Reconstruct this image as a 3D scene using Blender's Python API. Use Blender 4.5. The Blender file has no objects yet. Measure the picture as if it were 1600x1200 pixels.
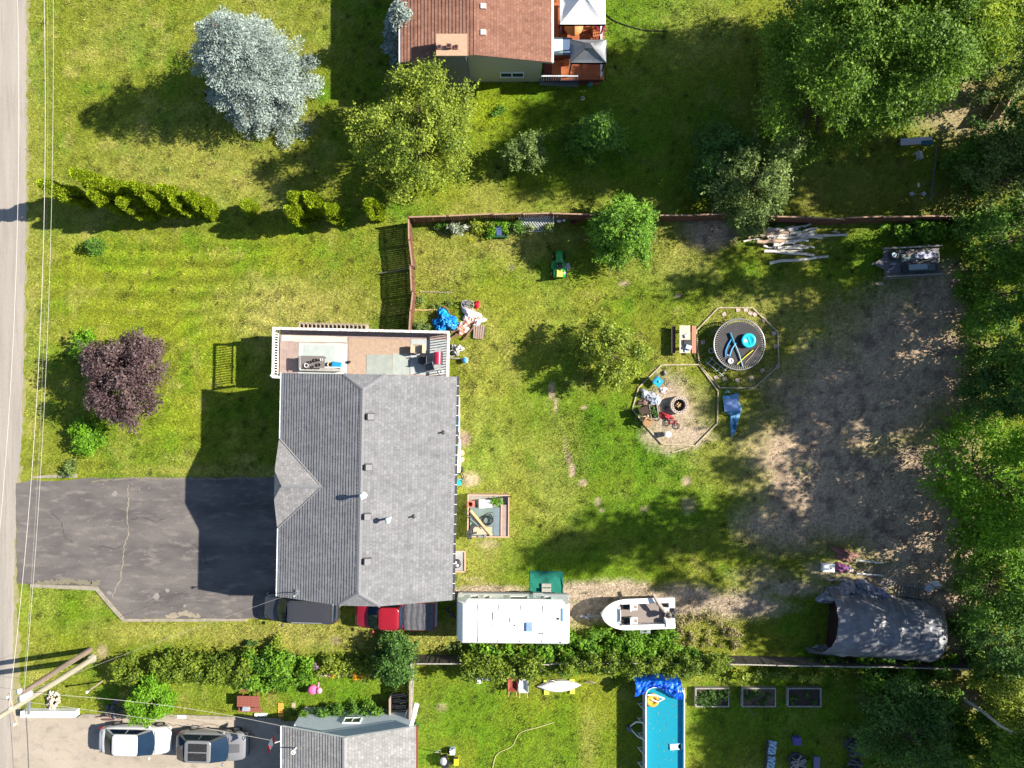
import bpy, math, random
import numpy as np
R_ = random.Random(7); RNG = np.random.default_rng(11)
PI = math.pi
scene = bpy.context.scene
# ---------------------------------------------------------------- camera, sky, sun, exposure
H = 48.0; S = 23.0            # camera height in metres; ground scale used while surveying the photograph
cam_d = bpy.data.cameras.new('camera'); cam = bpy.data.objects.new('camera', cam_d)
scene.collection.objects.link(cam); cam.location = (0, 0, H); cam.rotation_euler = (0, 0, 0)
cam_d.sensor_width = 36; cam_d.lens = 36 * H / (1600 / S); cam_d.clip_end = 3000; cam_d.clip_start = .5
scene.camera = cam
SUN = (1.0, 0.15, 0.722)
el = math.atan2(SUN[2], math.hypot(SUN[0], SUN[1]))
world = bpy.data.worlds.new('World'); scene.world = world; world.use_nodes = True
wn = world.node_tree; bg = wn.nodes['Background']
sky = wn.nodes.new('ShaderNodeTexSky'); sky.sky_type = 'NISHITA'; sky.sun_disc = False
sky.sun_elevation = el; sky.sun_rotation = math.atan2(SUN[0], SUN[1])
sky.air_density = 1.0; sky.dust_density = 0.6; sky.ozone_density = 1.5
wn.links.new(sky.outputs[0], bg.inputs[0]); bg.inputs[1].default_value = 0.066
sl = bpy.data.lights.new('sun', 'SUN'); sl.energy = 4.8; sl.angle = math.radians(0.53); sl.color = (1, .93, .80)
so = bpy.data.objects.new('sun', sl); scene.collection.objects.link(so)
import mathutils
so.rotation_euler = mathutils.Vector(SUN).to_track_quat('Z', 'Y').to_euler(); so.location = (60, 10, 50)
scene.view_settings.view_transform = 'Standard'; scene.view_settings.look = 'None'
scene.view_settings.exposure = 1.42; scene.view_settings.gamma = 1; scene.view_settings.use_curve_mapping = False
scene.cycles.max_bounces = 6; scene.cycles.transparent_max_bounces = 8; scene.cycles.use_denoising = True
C = scene.collection
# ---------------------------------------------------------------- helpers
def X(px, z=0): return (px - 800) / S * (H - z) / H
def Y(py, z=0): return (600 - py) / S * (H - z) / H
def U(d, z=0): return d / S * (H - z) / H
def srgb(r, g, b, k=1.0):
    f = lambda c: (((c / 255 + .055) / 1.055) ** 2.4 if c > 10 else c / 255 / 12.92)
    return (f(r) * k, f(g) * k, f(b) * k)
MATS = {}
def nodes(m):
    m.use_nodes = True; nt = m.node_tree
    return nt, nt.nodes['Principled BSDF']
def mat(name, c1, c2=None, scale=4.0, rough=.8, bump=0.0, bscale=None, metal=0.0, spec=.3, detail=6, coat=0.0, stretch=None, contrast=(.35, .65)):
    if name in MATS: return MATS[name]
    m = bpy.data.materials.new(name); nt, p = nodes(m); L = nt.links.new
    p.inputs['Roughness'].default_value = rough; p.inputs['Metallic'].default_value = metal
    p.inputs['Specular IOR Level'].default_value = spec; p.inputs['Coat Weight'].default_value = coat
    if c2 is None: c2 = tuple(c * .8 for c in c1)
    tc = nt.nodes.new('ShaderNodeTexCoord'); mp = nt.nodes.new('ShaderNodeMapping')
    L(tc.outputs['Object'], mp.inputs[0])
    if stretch: mp.inputs['Scale'].default_value = stretch
    n = nt.nodes.new('ShaderNodeTexNoise'); n.inputs['Scale'].default_value = scale; n.inputs['Detail'].default_value = detail
    n.inputs['Roughness'].default_value = .65
    L(mp.outputs[0], n.inputs['Vector'])
    r = nt.nodes.new('ShaderNodeMapRange'); r.inputs[1].default_value = contrast[0]; r.inputs[2].default_value = contrast[1]
    L(n.outputs[0], r.inputs[0])
    x = nt.nodes.new('ShaderNodeMix'); x.data_type = 'RGBA'
    x.inputs[6].default_value = (*c1, 1); x.inputs[7].default_value = (*c2, 1)
    L(r.outputs[0], x.inputs[0]); L(x.outputs[2], p.inputs['Base Color'])
    if bump:
        b = nt.nodes.new('ShaderNodeBump'); b.inputs['Strength'].default_value = 1; b.inputs['Distance'].default_value = bump
        n2 = nt.nodes.new('ShaderNodeTexNoise'); n2.inputs['Scale'].default_value = bscale or scale * 3; n2.inputs['Detail'].default_value = 4
        L(mp.outputs[0], n2.inputs['Vector']); L(n2.outputs[0], b.inputs['Height']); L(b.outputs[0], p.inputs['Normal'])
    MATS[name] = m
    return m
def leafmat(name, cd, cl, trans=.3, rough=.55):
    m = bpy.data.materials.new(name); nt, p = nodes(m); L = nt.links.new
    a = nt.nodes.new('ShaderNodeAttribute'); a.attribute_name = 'tint'
    x = nt.nodes.new('ShaderNodeMix'); x.data_type = 'RGBA'
    x.inputs[6].default_value = (*cd, 1); x.inputs[7].default_value = (*cl, 1)
    L(a.outputs['Fac'], x.inputs[0]); L(x.outputs[2], p.inputs['Base Color'])
    p.inputs['Roughness'].default_value = rough; p.inputs['Specular IOR Level'].default_value = .25
    t = nt.nodes.new('ShaderNodeBsdfTranslucent'); ms = nt.nodes.new('ShaderNodeMixShader'); ms.inputs[0].default_value = trans
    L(x.outputs[2], t.inputs[0]); L(p.outputs[0], ms.inputs[1]); L(t.outputs[0], ms.inputs[2])
    L(ms.outputs[0], nt.nodes['Material Output'].inputs[0])
    return m
class B:
    """collects faces for ONE mesh object"""
    def __init__(s): s.v = []; s.f = []; s.m = []; s.sm = []
    def add(s, vs, fs, mi=0, sm=False):
        o = len(s.v); s.v += [tuple(v) for v in vs]
        for f in fs: s.f.append([i + o for i in f]); s.m.append(mi); s.sm.append(sm)
        return s
    def box(s, cx, cy, cz, sx, sy, sz, rz=0, mi=0, tx=0, ty=0, taper=1.0):
        """centre cx,cy; cz = bottom; tx, ty tilt about x / y"""
        vs = []
        c, n = math.cos(rz), math.sin(rz)
        for k, z in ((0, 0), (1, sz)):
            q = taper if k else 1
            for a, b in ((-1, -1), (1, -1), (1, 1), (-1, 1)):
                x, y, zz = a * sx / 2 * q, b * sy / 2 * q, z
                if tx: y, zz = y * math.cos(tx) - zz * math.sin(tx), y * math.sin(tx) + zz * math.cos(tx)
                if ty: x, zz = x * math.cos(ty) + zz * math.sin(ty), -x * math.sin(ty) + zz * math.cos(ty)
                vs.append((cx + x * c - y * n, cy + x * n + y * c, cz + zz))
        return s.add(vs, [(3, 2, 1, 0), (4, 5, 6, 7), (0, 1, 5, 4), (1, 2, 6, 5), (2, 3, 7, 6), (3, 0, 4, 7)], mi)
    def bb(s, x0, y0, z0, x1, y1, z1, mi=0):
        return s.box((x0 + x1) / 2, (y0 + y1) / 2, z0, abs(x1 - x0), abs(y1 - y0), z1 - z0, 0, mi)
    def cyl(s, p0, p1, r0, r1=None, n=8, mi=0, sm=True, caps=True):
        r1 = r0 if r1 is None else r1
        a, b = mathutils.Vector(p0), mathutils.Vector(p1); d = (b - a)
        if d.length < 1e-6: return s
        q = d.to_track_quat('Z', 'Y'); vs = []
        for p, r in ((a, r0), (b, r1)):
            for i in range(n):
                t = 2 * PI * i / n
                vs.append(p + q @ mathutils.Vector((r * math.cos(t), r * math.sin(t), 0)))
        s.add(vs, [(i, (i + 1) % n, n + (i + 1) % n, n + i) for i in range(n)], mi, sm)
        if caps: s.add(vs, [list(range(n - 1, -1, -1)), list(range(n, 2 * n))], mi, False)
        return s
    def tube(s, pts, r, n=6, mi=0):
        rr = r if isinstance(r, (list, tuple)) else [r] * len(pts)
        for i in range(len(pts) - 1): s.cyl(pts[i], pts[i + 1], rr[i], rr[i + 1], n, mi, True, i in (0, len(pts) - 2))
        return s
    def prism(s, poly, z0, z1, mi=0):
        n = len(poly); vs = [(x, y, z0) for x, y in poly] + [(x, y, z1) for x, y in poly]
        return s.add(vs, [list(range(n - 1, -1, -1)), list(range(n, 2 * n))] + [(i, (i + 1) % n, n + (i + 1) % n, n + i) for i in range(n)], mi)
    def lathe(s, prof, n=20, c=(0, 0, 0), mi=0, sm=True):
        vs = []
        for r, z in prof:
            for i in range(n):
                t = 2 * PI * i / n; vs.append((c[0] + r * math.cos(t), c[1] + r * math.sin(t), c[2] + z))
        fs = [(j * n + i, j * n + (i + 1) % n, (j + 1) * n + (i + 1) % n, (j + 1) * n + i) for j in range(len(prof) - 1) for i in range(n)]
        return s.add(vs, fs, mi, sm)
    def ball(s, c, r, mi=0, n=10, sz=None):
        sz = sz or (1, 1, 1); vs = []; k = n // 2
        for j in range(k + 1):
            a = PI * j / k
            for i in range(n):
                t = 2 * PI * i / n
                vs.append((c[0] + r * sz[0] * math.sin(a) * math.cos(t), c[1] + r * sz[1] * math.sin(a) * math.sin(t), c[2] - r * sz[2] * math.cos(a)))
        return s.add(vs, [(j * n + i, j * n + (i + 1) % n, (j + 1) * n + (i + 1) % n, (j + 1) * n + i) for j in range(k) for i in range(n)], mi, True)
    def torus(s, c, R, r, n=24, m=8, mi=0, sz=1.0, q=None):
        vs = []
        for i in range(n):
            t = 2 * PI * i / n
            for j in range(m):
                u = 2 * PI * j / m
                v = mathutils.Vector(((R + r * math.cos(u)) * math.cos(t), (R + r * math.cos(u)) * math.sin(t), r * sz * math.sin(u)))
                if q: v = q @ v
                vs.append((c[0] + v.x, c[1] + v.y, c[2] + v.z))
        return s.add(vs, [(i * m + j, ((i + 1) % n) * m + j, ((i + 1) % n) * m + (j + 1) % m, i * m + (j + 1) % m) for i in range(n) for j in range(m)], mi, True)
    def loft(s, rings, mi=0, sm=True, cap=True):
        n = len(rings[0]); vs = [v for r in rings for v in r]
        s.add(vs, [(j * n + i, j * n + (i + 1) % n, (j + 1) * n + (i + 1) % n, (j + 1) * n + i) for j in range(len(rings) - 1) for i in range(n)], mi, sm)
        if cap: s.add(vs, [list(range(n - 1, -1, -1)), [(len(rings) - 1) * n + i for i in range(n)]], mi, False)
        return s
    def patch(s, A, Bq, Cq, D, n=6, m=6, bulge=(0, 0, 0), mi=0, sm=True, thick=0):
        A, Bq, Cq, D = map(mathutils.Vector, (A, Bq, Cq, D)); bl = mathutils.Vector(bulge); vs = []
        for j in range(m + 1):
            v = j / m
            for i in range(n + 1):
                u = i / n
                p = (A * (1 - u) + Bq * u) * (1 - v) + (D * (1 - u) + Cq * u) * v
                vs.append(p + bl * (4 * u * (1 - u)) ** .8 * (4 * v * (1 - v)) ** .3)
        return s.add(vs, [(j * (n + 1) + i, j * (n + 1) + i + 1, (j + 1) * (n + 1) + i + 1, (j + 1) * (n + 1) + i) for j in range(m) for i in range(n)], mi, sm)
    def build(s, name, mats, parent=None, loc=None, rot=None):
        me = bpy.data.meshes.new(name); me.from_pydata(s.v, [], s.f)
        for m in (mats if isinstance(mats, (list, tuple)) else [mats]): me.materials.append(m)
        me.polygons.foreach_set('material_index', s.m); me.polygons.foreach_set('use_smooth', s.sm); me.update()
        return link(name, me, parent, loc, rot)
def link(name, me, parent=None, loc=None, rot=None):
    o = bpy.data.objects.new(name, me); C.objects.link(o)
    if parent: o.parent = parent
    if loc: o.location = loc if len(loc) == 3 else (*loc, 0)
    if rot is not None: o.rotation_euler = rot if isinstance(rot, (tuple, list)) else (0, 0, rot)
    return o
def tag(o, label=None, cat=None, group=None, kind=None):
    if label: o['label'] = label
    if cat: o['category'] = cat
    if group: o['group'] = group
    if kind: o['kind'] = kind
    return o
def thing(name, label, cat, px, py, z=0, rot=0, group=None):
    o = bpy.data.objects.new(name, None); C.objects.link(o); o.empty_display_size = .2
    o.location = (X(px, z), Y(py, z), z); o.rotation_euler = (0, 0, rot)
    return tag(o, label, cat, group)
def solo(name, b, mats, label, cat, px, py, z=0, rot=0, group=None):
    return tag(b.build(name, mats, None, (X(px, z), Y(py, z), z), rot), label, cat, group)
def struct(name, b, mats, loc=None): return tag(b.build(name, mats, None, loc), kind='structure')
def dup(root, label, loc, rot=0, scale=None, group=None):
    r = root.copy(); C.objects.link(r); r.location = loc; r.rotation_euler = (0, 0, rot); r['label'] = label
    if group: r['group'] = group
    if scale: r.scale = scale if isinstance(scale, (tuple, list)) else (scale,) * 3
    for ch in list(root.children):
        c = ch.copy(); C.objects.link(c); c.parent = r
        for g in ch.children:
            d = g.copy(); C.objects.link(d); d.parent = c
    return r
def share(o, parent, loc, rot=None):
    c = o.copy(); C.objects.link(c); c.parent = parent; c.location = loc
    if rot is not None: c.rotation_euler = rot if isinstance(rot, (tuple, list)) else (0, 0, rot)
    return c
# value noise for colours of the ground and shapes of crowns
_lat = np.random.default_rng(5).random((256, 256))
def vn(x, y):
    xi = np.floor(x).astype(int); yi = np.floor(y).astype(int); fx = x - xi; fy = y - yi
    fx = fx * fx * (3 - 2 * fx); fy = fy * fy * (3 - 2 * fy)
    a = _lat[xi & 255, yi & 255]; b = _lat[(xi + 1) & 255, yi & 255]; c = _lat[xi & 255, (yi + 1) & 255]; d = _lat[(xi + 1) & 255, (yi + 1) & 255]
    return (a * (1 - fx) + b * fx) * (1 - fy) + (c * (1 - fx) + d * fx) * fy
def fbm(x, y, o=4):
    r = 0; a = .5; t = 0
    for i in range(o):
        r = r + a * vn(x * 2 ** i + 17.3 * i, y * 2 ** i + 9.1 * i); t += a; a *= .55
    return r / t
def fastmesh(name, V, F, mi_mat, tint=None, col=None, smooth=False):
    """V (n,3), F (m,k) arrays"""
    me = bpy.data.meshes.new(name); n, m, k = len(V), len(F), F.shape[1]
    me.vertices.add(n); me.vertices.foreach_set('co', np.ascontiguousarray(V, dtype=np.float32).ravel())
    me.loops.add(m * k); me.loops.foreach_set('vertex_index', np.ascontiguousarray(F, dtype=np.int32).ravel())
    me.polygons.add(m); me.polygons.foreach_set('loop_start', np.arange(m, dtype=np.int32) * k)
    if smooth: me.polygons.foreach_set('use_smooth', np.ones(m, dtype=bool))
    me.update(calc_edges=True)
    if tint is not None:
        a = me.attributes.new('tint', 'FLOAT', 'FACE'); a.data.foreach_set('value', np.clip(tint, 0, 1).astype(np.float32))
    if col is not None:
        dom, arr = col
        a = me.attributes.new('alb', 'FLOAT_COLOR', dom); arr4 = np.concatenate([arr, np.ones((len(arr), 1))], 1)
        a.data.foreach_set('color', arr4.astype(np.float32).ravel())
    me.materials.append(mi_mat)
    return me
def unit(v): return v / np.maximum(np.linalg.norm(v, axis=1, keepdims=True), 1e-9)
def leafmesh(name, P, N, size, material, tint, aspect=.6, rng=RNG, along=None):
    """one folded-flat leaf (a diamond) per point P with normal N"""
    n = len(P)
    if along is None:
        r = unit(rng.normal(size=(n, 3))); T = unit(np.cross(N, r))
    else: T = unit(along)
    Bv = unit(np.cross(N, T)); s = np.asarray(size).reshape(-1, 1) * np.ones((n, 1))
    V = np.stack([P - T * s * .5, P + Bv * s * .5 * aspect, P + T * s * .5, P - Bv * s * .5 * aspect], 1).reshape(-1, 3)
    return fastmesh(name, V, np.arange(4 * n).reshape(n, 4), material, tint)
def clumps(rng, n, R, z0, h, shape, lump=.25):
    out = []
    ph = rng.random(4) * 6.28
    for i in range(n):
        t = rng.random() ** (.8 if shape == 'cone' else 1)
        a = rng.random() * 2 * PI
        if shape == 'cone': e = (1 - t) ** .75
        elif shape == 'vase': e = .35 + .65 * math.sin(min(1, t * 1.15) * PI * .62) * (1.0 - .45 * max(0, t - .75) / .25)
        else: e = math.sqrt(max(.02, 1 - ((t - .42) / .62) ** 2))
        e *= 1 + lump * (math.sin(2 * a + ph[0]) * .5 + math.sin(3 * a + ph[1] + 3 * t) * .5 + math.sin(5 * a + ph[2]) * .35)
        rr = R * e * (1 - .55 * rng.random() ** 1.7)
        out.append((rr * math.cos(a), rr * math.sin(a), z0 + t * (h - z0)))
    return np.array(out)
def foliage(rng, cl, cr, per, name, material, leaf, flat=.75, up=.5, tvar=.35):
    """leaves spread over clump shells"""
    n = len(cl); P = []; N = []; T = []
    for c in cl:
        r = cr * (.65 + .7 * rng.random()); k = int(per * (r / cr) ** 2 * (.7 + .6 * rng.random()))
        d = unit(rng.normal(size=(k, 3))); q = (1 - .75 * rng.random((k, 1)) ** 2)
        off = d * q * r * (1 + .3 * rng.normal(size=(k, 1))) ; off[:, 2] *= flat
        P.append(c + off); N.append(unit(d * .8 + np.array([0, 0, up]) + rng.normal(size=(k, 3)) * .55))
        T.append(np.clip(.45 + (rng.random() - .5) * tvar * 1.4 + (rng.random(k) - .5) * tvar * 1.6, 0, 1))
        ns = 5; dd = unit(rng.normal(size=(ns, 3)) + unit(np.array([[c[0], c[1], .3 + .2 * c[2]]])) * .9); ll = r * rng.uniform(1.15, 1.9, (ns, 1)); m = max(5, int(8 * r / (3 * leaf)) + 3)
        tt = np.linspace(.55, 1, m)[None, :, None]; sp = (dd * ll)[:, None, :] * tt + rng.normal(size=(ns, m, 3)) * leaf * .35; sp = sp.reshape(-1, 3); sp[:, 2] = sp[:, 2] * .7 - .08 * r
        P.append(c + sp); N.append(unit(np.array([[0, 0, 1.0]]) + rng.normal(size=(len(sp), 3)) * .6)); T.append(np.clip(.6 + (rng.random(len(sp)) - .5) * .6, 0, 1))
    P = np.concatenate(P); N = np.concatenate(N); T = np.concatenate(T); P[:, 2] = np.maximum(P[:, 2], .03)
    return leafmesh(name, P, N, leaf * (.45 + 1.15 * rng.random(len(P)) ** 1.7), material, T, .62, rng)
def limbs(rng, cl, h, r0, lean=(0, 0), every=1, fork=.3, low=.35):
    b = B(); top = (lean[0], lean[1], h * .86); pts = []
    for i in range(7):
        t = i / 6; pts.append((lean[0] * t + .12 * r0 * rng.normal() * 3 * (0 < i), lean[1] * t + .12 * r0 * rng.normal() * 3 * (0 < i), h * .86 * t))
    b.tube(pts, [r0 * (1.25 if i == 0 else 1) * (1 - i / 6.8) for i in range(7)], 8)
    for c in cl[::every]:
        zt = max(h * .12, min(h * .8, c[2] * (low + fork * rng.random()))); t = zt / (h * .86)
        p0 = np.array([lean[0] * t, lean[1] * t, zt]); mid = p0 * .5 + np.array(c) * .5 + np.array([0, 0, -.08 * h * rng.random()])
        rr = r0 * (1 - t) * .45 + .012
        b.tube([tuple(p0), tuple(mid), tuple(c)], [rr, rr * .6, rr * .18], 5)
    return b
BARK = mat('bark', (.09, .065, .045), (.16, .13, .10), 6, .9, .02, 12, stretch=(1, 1, .3))
BIRCH = mat('birch_bark', (.42, .40, .36), (.10, .09, .08), 5, .7, .005, 20, stretch=(1, 1, 5), contrast=(.55, .7))
def tree(name, label, cat, px, py, h, R, z0, shape, nc, cr, per, leaf, material, group=None, seed=0, bark=None, lean=(0, 0), up=.5, r0=None, flat=.75, every=2, lump=.25, tvar=.35):
    rng = np.random.default_rng(seed + 100)
    t = thing(name, label, cat, px, py, 0, 0, group)
    cl = clumps(rng, nc, R, z0, h, shape, lump); cl[:, 0] += lean[0] * cl[:, 2] / h; cl[:, 1] += lean[1] * cl[:, 2] / h
    link('crown', foliage(rng, cl, cr, per, 'crown', material, leaf, flat, up, tvar), t)
    limbs(rng, cl, h * .95, r0 or h * .018, lean, every).build('trunk', bark or BARK, t)
    return t
# ---------------------------------------------------------------- ground colour (albedo only)
G_OLIVE = np.array([.144, .172, .016]); G_LUSH = np.array([.070, .158, .006]); G_LIME = np.array([.205, .240, .010])
G_DRY = np.array([.262, .242, .062]); G_DIRT = np.array([.40, .30, .205]); G_LIT = np.array([.125, .092, .074]); G_GRAV = np.array([.33, .262, .19])
LUSH = [(1010, 30, 110, 60, .9), (930, 200, 200, 120, .7), (1080, 250, 150, 90, .5), (980, 700, 140, 90, .8), (900, 880, 120, 50, .8), (1000, 800, 140, 60, .8),
        (860, 640, 70, 80, .6), (760, 700, 40, 60, .7), (730, 1110, 90, 60, .8), (850, 1170, 130, 60, .6), (520, 1075, 90, 35, .8), (330, 1080, 80, 25, .4),
        (100, 960, 70, 35, .6), (240, 700, 70, 40, .4), (1200, 1120, 200, 60, .7), (880, 420, 60, 30, .5), (1400, 390, 130, 60, .8), (1060, 440, 120, 60, .4), (660, 330, 50, 20, .3),
        (560, 80, 60, 120, .4), (430, 20, 40, 60, .2), (780, 950, 50, 20, .3), (1250, 960, 50, 30, .7)]
LIME = [(765, 165, 75, 55, 1.3), (700, 280, 60, 40, .5), (210, 420, 150, 40, .45), (230, 500, 160, 60, .45), (350, 560, 60, 60, .5), (270, 660, 60, 40, .5),
        (980, 40, 90, 50, .4), (870, 300, 90, 30, .35), (800, 1130, 110, 60, .5), (930, 900, 100, 30, .5), (90, 970, 60, 40, .6), (750, 620, 80, 120, .25), (430, 400, 60, 40, .4), (920, 1120, 60, 70, .5), (1100, 1050, 150, 20, .5), (830, 490, 110, 80, .3)]
DRY = [(470, 490, 110, 50, .9), (300, 260, 160, 70, .5), (180, 60, 60, 60, .3), (620, 990, 160, 28, .75), (450, 990, 160, 25, .75), (260, 985, 120, 18, .6), (1080, 50, 80, 50, .35), (800, 375, 80, 30, .7),
       (680, 420, 60, 50, .4), (830, 320, 120, 20, .4), (400, 60, 100, 60, .4), (680, 390, 80, 40, .4), (740, 640, 30, 100, .45), (780, 740, 60, 130, .35), (770, 560, 50, 80, .35),
       (870, 740, 40, 90, .45), (1000, 370, 60, 40, .6), (1060, 400, 50, 50, .6), (1230, 500, 110, 50, .8), (1190, 560, 60, 90, .5), (1150, 700, 70, 60, .6), (1060, 560, 40, 20, .5),
       (1300, 500, 100, 40, .7), (740, 880, 40, 60, .4), (60, 900, 30, 150, .3), (55, 400, 20, 400, .35), (1110, 960, 60, 40, .7), (920, 1160, 14, 60, .5), (720, 700, 14, 60, .4), (430, 760, 30, 20, .3), (350, 735, 150, 8, .5),
       (1300, 300, 100, 60, .4), (1460, 320, 60, 30, .6), (760, 310, 40, 30, .4), (120, 350, 40, 30, .3), (1000, 420, 60, 20, .3), (860, 500, 60, 60, .3), (660, 500, 30, 30, .4)]
DIRT = [(1110, 365, 38, 26, 1), (1345, 630, 140, 85, 1), (1420, 560, 110, 110, 1), (1260, 700, 90, 50, .9), (1310, 775, 125, 80, 1), (1430, 800, 110, 130, 1), (1470, 470, 60, 60, 1), (1260, 650, 50, 50, .5),
        (1480, 900, 60, 90, 1), (1200, 900, 60, 20, .4), (1230, 820, 80, 50, .8), (1400, 900, 90, 30, .8), (1500, 1000, 40, 60, .7), (1350, 500, 60, 30, .4), (1480, 1090, 120, 25, .7), (1430, 1100, 60, 30, .5), (1500, 170, 70, 60, .6), (1560, 220, 60, 70, .6),
        (862, 612, 5, 14, .9), (868, 634, 3, 14, .8), (888, 715, 3.5, 9, .9), (894, 735, 4, 9, 1), (911, 755, 6, 5, 1), (934, 784, 4.5, 7, 1), (884, 695, 2, 14, .7), (940, 797, 3, 4, 1),
        (912, 637, 4, 3, 1), (1073, 752, 7, 7, .8), (1006, 795, 7, 5, .7), (725, 685, 12, 12, .9), (735, 750, 16, 12, .8), (1062, 640, 52, 52, .55), (1062, 680, 45, 22, .7), (1075, 790, 14, 14, .5), (975, 443, 9, 4, .9), (1060, 462, 5, 3, 1), (800, 418, 4, 4, .7),
        (570, 1085, 6, 6, 0), (160, 1018, 10, 14, .6), (690, 1105, 9, 7, .5), (470, 100, 4, 4, 0), (610, 985, 12, 6, .5), (525, 1000, 7, 7, .6), (485, 195, 20, 20, .3), (765, 850, 18, 8, .5)]
GRAV = [(1042, 640, 38, 52, .9), (1068, 680, 42, 18, .9), (760, 925, 70, 11, 1), (940, 925, 90, 18, 1), (1060, 940, 70, 26, 1), (1150, 945, 90, 22, .9), (1230, 920, 60, 16, .7), (920, 955, 40, 24, .8), (1290, 890, 40, 16, .6), (880, 955, 20, 30, .9), (740, 905, 20, 4, .4), (45, 1114, 60, 5, 1)]
def blobs(px, py, L, nz):
    m = np.zeros_like(px)
    for x, y, rx, ry, a in L:
        d = np.sqrt(((px - x) / rx) ** 2 + ((py - y) / ry) ** 2)
        m = np.maximum(m, a * np.clip(1.45 - d + (nz - .5) * 1.5, 0, 1))
    return m
def gcol(xw, yw):
    px = 800 + xw * S; py = 600 - yw * S
    n1 = fbm(xw * .55 + 3, yw * .55 + 7, 5); n2 = fbm(xw * 1.9 + 31, yw * 1.9 + 5, 4); n3 = fbm(xw * 6 + 11, yw * 6 + 50, 3); nz = .5 * n1 + .3 * n2 + .2 * n3
    mix = lambda c, d, t: c * (1 - t[..., None]) + d * t[..., None]
    c = np.ones(px.shape + (3,)) * G_OLIVE
    c = mix(c, G_LUSH, np.clip((n1 - .53) * 3.5, 0, .8)); c = mix(c, G_DRY, np.clip((fbm(xw * .8 + 90, yw * .8, 5) - .57) * 3.2, 0, .6))
    c = mix(c, G_LIME, blobs(px, py, LIME, nz) * .8); c = mix(c, G_LUSH, blobs(px, py, LUSH, nz) * .9)
    c = mix(c, G_DRY, blobs(px, py, DRY, nz) * np.clip(.35 + 1.3 * n2, 0, 1) * .95)
    # mowing stripes on the front lawn and behind the house
    fl = np.clip(1.2 - np.abs(px - 260) / 190, 0, 1) * np.clip(1.3 - np.abs(py - 430) / 75, 0, 1)
    c = c * (1 + .24 * fl * np.sin((py + 3 * np.sin(px / 60)) * 2 * PI / 26))[..., None]
    fl = np.clip(1.2 - np.abs(px - 110) / 14, 0, 1) * np.clip(1.3 - np.abs(py - 455) / 70, 0, 1)
    c = c * (1 + .22 * fl * np.sin((px - 108) * 2 * PI / 22))[..., None]
    fl = np.clip(1.2 - np.abs(px - 300) / 150, 0, 1) * np.clip(1.3 - np.abs(py - 690) / 60, 0, 1)
    c = c * (1 + .10 * fl * np.sin(py * 2 * PI / 23))[..., None]
    fl = np.clip(1.2 - np.abs(px - 1000) / 150, 0, 1) * np.clip(1.3 - np.abs(py - 885) / 30, 0, 1)
    c = c * (1 + .14 * fl * np.sin(py * 2 * PI / 20))[..., None]
    d = np.hypot(px - 360, py - 640); fl = np.clip(1 - np.abs(d - 145) / 60, 0, 1) * (px > 250) * (py < 640)
    c = c * (1 + .2 * fl * np.sin(d * 2 * PI / 24))[..., None]
    # circular wheel marks round the back garden
    d = np.hypot(px - 905, py - 660); fl = np.clip(1 - np.abs(d - 160) / 60, 0, 1)
    c = c * (1 + .16 * fl * np.sin(d * 2 * PI / 30))[..., None]
    dm = np.clip(blobs(px, py, DIRT, nz) * 1.4 - .15 - .5 * np.clip(n3 - .55, 0, 1), 0, 1)
    dc = mix(np.ones_like(c) * G_DIRT, G_LIT, np.clip((n2 - .45) * 3.0, 0, .85))
    c = c * (1 - dm[..., None]) + dc * dm[..., None]
    c = mix(c, G_GRAV, np.clip(blobs(px, py, GRAV, nz) * 1.5 - .2, 0, 1))
    c = c * (.62 + .76 * n3)[..., None] * (.80 + .40 * n2)[..., None]
    return np.clip(c, .004, .8), dm
def ground_material():
    m = bpy.data.materials.new('turf_and_soil'); nt, p = nodes(m); L = nt.links.new
    p.inputs['Roughness'].default_value = .95; p.inputs['Specular IOR Level'].default_value = .1
    a = nt.nodes.new('ShaderNodeAttribute'); a.attribute_name = 'alb'
    tc = nt.nodes.new('ShaderNodeTexCoord')
    n = nt.nodes.new('ShaderNodeTexNoise'); n.inputs['Scale'].default_value = 6; n.inputs['Detail'].default_value = 8; n.inputs['Roughness'].default_value = .88
    L(tc.outputs['Object'], n.inputs['Vector'])
    r = nt.nodes.new('ShaderNodeMapRange'); r.inputs[1].default_value = .36; r.inputs[2].default_value = .64; r.inputs[3].default_value = .42; r.inputs[4].default_value = 1.6
    L(n.outputs[0], r.inputs[0])
    x = nt.nodes.new('ShaderNodeVectorMath'); x.operation = 'SCALE'; L(a.outputs['Color'], x.inputs[0]); L(r.outputs[0], x.inputs['Scale'])
    n3 = nt.nodes.new('ShaderNodeTexNoise'); n3.inputs['Scale'].default_value = 2.3; n3.inputs['Detail'].default_value = 6; L(tc.outputs['Object'], n3.inputs['Vector'])
    h = nt.nodes.new('ShaderNodeHueSaturation'); r3 = nt.nodes.new('ShaderNodeMapRange'); r3.inputs[3].default_value = .475; r3.inputs[4].default_value = .525
    L(n3.outputs[0], r3.inputs[0]); L(r3.outputs[0], h.inputs['Hue']); L(x.outputs[0], h.inputs['Color']); L(h.outputs[0], p.inputs['Base Color'])
    n2 = nt.nodes.new('ShaderNodeTexNoise'); n2.inputs['Scale'].default_value = 14; n2.inputs['Detail'].default_value = 6; n2.inputs['Roughness'].default_value = .7
    L(tc.outputs['Object'], n2.inputs['Vector'])
    b = nt.nodes.new('ShaderNodeBump'); b.inputs['Distance'].default_value = .06; b.inputs['Strength'].default_value = .9
    L(n2.outputs[0], b.inputs['Height']); L(b.outputs[0], p.inputs['Normal'])
    return m
def axis(a): 
    f = np.arange(-a, a + .01, .2); return np.concatenate([[-900, -500, -300, -180, -120, -80], f, [80, 120, 180, 300, 500, 900]])
xs, ys = axis(44), axis(34)
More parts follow.
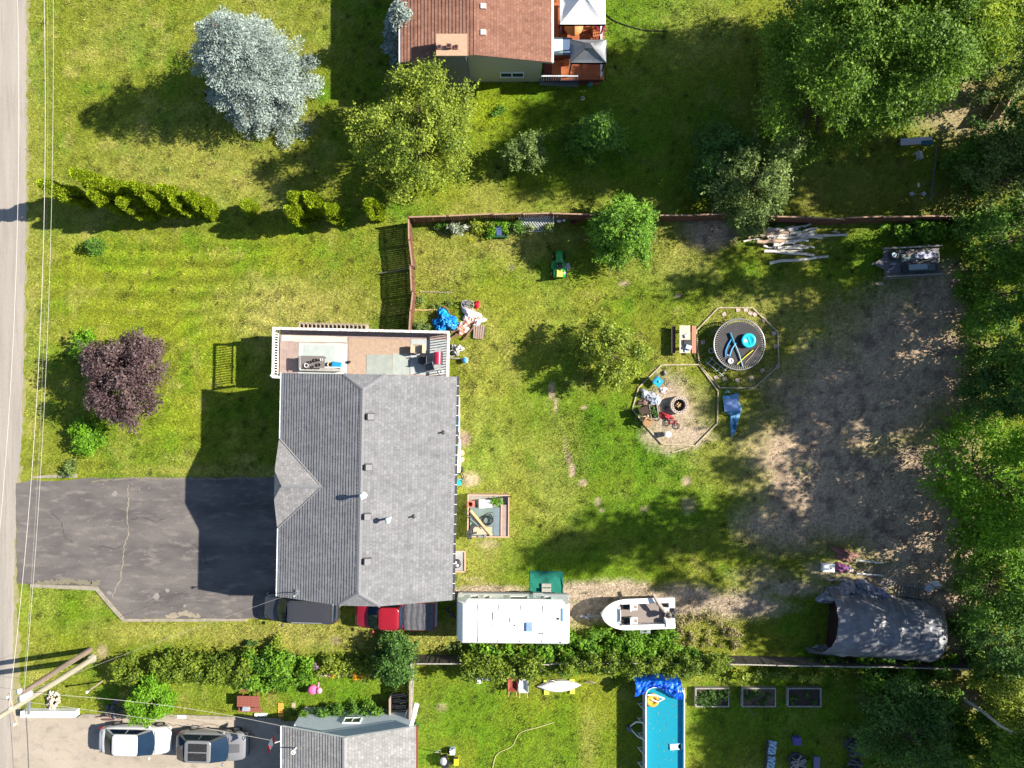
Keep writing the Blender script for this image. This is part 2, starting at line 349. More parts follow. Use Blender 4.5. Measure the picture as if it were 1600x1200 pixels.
GX, GY = np.meshgrid(xs, ys); GC, _ = gcol(GX, GY)
V = np.stack([GX.ravel(), GY.ravel(), np.zeros(GX.size)], 1); w = len(xs); ii = (np.arange(len(ys) - 1)[:, None] * w + np.arange(w - 1)[None, :]).ravel()
GM = fastmesh('ground', V, np.stack([ii, ii + 1, ii + w + 1, ii + w], 1), ground_material(), None, ('POINT', GC.reshape(-1, 3)))
tag(link('ground', GM), kind='structure')
# ---------------------------------------------------------------- roads, drives
def jag(pts, step=.35, amp=.06, rnd=R_):
    """walk the outline in small steps with ragged edges"""
    out = []
    for i, (x0, y0) in enumerate(pts):
        x1, y1 = pts[(i + 1) % len(pts)]; n = max(1, int(math.hypot(x1 - x0, y1 - y0) / step))
        for k in range(n): out.append((x0 + (x1 - x0) * k / n + rnd.gauss(0, amp) * (k > 0), y0 + (y1 - y0) * k / n + rnd.gauss(0, amp) * (k > 0)))
    return out
def pxp(pts): return [(X(a), Y(b)) for a, b in pts]
def sheet(name, pts, z, m, amp=.05, kind='structure'):
    b = B(); p = jag(pxp(pts), .3, amp); b.add([(x, y, z) for x, y in p], [list(range(len(p)))[::-1]]); 
    b.f[0] = b.f[0][::-1] if poly_area(p) > 0 else b.f[0]
    return tag(b.build(name, m), kind=kind)
def poly_area(p): return sum(p[i][0] * p[(i + 1) % len(p)][1] - p[(i + 1) % len(p)][0] * p[i][1] for i in range(len(p))) / 2
def road_mat(name, c1, c2, c3, streak=(1, 1, 1), spots=.0):
    m = bpy.data.materials.new(name); nt, p = nodes(m); L = nt.links.new
    p.inputs['Roughness'].default_value = .88; p.inputs['Specular IOR Level'].default_value = .25
    tc = nt.nodes.new('ShaderNodeTexCoord'); mp = nt.nodes.new('ShaderNodeMapping'); mp.inputs['Scale'].default_value = streak; L(tc.outputs['Object'], mp.inputs[0])
    def noise(sc, det, lo, hi, vec, ro=.6):
        n = nt.nodes.new('ShaderNodeTexNoise'); n.inputs['Scale'].default_value = sc; n.inputs['Detail'].default_value = det; n.inputs['Roughness'].default_value = ro; L(vec, n.inputs['Vector'])
        r = nt.nodes.new('ShaderNodeMapRange'); r.inputs[1].default_value = lo; r.inputs[2].default_value = hi; L(n.outputs[0], r.inputs[0]); return r.outputs[0], n.outputs[0]
    f1, _ = noise(.5, 9, .36, .62, mp.outputs[0]); f2, _ = noise(1.6, 9, .52, .70, mp.outputs[0]); f3, raw = noise(25, 3, .2, .8, tc.outputs['Object'])
    x = nt.nodes.new('ShaderNodeMix'); x.data_type = 'RGBA'; x.inputs[6].default_value = (*c1, 1); x.inputs[7].default_value = (*c2, 1); L(f1, x.inputs[0])
    y = nt.nodes.new('ShaderNodeMix'); y.data_type = 'RGBA'; y.inputs[7].default_value = (*c3, 1); L(f2, y.inputs[0]); L(x.outputs[2], y.inputs[6])
    z = nt.nodes.new('ShaderNodeMix'); z.data_type = 'RGBA'; z.blend_type = 'MULTIPLY'; z.inputs[0].default_value = .35; L(y.outputs[2], z.inputs[6]); L(f3, z.inputs[7])
    L(z.outputs[2], p.inputs['Base Color'])
    b = nt.nodes.new('ShaderNodeBump'); b.inputs['Distance'].default_value = .012; L(raw, b.inputs['Height']); L(b.outputs[0], p.inputs['Normal'])
    return m
M_ROAD = road_mat('old_road_asphalt', (.31, .28, .25), (.37, .33, .29), (.27, .245, .22), (2.5, .15, 1))
M_DRIVE = road_mat('dark_drive_asphalt', (.095, .086, .086), (.162, .145, .138), (.212, .188, .172), (.5, 1.3, 1))
M_DRIVE2 = road_mat('pale_drive_asphalt', (.34, .29, .235), (.41, .35, .285), (.27, .235, .20), (.7, 1, 1))
M_CONC = mat('concrete', (.30, .26, .21), (.20, .18, .14), 3, .9, .004, 30)
sheet('verge', [(46, -400), (44, 300), (40, 600), (30, 745), (28, 910), (32, 1110), (10, 1110), (8, 910), (20, 740), (28, 300), (30, -400)], .004, mat('verge_gravel', (.27, .24, .13), (.20, .19, .07), 3, .95, .02, 20), .1)
sheet('road', [(41, -400), (41, 300), (36, 600), (33, 700), (27, 745), (22, 910), (20, 1110), (18, 1700), (-150, 1700), (-140, -400)], .012, M_ROAD, .035)
sheet('driveway', [(25, 755), (50, 750), (88, 752), (130, 747), (436, 745), (452, 745), (452, 966), (193, 966), (148, 917), (27, 912)], .02, M_DRIVE, .03)
sheet('neighbour_driveway', [(18, 1117), (120, 1118), (200, 1121), (280, 1118), (400, 1121), (470, 1128), (470, 1400), (16, 1400)], .016, M_DRIVE2, .03)
for nm, pts in (('kerb', [(50, 747), (120, 746), (121, 740), (52, 744)]), ('kerb', [(48, 917), (150, 922), (193, 971), (386, 970), (386, 966), (195, 966), (152, 916), (48, 912)]), ('kerb', [(120, 1121), (280, 1121), (440, 1127), (440, 1122), (290, 1116), (130, 1115)])):
    b = B(); p = jag(pxp(pts), .8, .012); p = p if poly_area(p) > 0 else p[::-1]; b.prism(p, .0, .1); tag(b.build(nm, M_CONC), kind='structure')
# cracks with grass and grit in them
M_CRACK = mat('crack_filler', (.27, .23, .18), (.19, .17, .12), 4, .95)
def strip(name, pts, w, z, m, amp=.03, kind='structure', label=None):
    b = B(); P = pxp(pts); Q = []
    for i in range(len(P) - 1):
        n = max(1, int(math.dist(P[i], P[i + 1]) / .15))
        for k in range(n): t = k / n; Q.append((P[i][0] * (1 - t) + P[i + 1][0] * t + R_.gauss(0, amp), P[i][1] * (1 - t) + P[i + 1][1] * t + R_.gauss(0, amp)))
    vs = []
    for i, q in enumerate(Q):
        a = Q[max(0, i - 1)]; c = Q[min(len(Q) - 1, i + 1)]; d = math.atan2(c[1] - a[1], c[0] - a[0]) + PI / 2; ww = w * (.4 + 1.1 * R_.random()) / 2
        vs += [(q[0] + ww * math.cos(d), q[1] + ww * math.sin(d), z), (q[0] - ww * math.cos(d), q[1] - ww * math.sin(d), z)]
    b.add(vs, [(2 * i + 1, 2 * i + 3, 2 * i + 2, 2 * i) for i in range(len(Q) - 1)]); o = b.build(name, m); tag(o, label, None, None, kind); return o
strip('driveway_crack', [(200, 757), (201, 790), (199, 812), (201, 835), (194, 852), (192, 880), (189, 905), (182, 918), (175, 938)], .07, .024, M_CRACK)
strip('driveway_crack', [(262, 966), (290, 958), (315, 966)], .35, .024, M_CRACK, .05)
strip('driveway_crack', [(145, 752), (210, 747), (300, 748), (420, 746)], .12, .0245, mat('edge_grit', (.135, .125, .085), (.19, .165, .12), 9, .95), .04)
strip('driveway_crack', [(55, 912), (100, 908), (150, 912), (160, 907)], .3, .0245, mat('edge_grit', (.25, .23, .12)), .06)
strip('driveway_crack', [(250, 1130), (290, 1134), (330, 1131), (400, 1148)], .03, .02, mat('crack_dark', (.08, .07, .06)), .04)
b = B()
for i in range(60):
    a = R_.random() * 6.3; px, py, r = R_.choice([(178, 772, .16), (172, 927, .15), (262, 922, .18), (243, 932, .2), (290, 945, .1), (85, 1010, .02), (210, 960, .1)]) if i < 12 else (R_.uniform(50, 300), R_.uniform(755, 955), R_.uniform(.02, .06))
    if px < 190 and py > 905 and i >= 12: continue
    k = 9; cx, cy = X(px) + R_.gauss(0, .05), Y(py) + R_.gauss(0, .05)
    b.add([(cx + r * R_.uniform(.6, 1.1) * math.cos(2 * PI * j / k), cy + r * R_.uniform(.6, 1.1) * math.sin(2 * PI * j / k), .0245 + i * .0001) for j in range(k)], [list(range(k))])
for pts in ([(201, 812), (225, 808), (243, 815), (260, 811)], [(194, 852), (176, 858), (160, 853), (150, 858)], [(300, 850), (318, 862), (322, 880), (340, 892)], [(80, 800), (96, 815), (101, 838), (115, 850)], [(230, 940), (262, 930), (300, 926)]): strip('driveway_crack', pts, .035, .0242, mat('hairline_crack', (.05, .045, .045)), .03)
tag(b.build('driveway_stains', mat('pale_stain', (.24, .22, .205), (.17, .155, .15), 8, .9)), kind='stuff')
# ---------------------------------------------------------------- grass blades and litter, uncountable
def scatter(n, ok, seed):
    rng = np.random.default_rng(seed); x = rng.uniform(-36, 36, n); y = rng.uniform(-27.5, 27.5, n); k = ok(800 + x * S, 600 - y * S, rng, x, y); return x[k], y[k], rng
def hard(px, py): return (px < 46) | ((px > 992) & (px < 1078) & (py > 1060)) | ((px > 826) & (px < 883) & (py > 890) & (py < 935)) | ((px > 728) & (px < 796) & (py > 772) & (py < 842)) | ((px > 22) & (px < 445) & (py > 745) & (py < 968) & ~((px < 195) & (py > 915) & (py - 915 > (px - 150) * 1.1))) | ((px < 440) & (py > 1112)) | ((px > 445) & (px < 705) & (py > 530) & (py < 930)) | ((px > 635) & (px < 850) & (py < 125)) | ((px > 455) & (px < 640) & (py > 1125))
M_BLADE = bpy.data.materials.new('grass_blade'); _nt, _p = nodes(M_BLADE); _a = _nt.nodes.new('ShaderNodeAttribute'); _a.attribute_name = 'alb'
_nt.links.new(_a.outputs['Color'], _p.inputs['Base Color']); _p.inputs['Roughness'].default_value = .7; _p.inputs['Specular IOR Level'].default_value = .2
def blades(name, x, y, rng, length, width, lean, kind='stuff', boost=(.75, 1.35), addcol=None, tone=None):
    n = len(x); c, dm = gcol(x, y); 
    if addcol is not None: c = c * .5 + np.array(addcol) * .5
    c = c * rng.uniform(boost[0], boost[1], (n, 1))
    if tone is not None: c = c * tone[:, None]
    L_ = length * rng.uniform(.5, 1.5, n); a = rng.uniform(0, 2 * PI, n); h = L_ * np.sqrt(1 - lean ** 2)
    dx, dy = np.cos(a) * L_ * lean, np.sin(a) * L_ * lean; wx, wy = -np.sin(a) * width, np.cos(a) * width
    V = np.stack([np.stack([x - wx, y - wy, np.zeros(n)], 1), np.stack([x + wx, y + wy, np.zeros(n)], 1), np.stack([x + dx, y + dy, h], 1)], 1).reshape(-1, 3)
    me = fastmesh(name, V, np.arange(3 * n).reshape(n, 3), M_BLADE, None, ('FACE', np.clip(c, .004, .7)))
    return tag(link(name, me), kind=kind)
x, y, rng = scatter(330000, lambda px, py, r, x, y: ~hard(px, py) & (gcol(x, y)[1] < r.random(len(x)) * .5), 3)
blades('grass', x, y, rng, .13, .022, .8, boost=(.5, 1.6))
def rough_ok(px, py, r, x, y):
    d = np.zeros(len(px))
    for q in [(640, 985, 170, 22), (470, 985, 150, 16), (1080, 965, 50, 30), (1140, 980, 60, 25), (690, 440, 40, 50), (800, 370, 70, 18), (700, 490, 30, 30), (1010, 380, 50, 40), (1230, 340, 100, 15), (730, 620, 14, 120), (1180, 600, 90, 80), (1250, 860, 70, 50), (1300, 480, 90, 30), (1300, 940, 40, 20), (1400, 370, 120, 15), (1130, 520, 60, 55), (900, 700, 40, 80), (1540, 150, 60, 80)]:
        d = np.maximum(d, 1.2 - np.hypot((px - q[0]) / q[2], (py - q[1]) / q[3]))
    return ~hard(px, py) & (d > r.random(len(px)))
x, y, rng = scatter(420000, rough_ok, 4)
blades('rough_grass', x, y, rng, .2, .016, .6, boost=(.6, 1.7))
rng = np.random.default_rng(77); cx = rng.uniform(-34, 35, 5200); cy = rng.uniform(-26.5, 26.5, 5200); k = ~hard(800 + cx * S, 600 - cy * S) & (gcol(cx, cy)[1] < .6) & (fbm(cx * .5 + 40, cy * .5, 3) > .42); cx, cy = cx[k], cy[k]
rr_ = rng.uniform(.05, .2, len(cx)); cx, cy, rr_ = (np.repeat(q, 34) for q in (cx, cy, rr_)); tone = np.repeat(rng.uniform(.35, 1.5, k.sum()), 34)
blades('weed_tufts', cx + rng.normal(size=len(cx)) * rr_, cy + rng.normal(size=len(cx)) * rr_, rng, .15, .02, .7, boost=(.8, 1.2), tone=tone)
# fallen leaves, bark chips and twigs on the bare yard
def litter_ok(px, py, r, x, y): return (gcol(x, y)[1] > .3 + .6 * r.random(len(x))) & (px > 1090)
x, y, rng = scatter(90000, litter_ok, 6); n = len(x)
P = np.stack([x, y, .012 + .02 * rng.random(n)], 1); N = unit(np.stack([rng.normal(size=n) * .4, rng.normal(size=n) * .4, np.ones(n)], 1))
me = leafmesh('leaf_litter', P, N, .05 + .09 * rng.random(n) ** 2, leafmat('dead_leaf', (.06, .04, .03), (.38, .27, .185), 0, .9), rng.random(n) ** 1.5, .6, rng)
tag(link('leaf_litter', me), kind='stuff')
x, y, rng = scatter(22000, lambda px, py, r, x, y: (np.hypot((px - 1062) / 60, (py - 640) / 60) < 1) | ((np.abs(py - 935) < 30) & (px > 700) & (px < 1260)), 8); n = len(x)
me = leafmesh('pebbles', np.stack([x, y, np.full(n, .014)], 1), unit(np.stack([rng.normal(size=n) * .3, rng.normal(size=n) * .3, np.ones(n)], 1)), .03 + .05 * rng.random(n) ** 2, leafmat('pebble', (.12, .10, .08), (.42, .36, .28), 0, .9), rng.random(n), .8, rng)
tag(link('pebbles', me), kind='stuff')
# ---------------------------------------------------------------- materials for built things
def shingle_mat(name, base, var, mortar):
    m = bpy.data.materials.new(name); nt, p = nodes(m); L = nt.links.new
    p.inputs['Roughness'].default_value = .92; p.inputs['Specular IOR Level'].default_value = .15
    tc = nt.nodes.new('ShaderNodeTexCoord'); sp = nt.nodes.new('ShaderNodeSeparateXYZ'); cb = nt.nodes.new('ShaderNodeCombineXYZ'); L(tc.outputs['Object'], sp.inputs[0])
    L(sp.outputs['Y'], cb.inputs['X']); L(sp.outputs['X'], cb.inputs['Y'])
    br = nt.nodes.new('ShaderNodeTexBrick'); br.inputs['Scale'].default_value = 1; br.inputs['Brick Width'].default_value = .24; br.inputs['Row Height'].default_value = .175
    br.inputs['Mortar Size'].default_value = .007; br.inputs['Bias'].default_value = .0; br.inputs['Color1'].default_value = (*base, 1); br.inputs['Color2'].default_value = (*var, 1); br.inputs['Mortar'].default_value = (*mortar, 1)
    L(cb.outputs[0], br.inputs['Vector'])
    br2 = nt.nodes.new('ShaderNodeTexBrick'); br2.inputs['Scale'].default_value = 1; br2.inputs['Brick Width'].default_value = .11; br2.inputs['Row Height'].default_value = .175; br2.inputs['Mortar Size'].default_value = 0
    br2.inputs['Color1'].default_value = (.9, .9, .9, 1); br2.inputs['Color2'].default_value = (1.09, 1.09, 1.09, 1); L(cb.outputs[0], br2.inputs['Vector'])
    n = nt.nodes.new('ShaderNodeTexNoise'); n.inputs['Scale'].default_value = 1.0; n.inputs['Detail'].default_value = 9; n.inputs['Roughness'].default_value = .7; mq = nt.nodes.new('ShaderNodeMapping'); mq.inputs['Scale'].default_value = (.45, 1.6, 1); L(tc.outputs['Object'], mq.inputs[0]); L(mq.outputs[0], n.inputs['Vector'])
    r = nt.nodes.new('ShaderNodeMapRange'); r.inputs[1].default_value = .3; r.inputs[2].default_value = .7; r.inputs[3].default_value = .82; r.inputs[4].default_value = 1.15; L(n.outputs[0], r.inputs[0])
    x = nt.nodes.new('ShaderNodeMix'); x.data_type = 'RGBA'; x.blend_type = 'MULTIPLY'; x.inputs[0].default_value = 1; L(br.outputs[0], x.inputs[6]); L(br2.outputs[0], x.inputs[7])
    v = nt.nodes.new('ShaderNodeVectorMath'); v.operation = 'SCALE'; L(x.outputs[2], v.inputs[0]); L(r.outputs[0], v.inputs['Scale']); L(v.outputs[0], p.inputs['Base Color'])
    return m
M_GREY = shingle_mat('grey_asphalt_shingle', (.155, .155, .165), (.195, .195, .205), (.11, .11, .12))
M_BROWN = shingle_mat('brown_asphalt_shingle', (.20, .095, .066), (.245, .13, .093), (.105, .052, .04))
M_LGREY = shingle_mat('pale_asphalt_shingle', (.20, .197, .197), (.26, .257, .254), (.125, .125, .125))
M_WHITE = mat('white_paint', (.80, .80, .78), (.70, .70, .68), 3, .5)
M_BRIGHT = mat('white_gelcoat', (.82, .82, .81), (.76, .76, .75), 1.5, .3, spec=.5)
M_SIDING = mat('beige_siding', (.46, .42, .29), (.40, .37, .26), 3, .8, stretch=(1, 1, 8))
M_PALEBLUE = mat('pale_blue_siding', (.55, .62, .66), (.50, .57, .61), 3, .8)
M_DARK = mat('dark_metal', (.03, .03, .035), (.05, .05, .05), 6, .5)
M_BLACK = mat('black_plastic', (.015, .015, .017), (.03, .03, .03), 6, .45)
M_ALU = mat('aluminium', (.55, .56, .58), (.42, .43, .45), 8, .35, metal=.6)
M_STEEL = mat('galvanised_steel', (.45, .46, .48), (.33, .34, .36), 8, .45, metal=.7)
M_GUT = mat('dark_gutter', (.05, .05, .055), (.07, .07, .075), 6, .4)
M_GLASS = mat('window_glass', (.03, .05, .08), (.02, .03, .05), 2, .05, spec=.9)
M_WOODRED = mat('red_stained_wood', (.22, .06, .03), (.15, .045, .025), 5, .8, .004, 20, stretch=(1, 6, 6))
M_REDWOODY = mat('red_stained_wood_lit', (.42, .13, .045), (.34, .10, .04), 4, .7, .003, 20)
M_FENCE = mat('brown_fence_wood', (.155, .062, .042), (.10, .045, .032), 3, .85, .004, 16, stretch=(1, 1, .2))
M_FENCETOP = mat('worn_fence_top', (.36, .24, .17), (.25, .15, .10), 6, .85)
M_WEATHER = mat('weathered_wood', (.33, .27, .215), (.24, .19, .15), 5, .9, .004, 20)
M_GREYWOOD = mat('greyed_wood', (.36, .34, .315), (.25, .235, .22), 6, .9, .005, 20)
M_NEWWOOD = mat('fresh_lumber', (.52, .37, .20), (.43, .29, .15), 4, .8, .002, 20)
M_PLY = mat('weathered_plywood', (.37, .27, .20), (.29, .205, .15), 5, .85, .002, 30)
M_BRICK = mat('brick', (.24, .235, .24), (.15, .15, .155), 9, .9, .006, 14)
M_TAN = mat('tan_plastic', (.50, .38, .26), (.44, .33, .22), 4, .6)
def courses(b, xe, ze, p, x_end_fn, y0f, y1f, step=.145, t=.016, n=None, zmax=None, d=1, mi=0):
    """shingle courses rising from the eave xe at pitch p towards +d x; y-limits are functions of height"""
    i = 0
    while True:
        xa = xe + d * i * step; xb = xe + d * (i + 1) * step; za, zb = ze + p * i * step, ze + p * (i + 1) * step
        if zmax is not None and za >= zmax - 1e-4: break
        if zmax is not None and zb > zmax: f = (zmax - za) / (zb - za); xb = xa + (xb - xa) * f; zb = zmax
        y0a, y0b, y1a, y1b = y0f(za), y0f(zb), y1f(za), y1f(zb); m = max(2, int(abs(y1a - y0a) / 1.0)); vs = []
        for k in range(m + 1):
            u = k / m; j = R_.gauss(0, .005)
            vs += [(xa + j, y0a + (y1a - y0a) * u, za - .03), (xa + j, y0a + (y1a - y0a) * u, za + t), (xb, y0b + (y1b - y0b) * u, zb + .002)]
        fs = []
        for k in range(m):
            o = 3 * k; fs += [(o + 1, o + 2, o + 5, o + 4) if d > 0 else (o + 4, o + 5, o + 2, o + 1), (o, o + 1, o + 4, o + 3) if d > 0 else (o + 3, o + 4, o + 1, o)]
        b.add(vs, [f[::-1] for f in fs], mi)
        i += 1
        if i > 200: break
def windowpart(parent, x, y, z, w, h, face, mats=(M_WHITE, M_GLASS), mull=1):
    """face: 'n','s','e','w' outward direction"""
    ax = face in 'ns'; s = {'n': 1, 's': -1, 'e': 1, 'w': -1}[face]
    f = B()
    def bx(b, u0, u1, z0, z1, d0, d1, mi=0):
        if ax: b.bb(x + u0, y + s * d0, z0, x + u1, y + s * d1, z1, mi)
        else: b.bb(x + s * d0, y + u0, z0, x + s * d1, y + u1, z1, mi)
    t = .07
    bx(f, -w / 2, w / 2, z, z + t, .0, .07); bx(f, -w / 2, w / 2, z + h - t, z + h, .0, .07); bx(f, -w / 2, -w / 2 + t, z + t, z + h - t, .0, .07); bx(f, w / 2 - t, w / 2, z + t, z + h - t, .0, .07)
    if mull: bx(f, -t / 2, t / 2, z + t, z + h - t, .0, .06)
    fo = f.build('window', mats[0], parent); g = B(); bx(g, -w / 2 + t, w / 2 - t, z + t, z + h - t, .005, .03); g.build('pane', mats[1], fo); return fo
# ---------------------------------------------------------------- main house (roof square to a wall grid turned 1.2 degrees)
hc = (-8.78, -6.22); HR = math.radians(-1.2)
t = bpy.data.objects.new('house', None); C.objects.link(t); t.location = (*hc, 0); t.rotation_euler = (0, 0, HR)
tag(t, 'large two storey house with grey shingle gable roof beside the dark driveway', 'house'); HOUSE = t
W2, L2, ZE, ZR = 5.3, 6.78, 5.1, 7.0; PT = (ZR - ZE) / W2; ZC = 6.56
cut = lambda s: (lambda z: s * (L2 - max(0, z - ZC) * 1.95))
b = B()
courses(b, -W2, ZE, PT, None, cut(-1), cut(1), d=1, zmax=ZR, step=.175, t=.035); courses(b, W2, ZE, PT, None, cut(-1), cut(1), d=-1, zmax=ZR, step=.175, t=.02)
roof = b.build('roof', M_GREY, t)
for s in (-1, 1):                         # small hips that clip both gable peaks
    b = B(); xc = W2 * (ZR - ZC) / (ZR - ZE); n = 7
    for i in range(n):
        za, zb = ZC + (ZR - ZC) * i / n, ZC + (ZR - ZC) * (i + 1) / n; xa, xb = xc * (1 - i / n), xc * (1 - (i + 1) / n); ya, yb = s * (L2 - (za - ZC) * 1.95), s * (L2 - (zb - ZC) * 1.95)
        q = [(-xa, ya + s * .02, za + .012), (xa, ya + s * .02, za + .012), (xb, yb, zb + .006), (-xb, yb, zb + .006)]
        b.add(q, [(0, 1, 2, 3) if s < 0 else (3, 2, 1, 0)]); q2 = [(-xa, ya + s * .02, za - .02), (xa, ya + s * .02, za - .02), q[1], q[0]]; b.add(q2, [(0, 1, 2, 3) if s < 0 else (3, 2, 1, 0)])
    b.build('hip', M_GREY, roof)
M_CAP = mat('ridge_cap_shingle', (.19, .19, .20), (.15, .15, .16), 8, .9)
b = B(); yy = -L2 + .9
while yy < L2 - .9:
    for s in (-1, 1): b.add([(0, yy, ZR + .045), (0, yy + .2, ZR + .03), (s * .15, yy + .2, ZR - .02), (s * .15, yy, ZR - .005)], [(0, 1, 2, 3) if s < 0 else (3, 2, 1, 0)])
    yy += .2
tag(b.build('ridge_cap', M_CAP, roof), kind='stuff')
def hiplines(b, p0, p1, w=.12):
    p0, p1 = mathutils.Vector(p0), mathutils.Vector(p1); d = (p1 - p0).normalized(); s = d.cross(mathutils.Vector((0, 0, 1))).normalized() * w
    b.add([p0 + s + mathutils.Vector((0, 0, .012)), p1 + s + mathutils.Vector((0, 0, .012)), p1 + mathutils.Vector((0, 0, .05)), p0 + mathutils.Vector((0, 0, .05)), p1 - s + mathutils.Vector((0, 0, .012)), p0 - s + mathutils.Vector((0, 0, .012))], [(0, 1, 2, 3), (3, 2, 4, 5)])
xc = W2 * (ZR - ZC) / (ZR - ZE)
for s in (-1, 1):
    for q in (-1, 1): b = B(); hiplines(b, (q * xc, s * L2, ZC), (0, s * (L2 - (ZR - ZC) * 1.95), ZR)); b.build('hip_cap', M_CAP, roof)
# cross gable over the entrance
gy = -.02 + (6.22 - 6.10) + .02; gy = .08; GW = 2.72; GZ = 6.1; gp = (GZ - ZE) / GW; ZH = 5.78
b = B()
for s in (-1, 1):
    i = 0; st = .145
    while True:
        ha = i * st; hb = (i + 1) * st
        if ha >= GW: break
        hb = min(hb, GW); za, zb = ZE + gp * ha, ZE + gp * hb; ya, yb = gy + s * (GW - ha), gy + s * (GW - hb)
        fx = lambda z: -W2 - .12 + max(0, z - ZH) * 1.6; ex = lambda z: -W2 + (z - ZE) / PT + .05
        q = [(fx(za), ya, za + .03), (ex(za), ya, za + .03), (ex(zb), yb, zb + .016), (fx(zb), yb, zb + .016)]
        b.add(q, [(0, 1, 2, 3) if s < 0 else (3, 2, 1, 0)]); b.add([(q[0][0], ya, za), (q[1][0], ya, za), q[1], q[0]], [(0, 1, 2, 3) if s < 0 else (3, 2, 1, 0)])
        i += 1
g = b.build('entrance_gable', shingle_mat('grey_asphalt_shingle_b', (.185, .178, .182), (.235, .228, .228), (.12, .12, .125)), roof)
b = B(); hw = (GZ - ZH) / gp; b.add([(-W2 - .12, gy + hw, ZH + .02), (-W2 - .12, gy - hw, ZH + .02), (-W2 - .12 + (GZ - ZH) * 1.6, gy, GZ + .02)], [(0, 1, 2)])
b.add([(-W2 - .13, gy - GW, ZE), (-W2 - .13, gy + GW, ZE), (-W2 - .13, gy + hw, ZH), (-W2 - .13, gy - hw, ZH)], [(0, 3, 2, 1)], 1)
b.build('gable_front', [M_CAP, M_PALEBLUE], roof)
b = B(); hiplines(b, (-W2 + .4, gy, GZ), (-W2 + (GZ - ZE) / PT, gy, GZ), .12)
for s in (-1, 1): hiplines(b, (-W2 - .1, gy + s * GW, ZE + .03), (-W2 + (GZ - ZE) / PT, gy, GZ + .02), .05)
b.build('valley_flashing', M_CAP, roof)
b = B(); b.bb(-W2 + .45, -L2 + .4, 0, W2 - .45, L2 - .4, ZE + .02)
for s in (-1, 1): b.add([(-W2 + .45, s * (L2 - .4), ZE), (W2 - .45, s * (L2 - .4), ZE), (xc, s * (L2 - .4), ZC - .05), (-xc, s * (L2 - .4), ZC - .05)], [(0, 1, 2, 3) if s < 0 else (3, 2, 1, 0)])
b.bb(-W2 - .5, 1.0, 0, -W2 + .44, 3.9, 2.7)
b.build('wall', M_PALEBLUE, t)
b = B(); b.bb(-W2 - .85, .9, 2.7, -W2 + .4, 4.1, 2.82); b.build('porch_roof', M_WHITE, t)
for s, nm in ((-1, 'gutter'), (1, 'gutter')):
    b = B(); b.bb(s * W2, -L2, ZE - .16, s * (W2 + .13), L2, ZE - .02); gt = b.build('gutter', M_GUT if s > 0 else M_WHITE, t)
    c0 = B(); c0.box(0, 0, 0, .17, .035, .01)
    br = c0.build('gutter_bracket', M_WHITE, gt, (s * (W2 + .06), -L2 + .4, ZE - .018))
    for k in range(1, 22): share(br, gt, (s * (W2 + .06), -L2 + .4 + k * .6, ZE - .018))
b = B()
for s in (-1, 1):
    for q in (-1, 1):
        p = [(q * W2, s * (L2 + .01), ZE - .17), (q * xc, s * (L2 + .01), ZC - .17)]; b.add([p[0], p[1], (p[1][0], p[1][1], p[1][2] + .19), (p[0][0], p[0][1], p[0][2] + .19)], [(0, 1, 2, 3), (3, 2, 1, 0)])
b.build('bargeboard', M_WHITE, t)
# roof vents and pipes (located from the picture)
def hl(px, py, z): x, y = X(px, z) - hc[0], Y(py, z) - hc[1]; c, s = math.cos(-HR), math.sin(-HR); return (x * c - y * s, x * s + y * c)
zr = lambda x: ZR - abs(x) * PT
v = None
for px, py in ((578, 651), (575, 730), (573, 807), (573, 877)):
    x, y = hl(px, py, 6.9); b = B()
    if v is None:
        b.box(0, 0, 0, .52, .44, .03, mi=1); b.box(.02, 0, .03, .40, .36, .19, taper=.92); v = b.build('roof_vent', [mat('vent_grey', (.20, .20, .21), (.16, .16, .17)), M_DARK], roof, (x, y, zr(x) + .0), (0, math.atan(PT), 0))
        b = B(); b.box(-.235, 0, .05, .02, .33, .13); b.build('louvre', M_BLACK, v)
    else:
        c = share(v, roof, (x, y, zr(x)), (0, math.atan(PT), 0)); share(v.children[0], c, (0, 0, 0), (0, 0, 0))
x, y = hl(568, 774, 7.1); b = B(); b.cyl((0, 0, -.3), (0, 0, .5), .085, n=12); b.lathe([(0.0, .62), (.17, .58), (.17, .50), (.09, .44)], 12); b.lathe([(.20, -.02), (.11, .1)], 12)
b.build('flue', M_WHITE, roof, (x, y, zr(x) + .12))
x, y = hl(607, 812, 7.0); b = B(); b.cyl((0, 0, -.2), (0, 0, .75), .07, n=12); b.lathe([(0, .98), (.16, .93), (.17, .80), (.10, .72)], 12); b.cyl((-.25, -.04, .02), (.0, 0, .1), .05, n=8)
b.build('chimney_pipe', M_WHITE, roof, (x, y, zr(x)), None); 
for px, py in ((690, 677), (645, 808)):
    x, y = hl(px, py, 6.2); b = B(); b.cyl((0, 0, -.1), (0, 0, .32), .05, n=10); b.lathe([(.14, .02), (.055, .08)], 10); b.build('vent_pipe', M_DARK, roof, (x, y, zr(x)))
x, y = hl(466, 925, 5.6); b = B(); b.cyl((0, 0, -.4), (0, 0, .75), .03, n=8); b.lathe([(.0, .92), (.08, .86), (.07, .74)], 10); b.box(0, 0, .02, .3, .3, .02, mi=0); b.build('service_mast', M_STEEL, roof, (x, y, zr(x)))
for yy, w, z in ((-4.6, 1.4, 3.2), (-1.5, 1.2, 3.2), (2.2, 1.8, 3.2), (-3.2, 1.2, .9), (3.6, 1.2, .9)): windowpart(t, W2 - .45, yy, z, w, 1.1, 'e')
b = B(); b.bb(W2 - .44, -.6, .1, W2 - .38, .4, 2.2); dr = b.build('door', M_WHITE, t); b = B(); b.ball((W2 - .34, .25, 1.15), .04); b.build('handle', M_STEEL, dr)
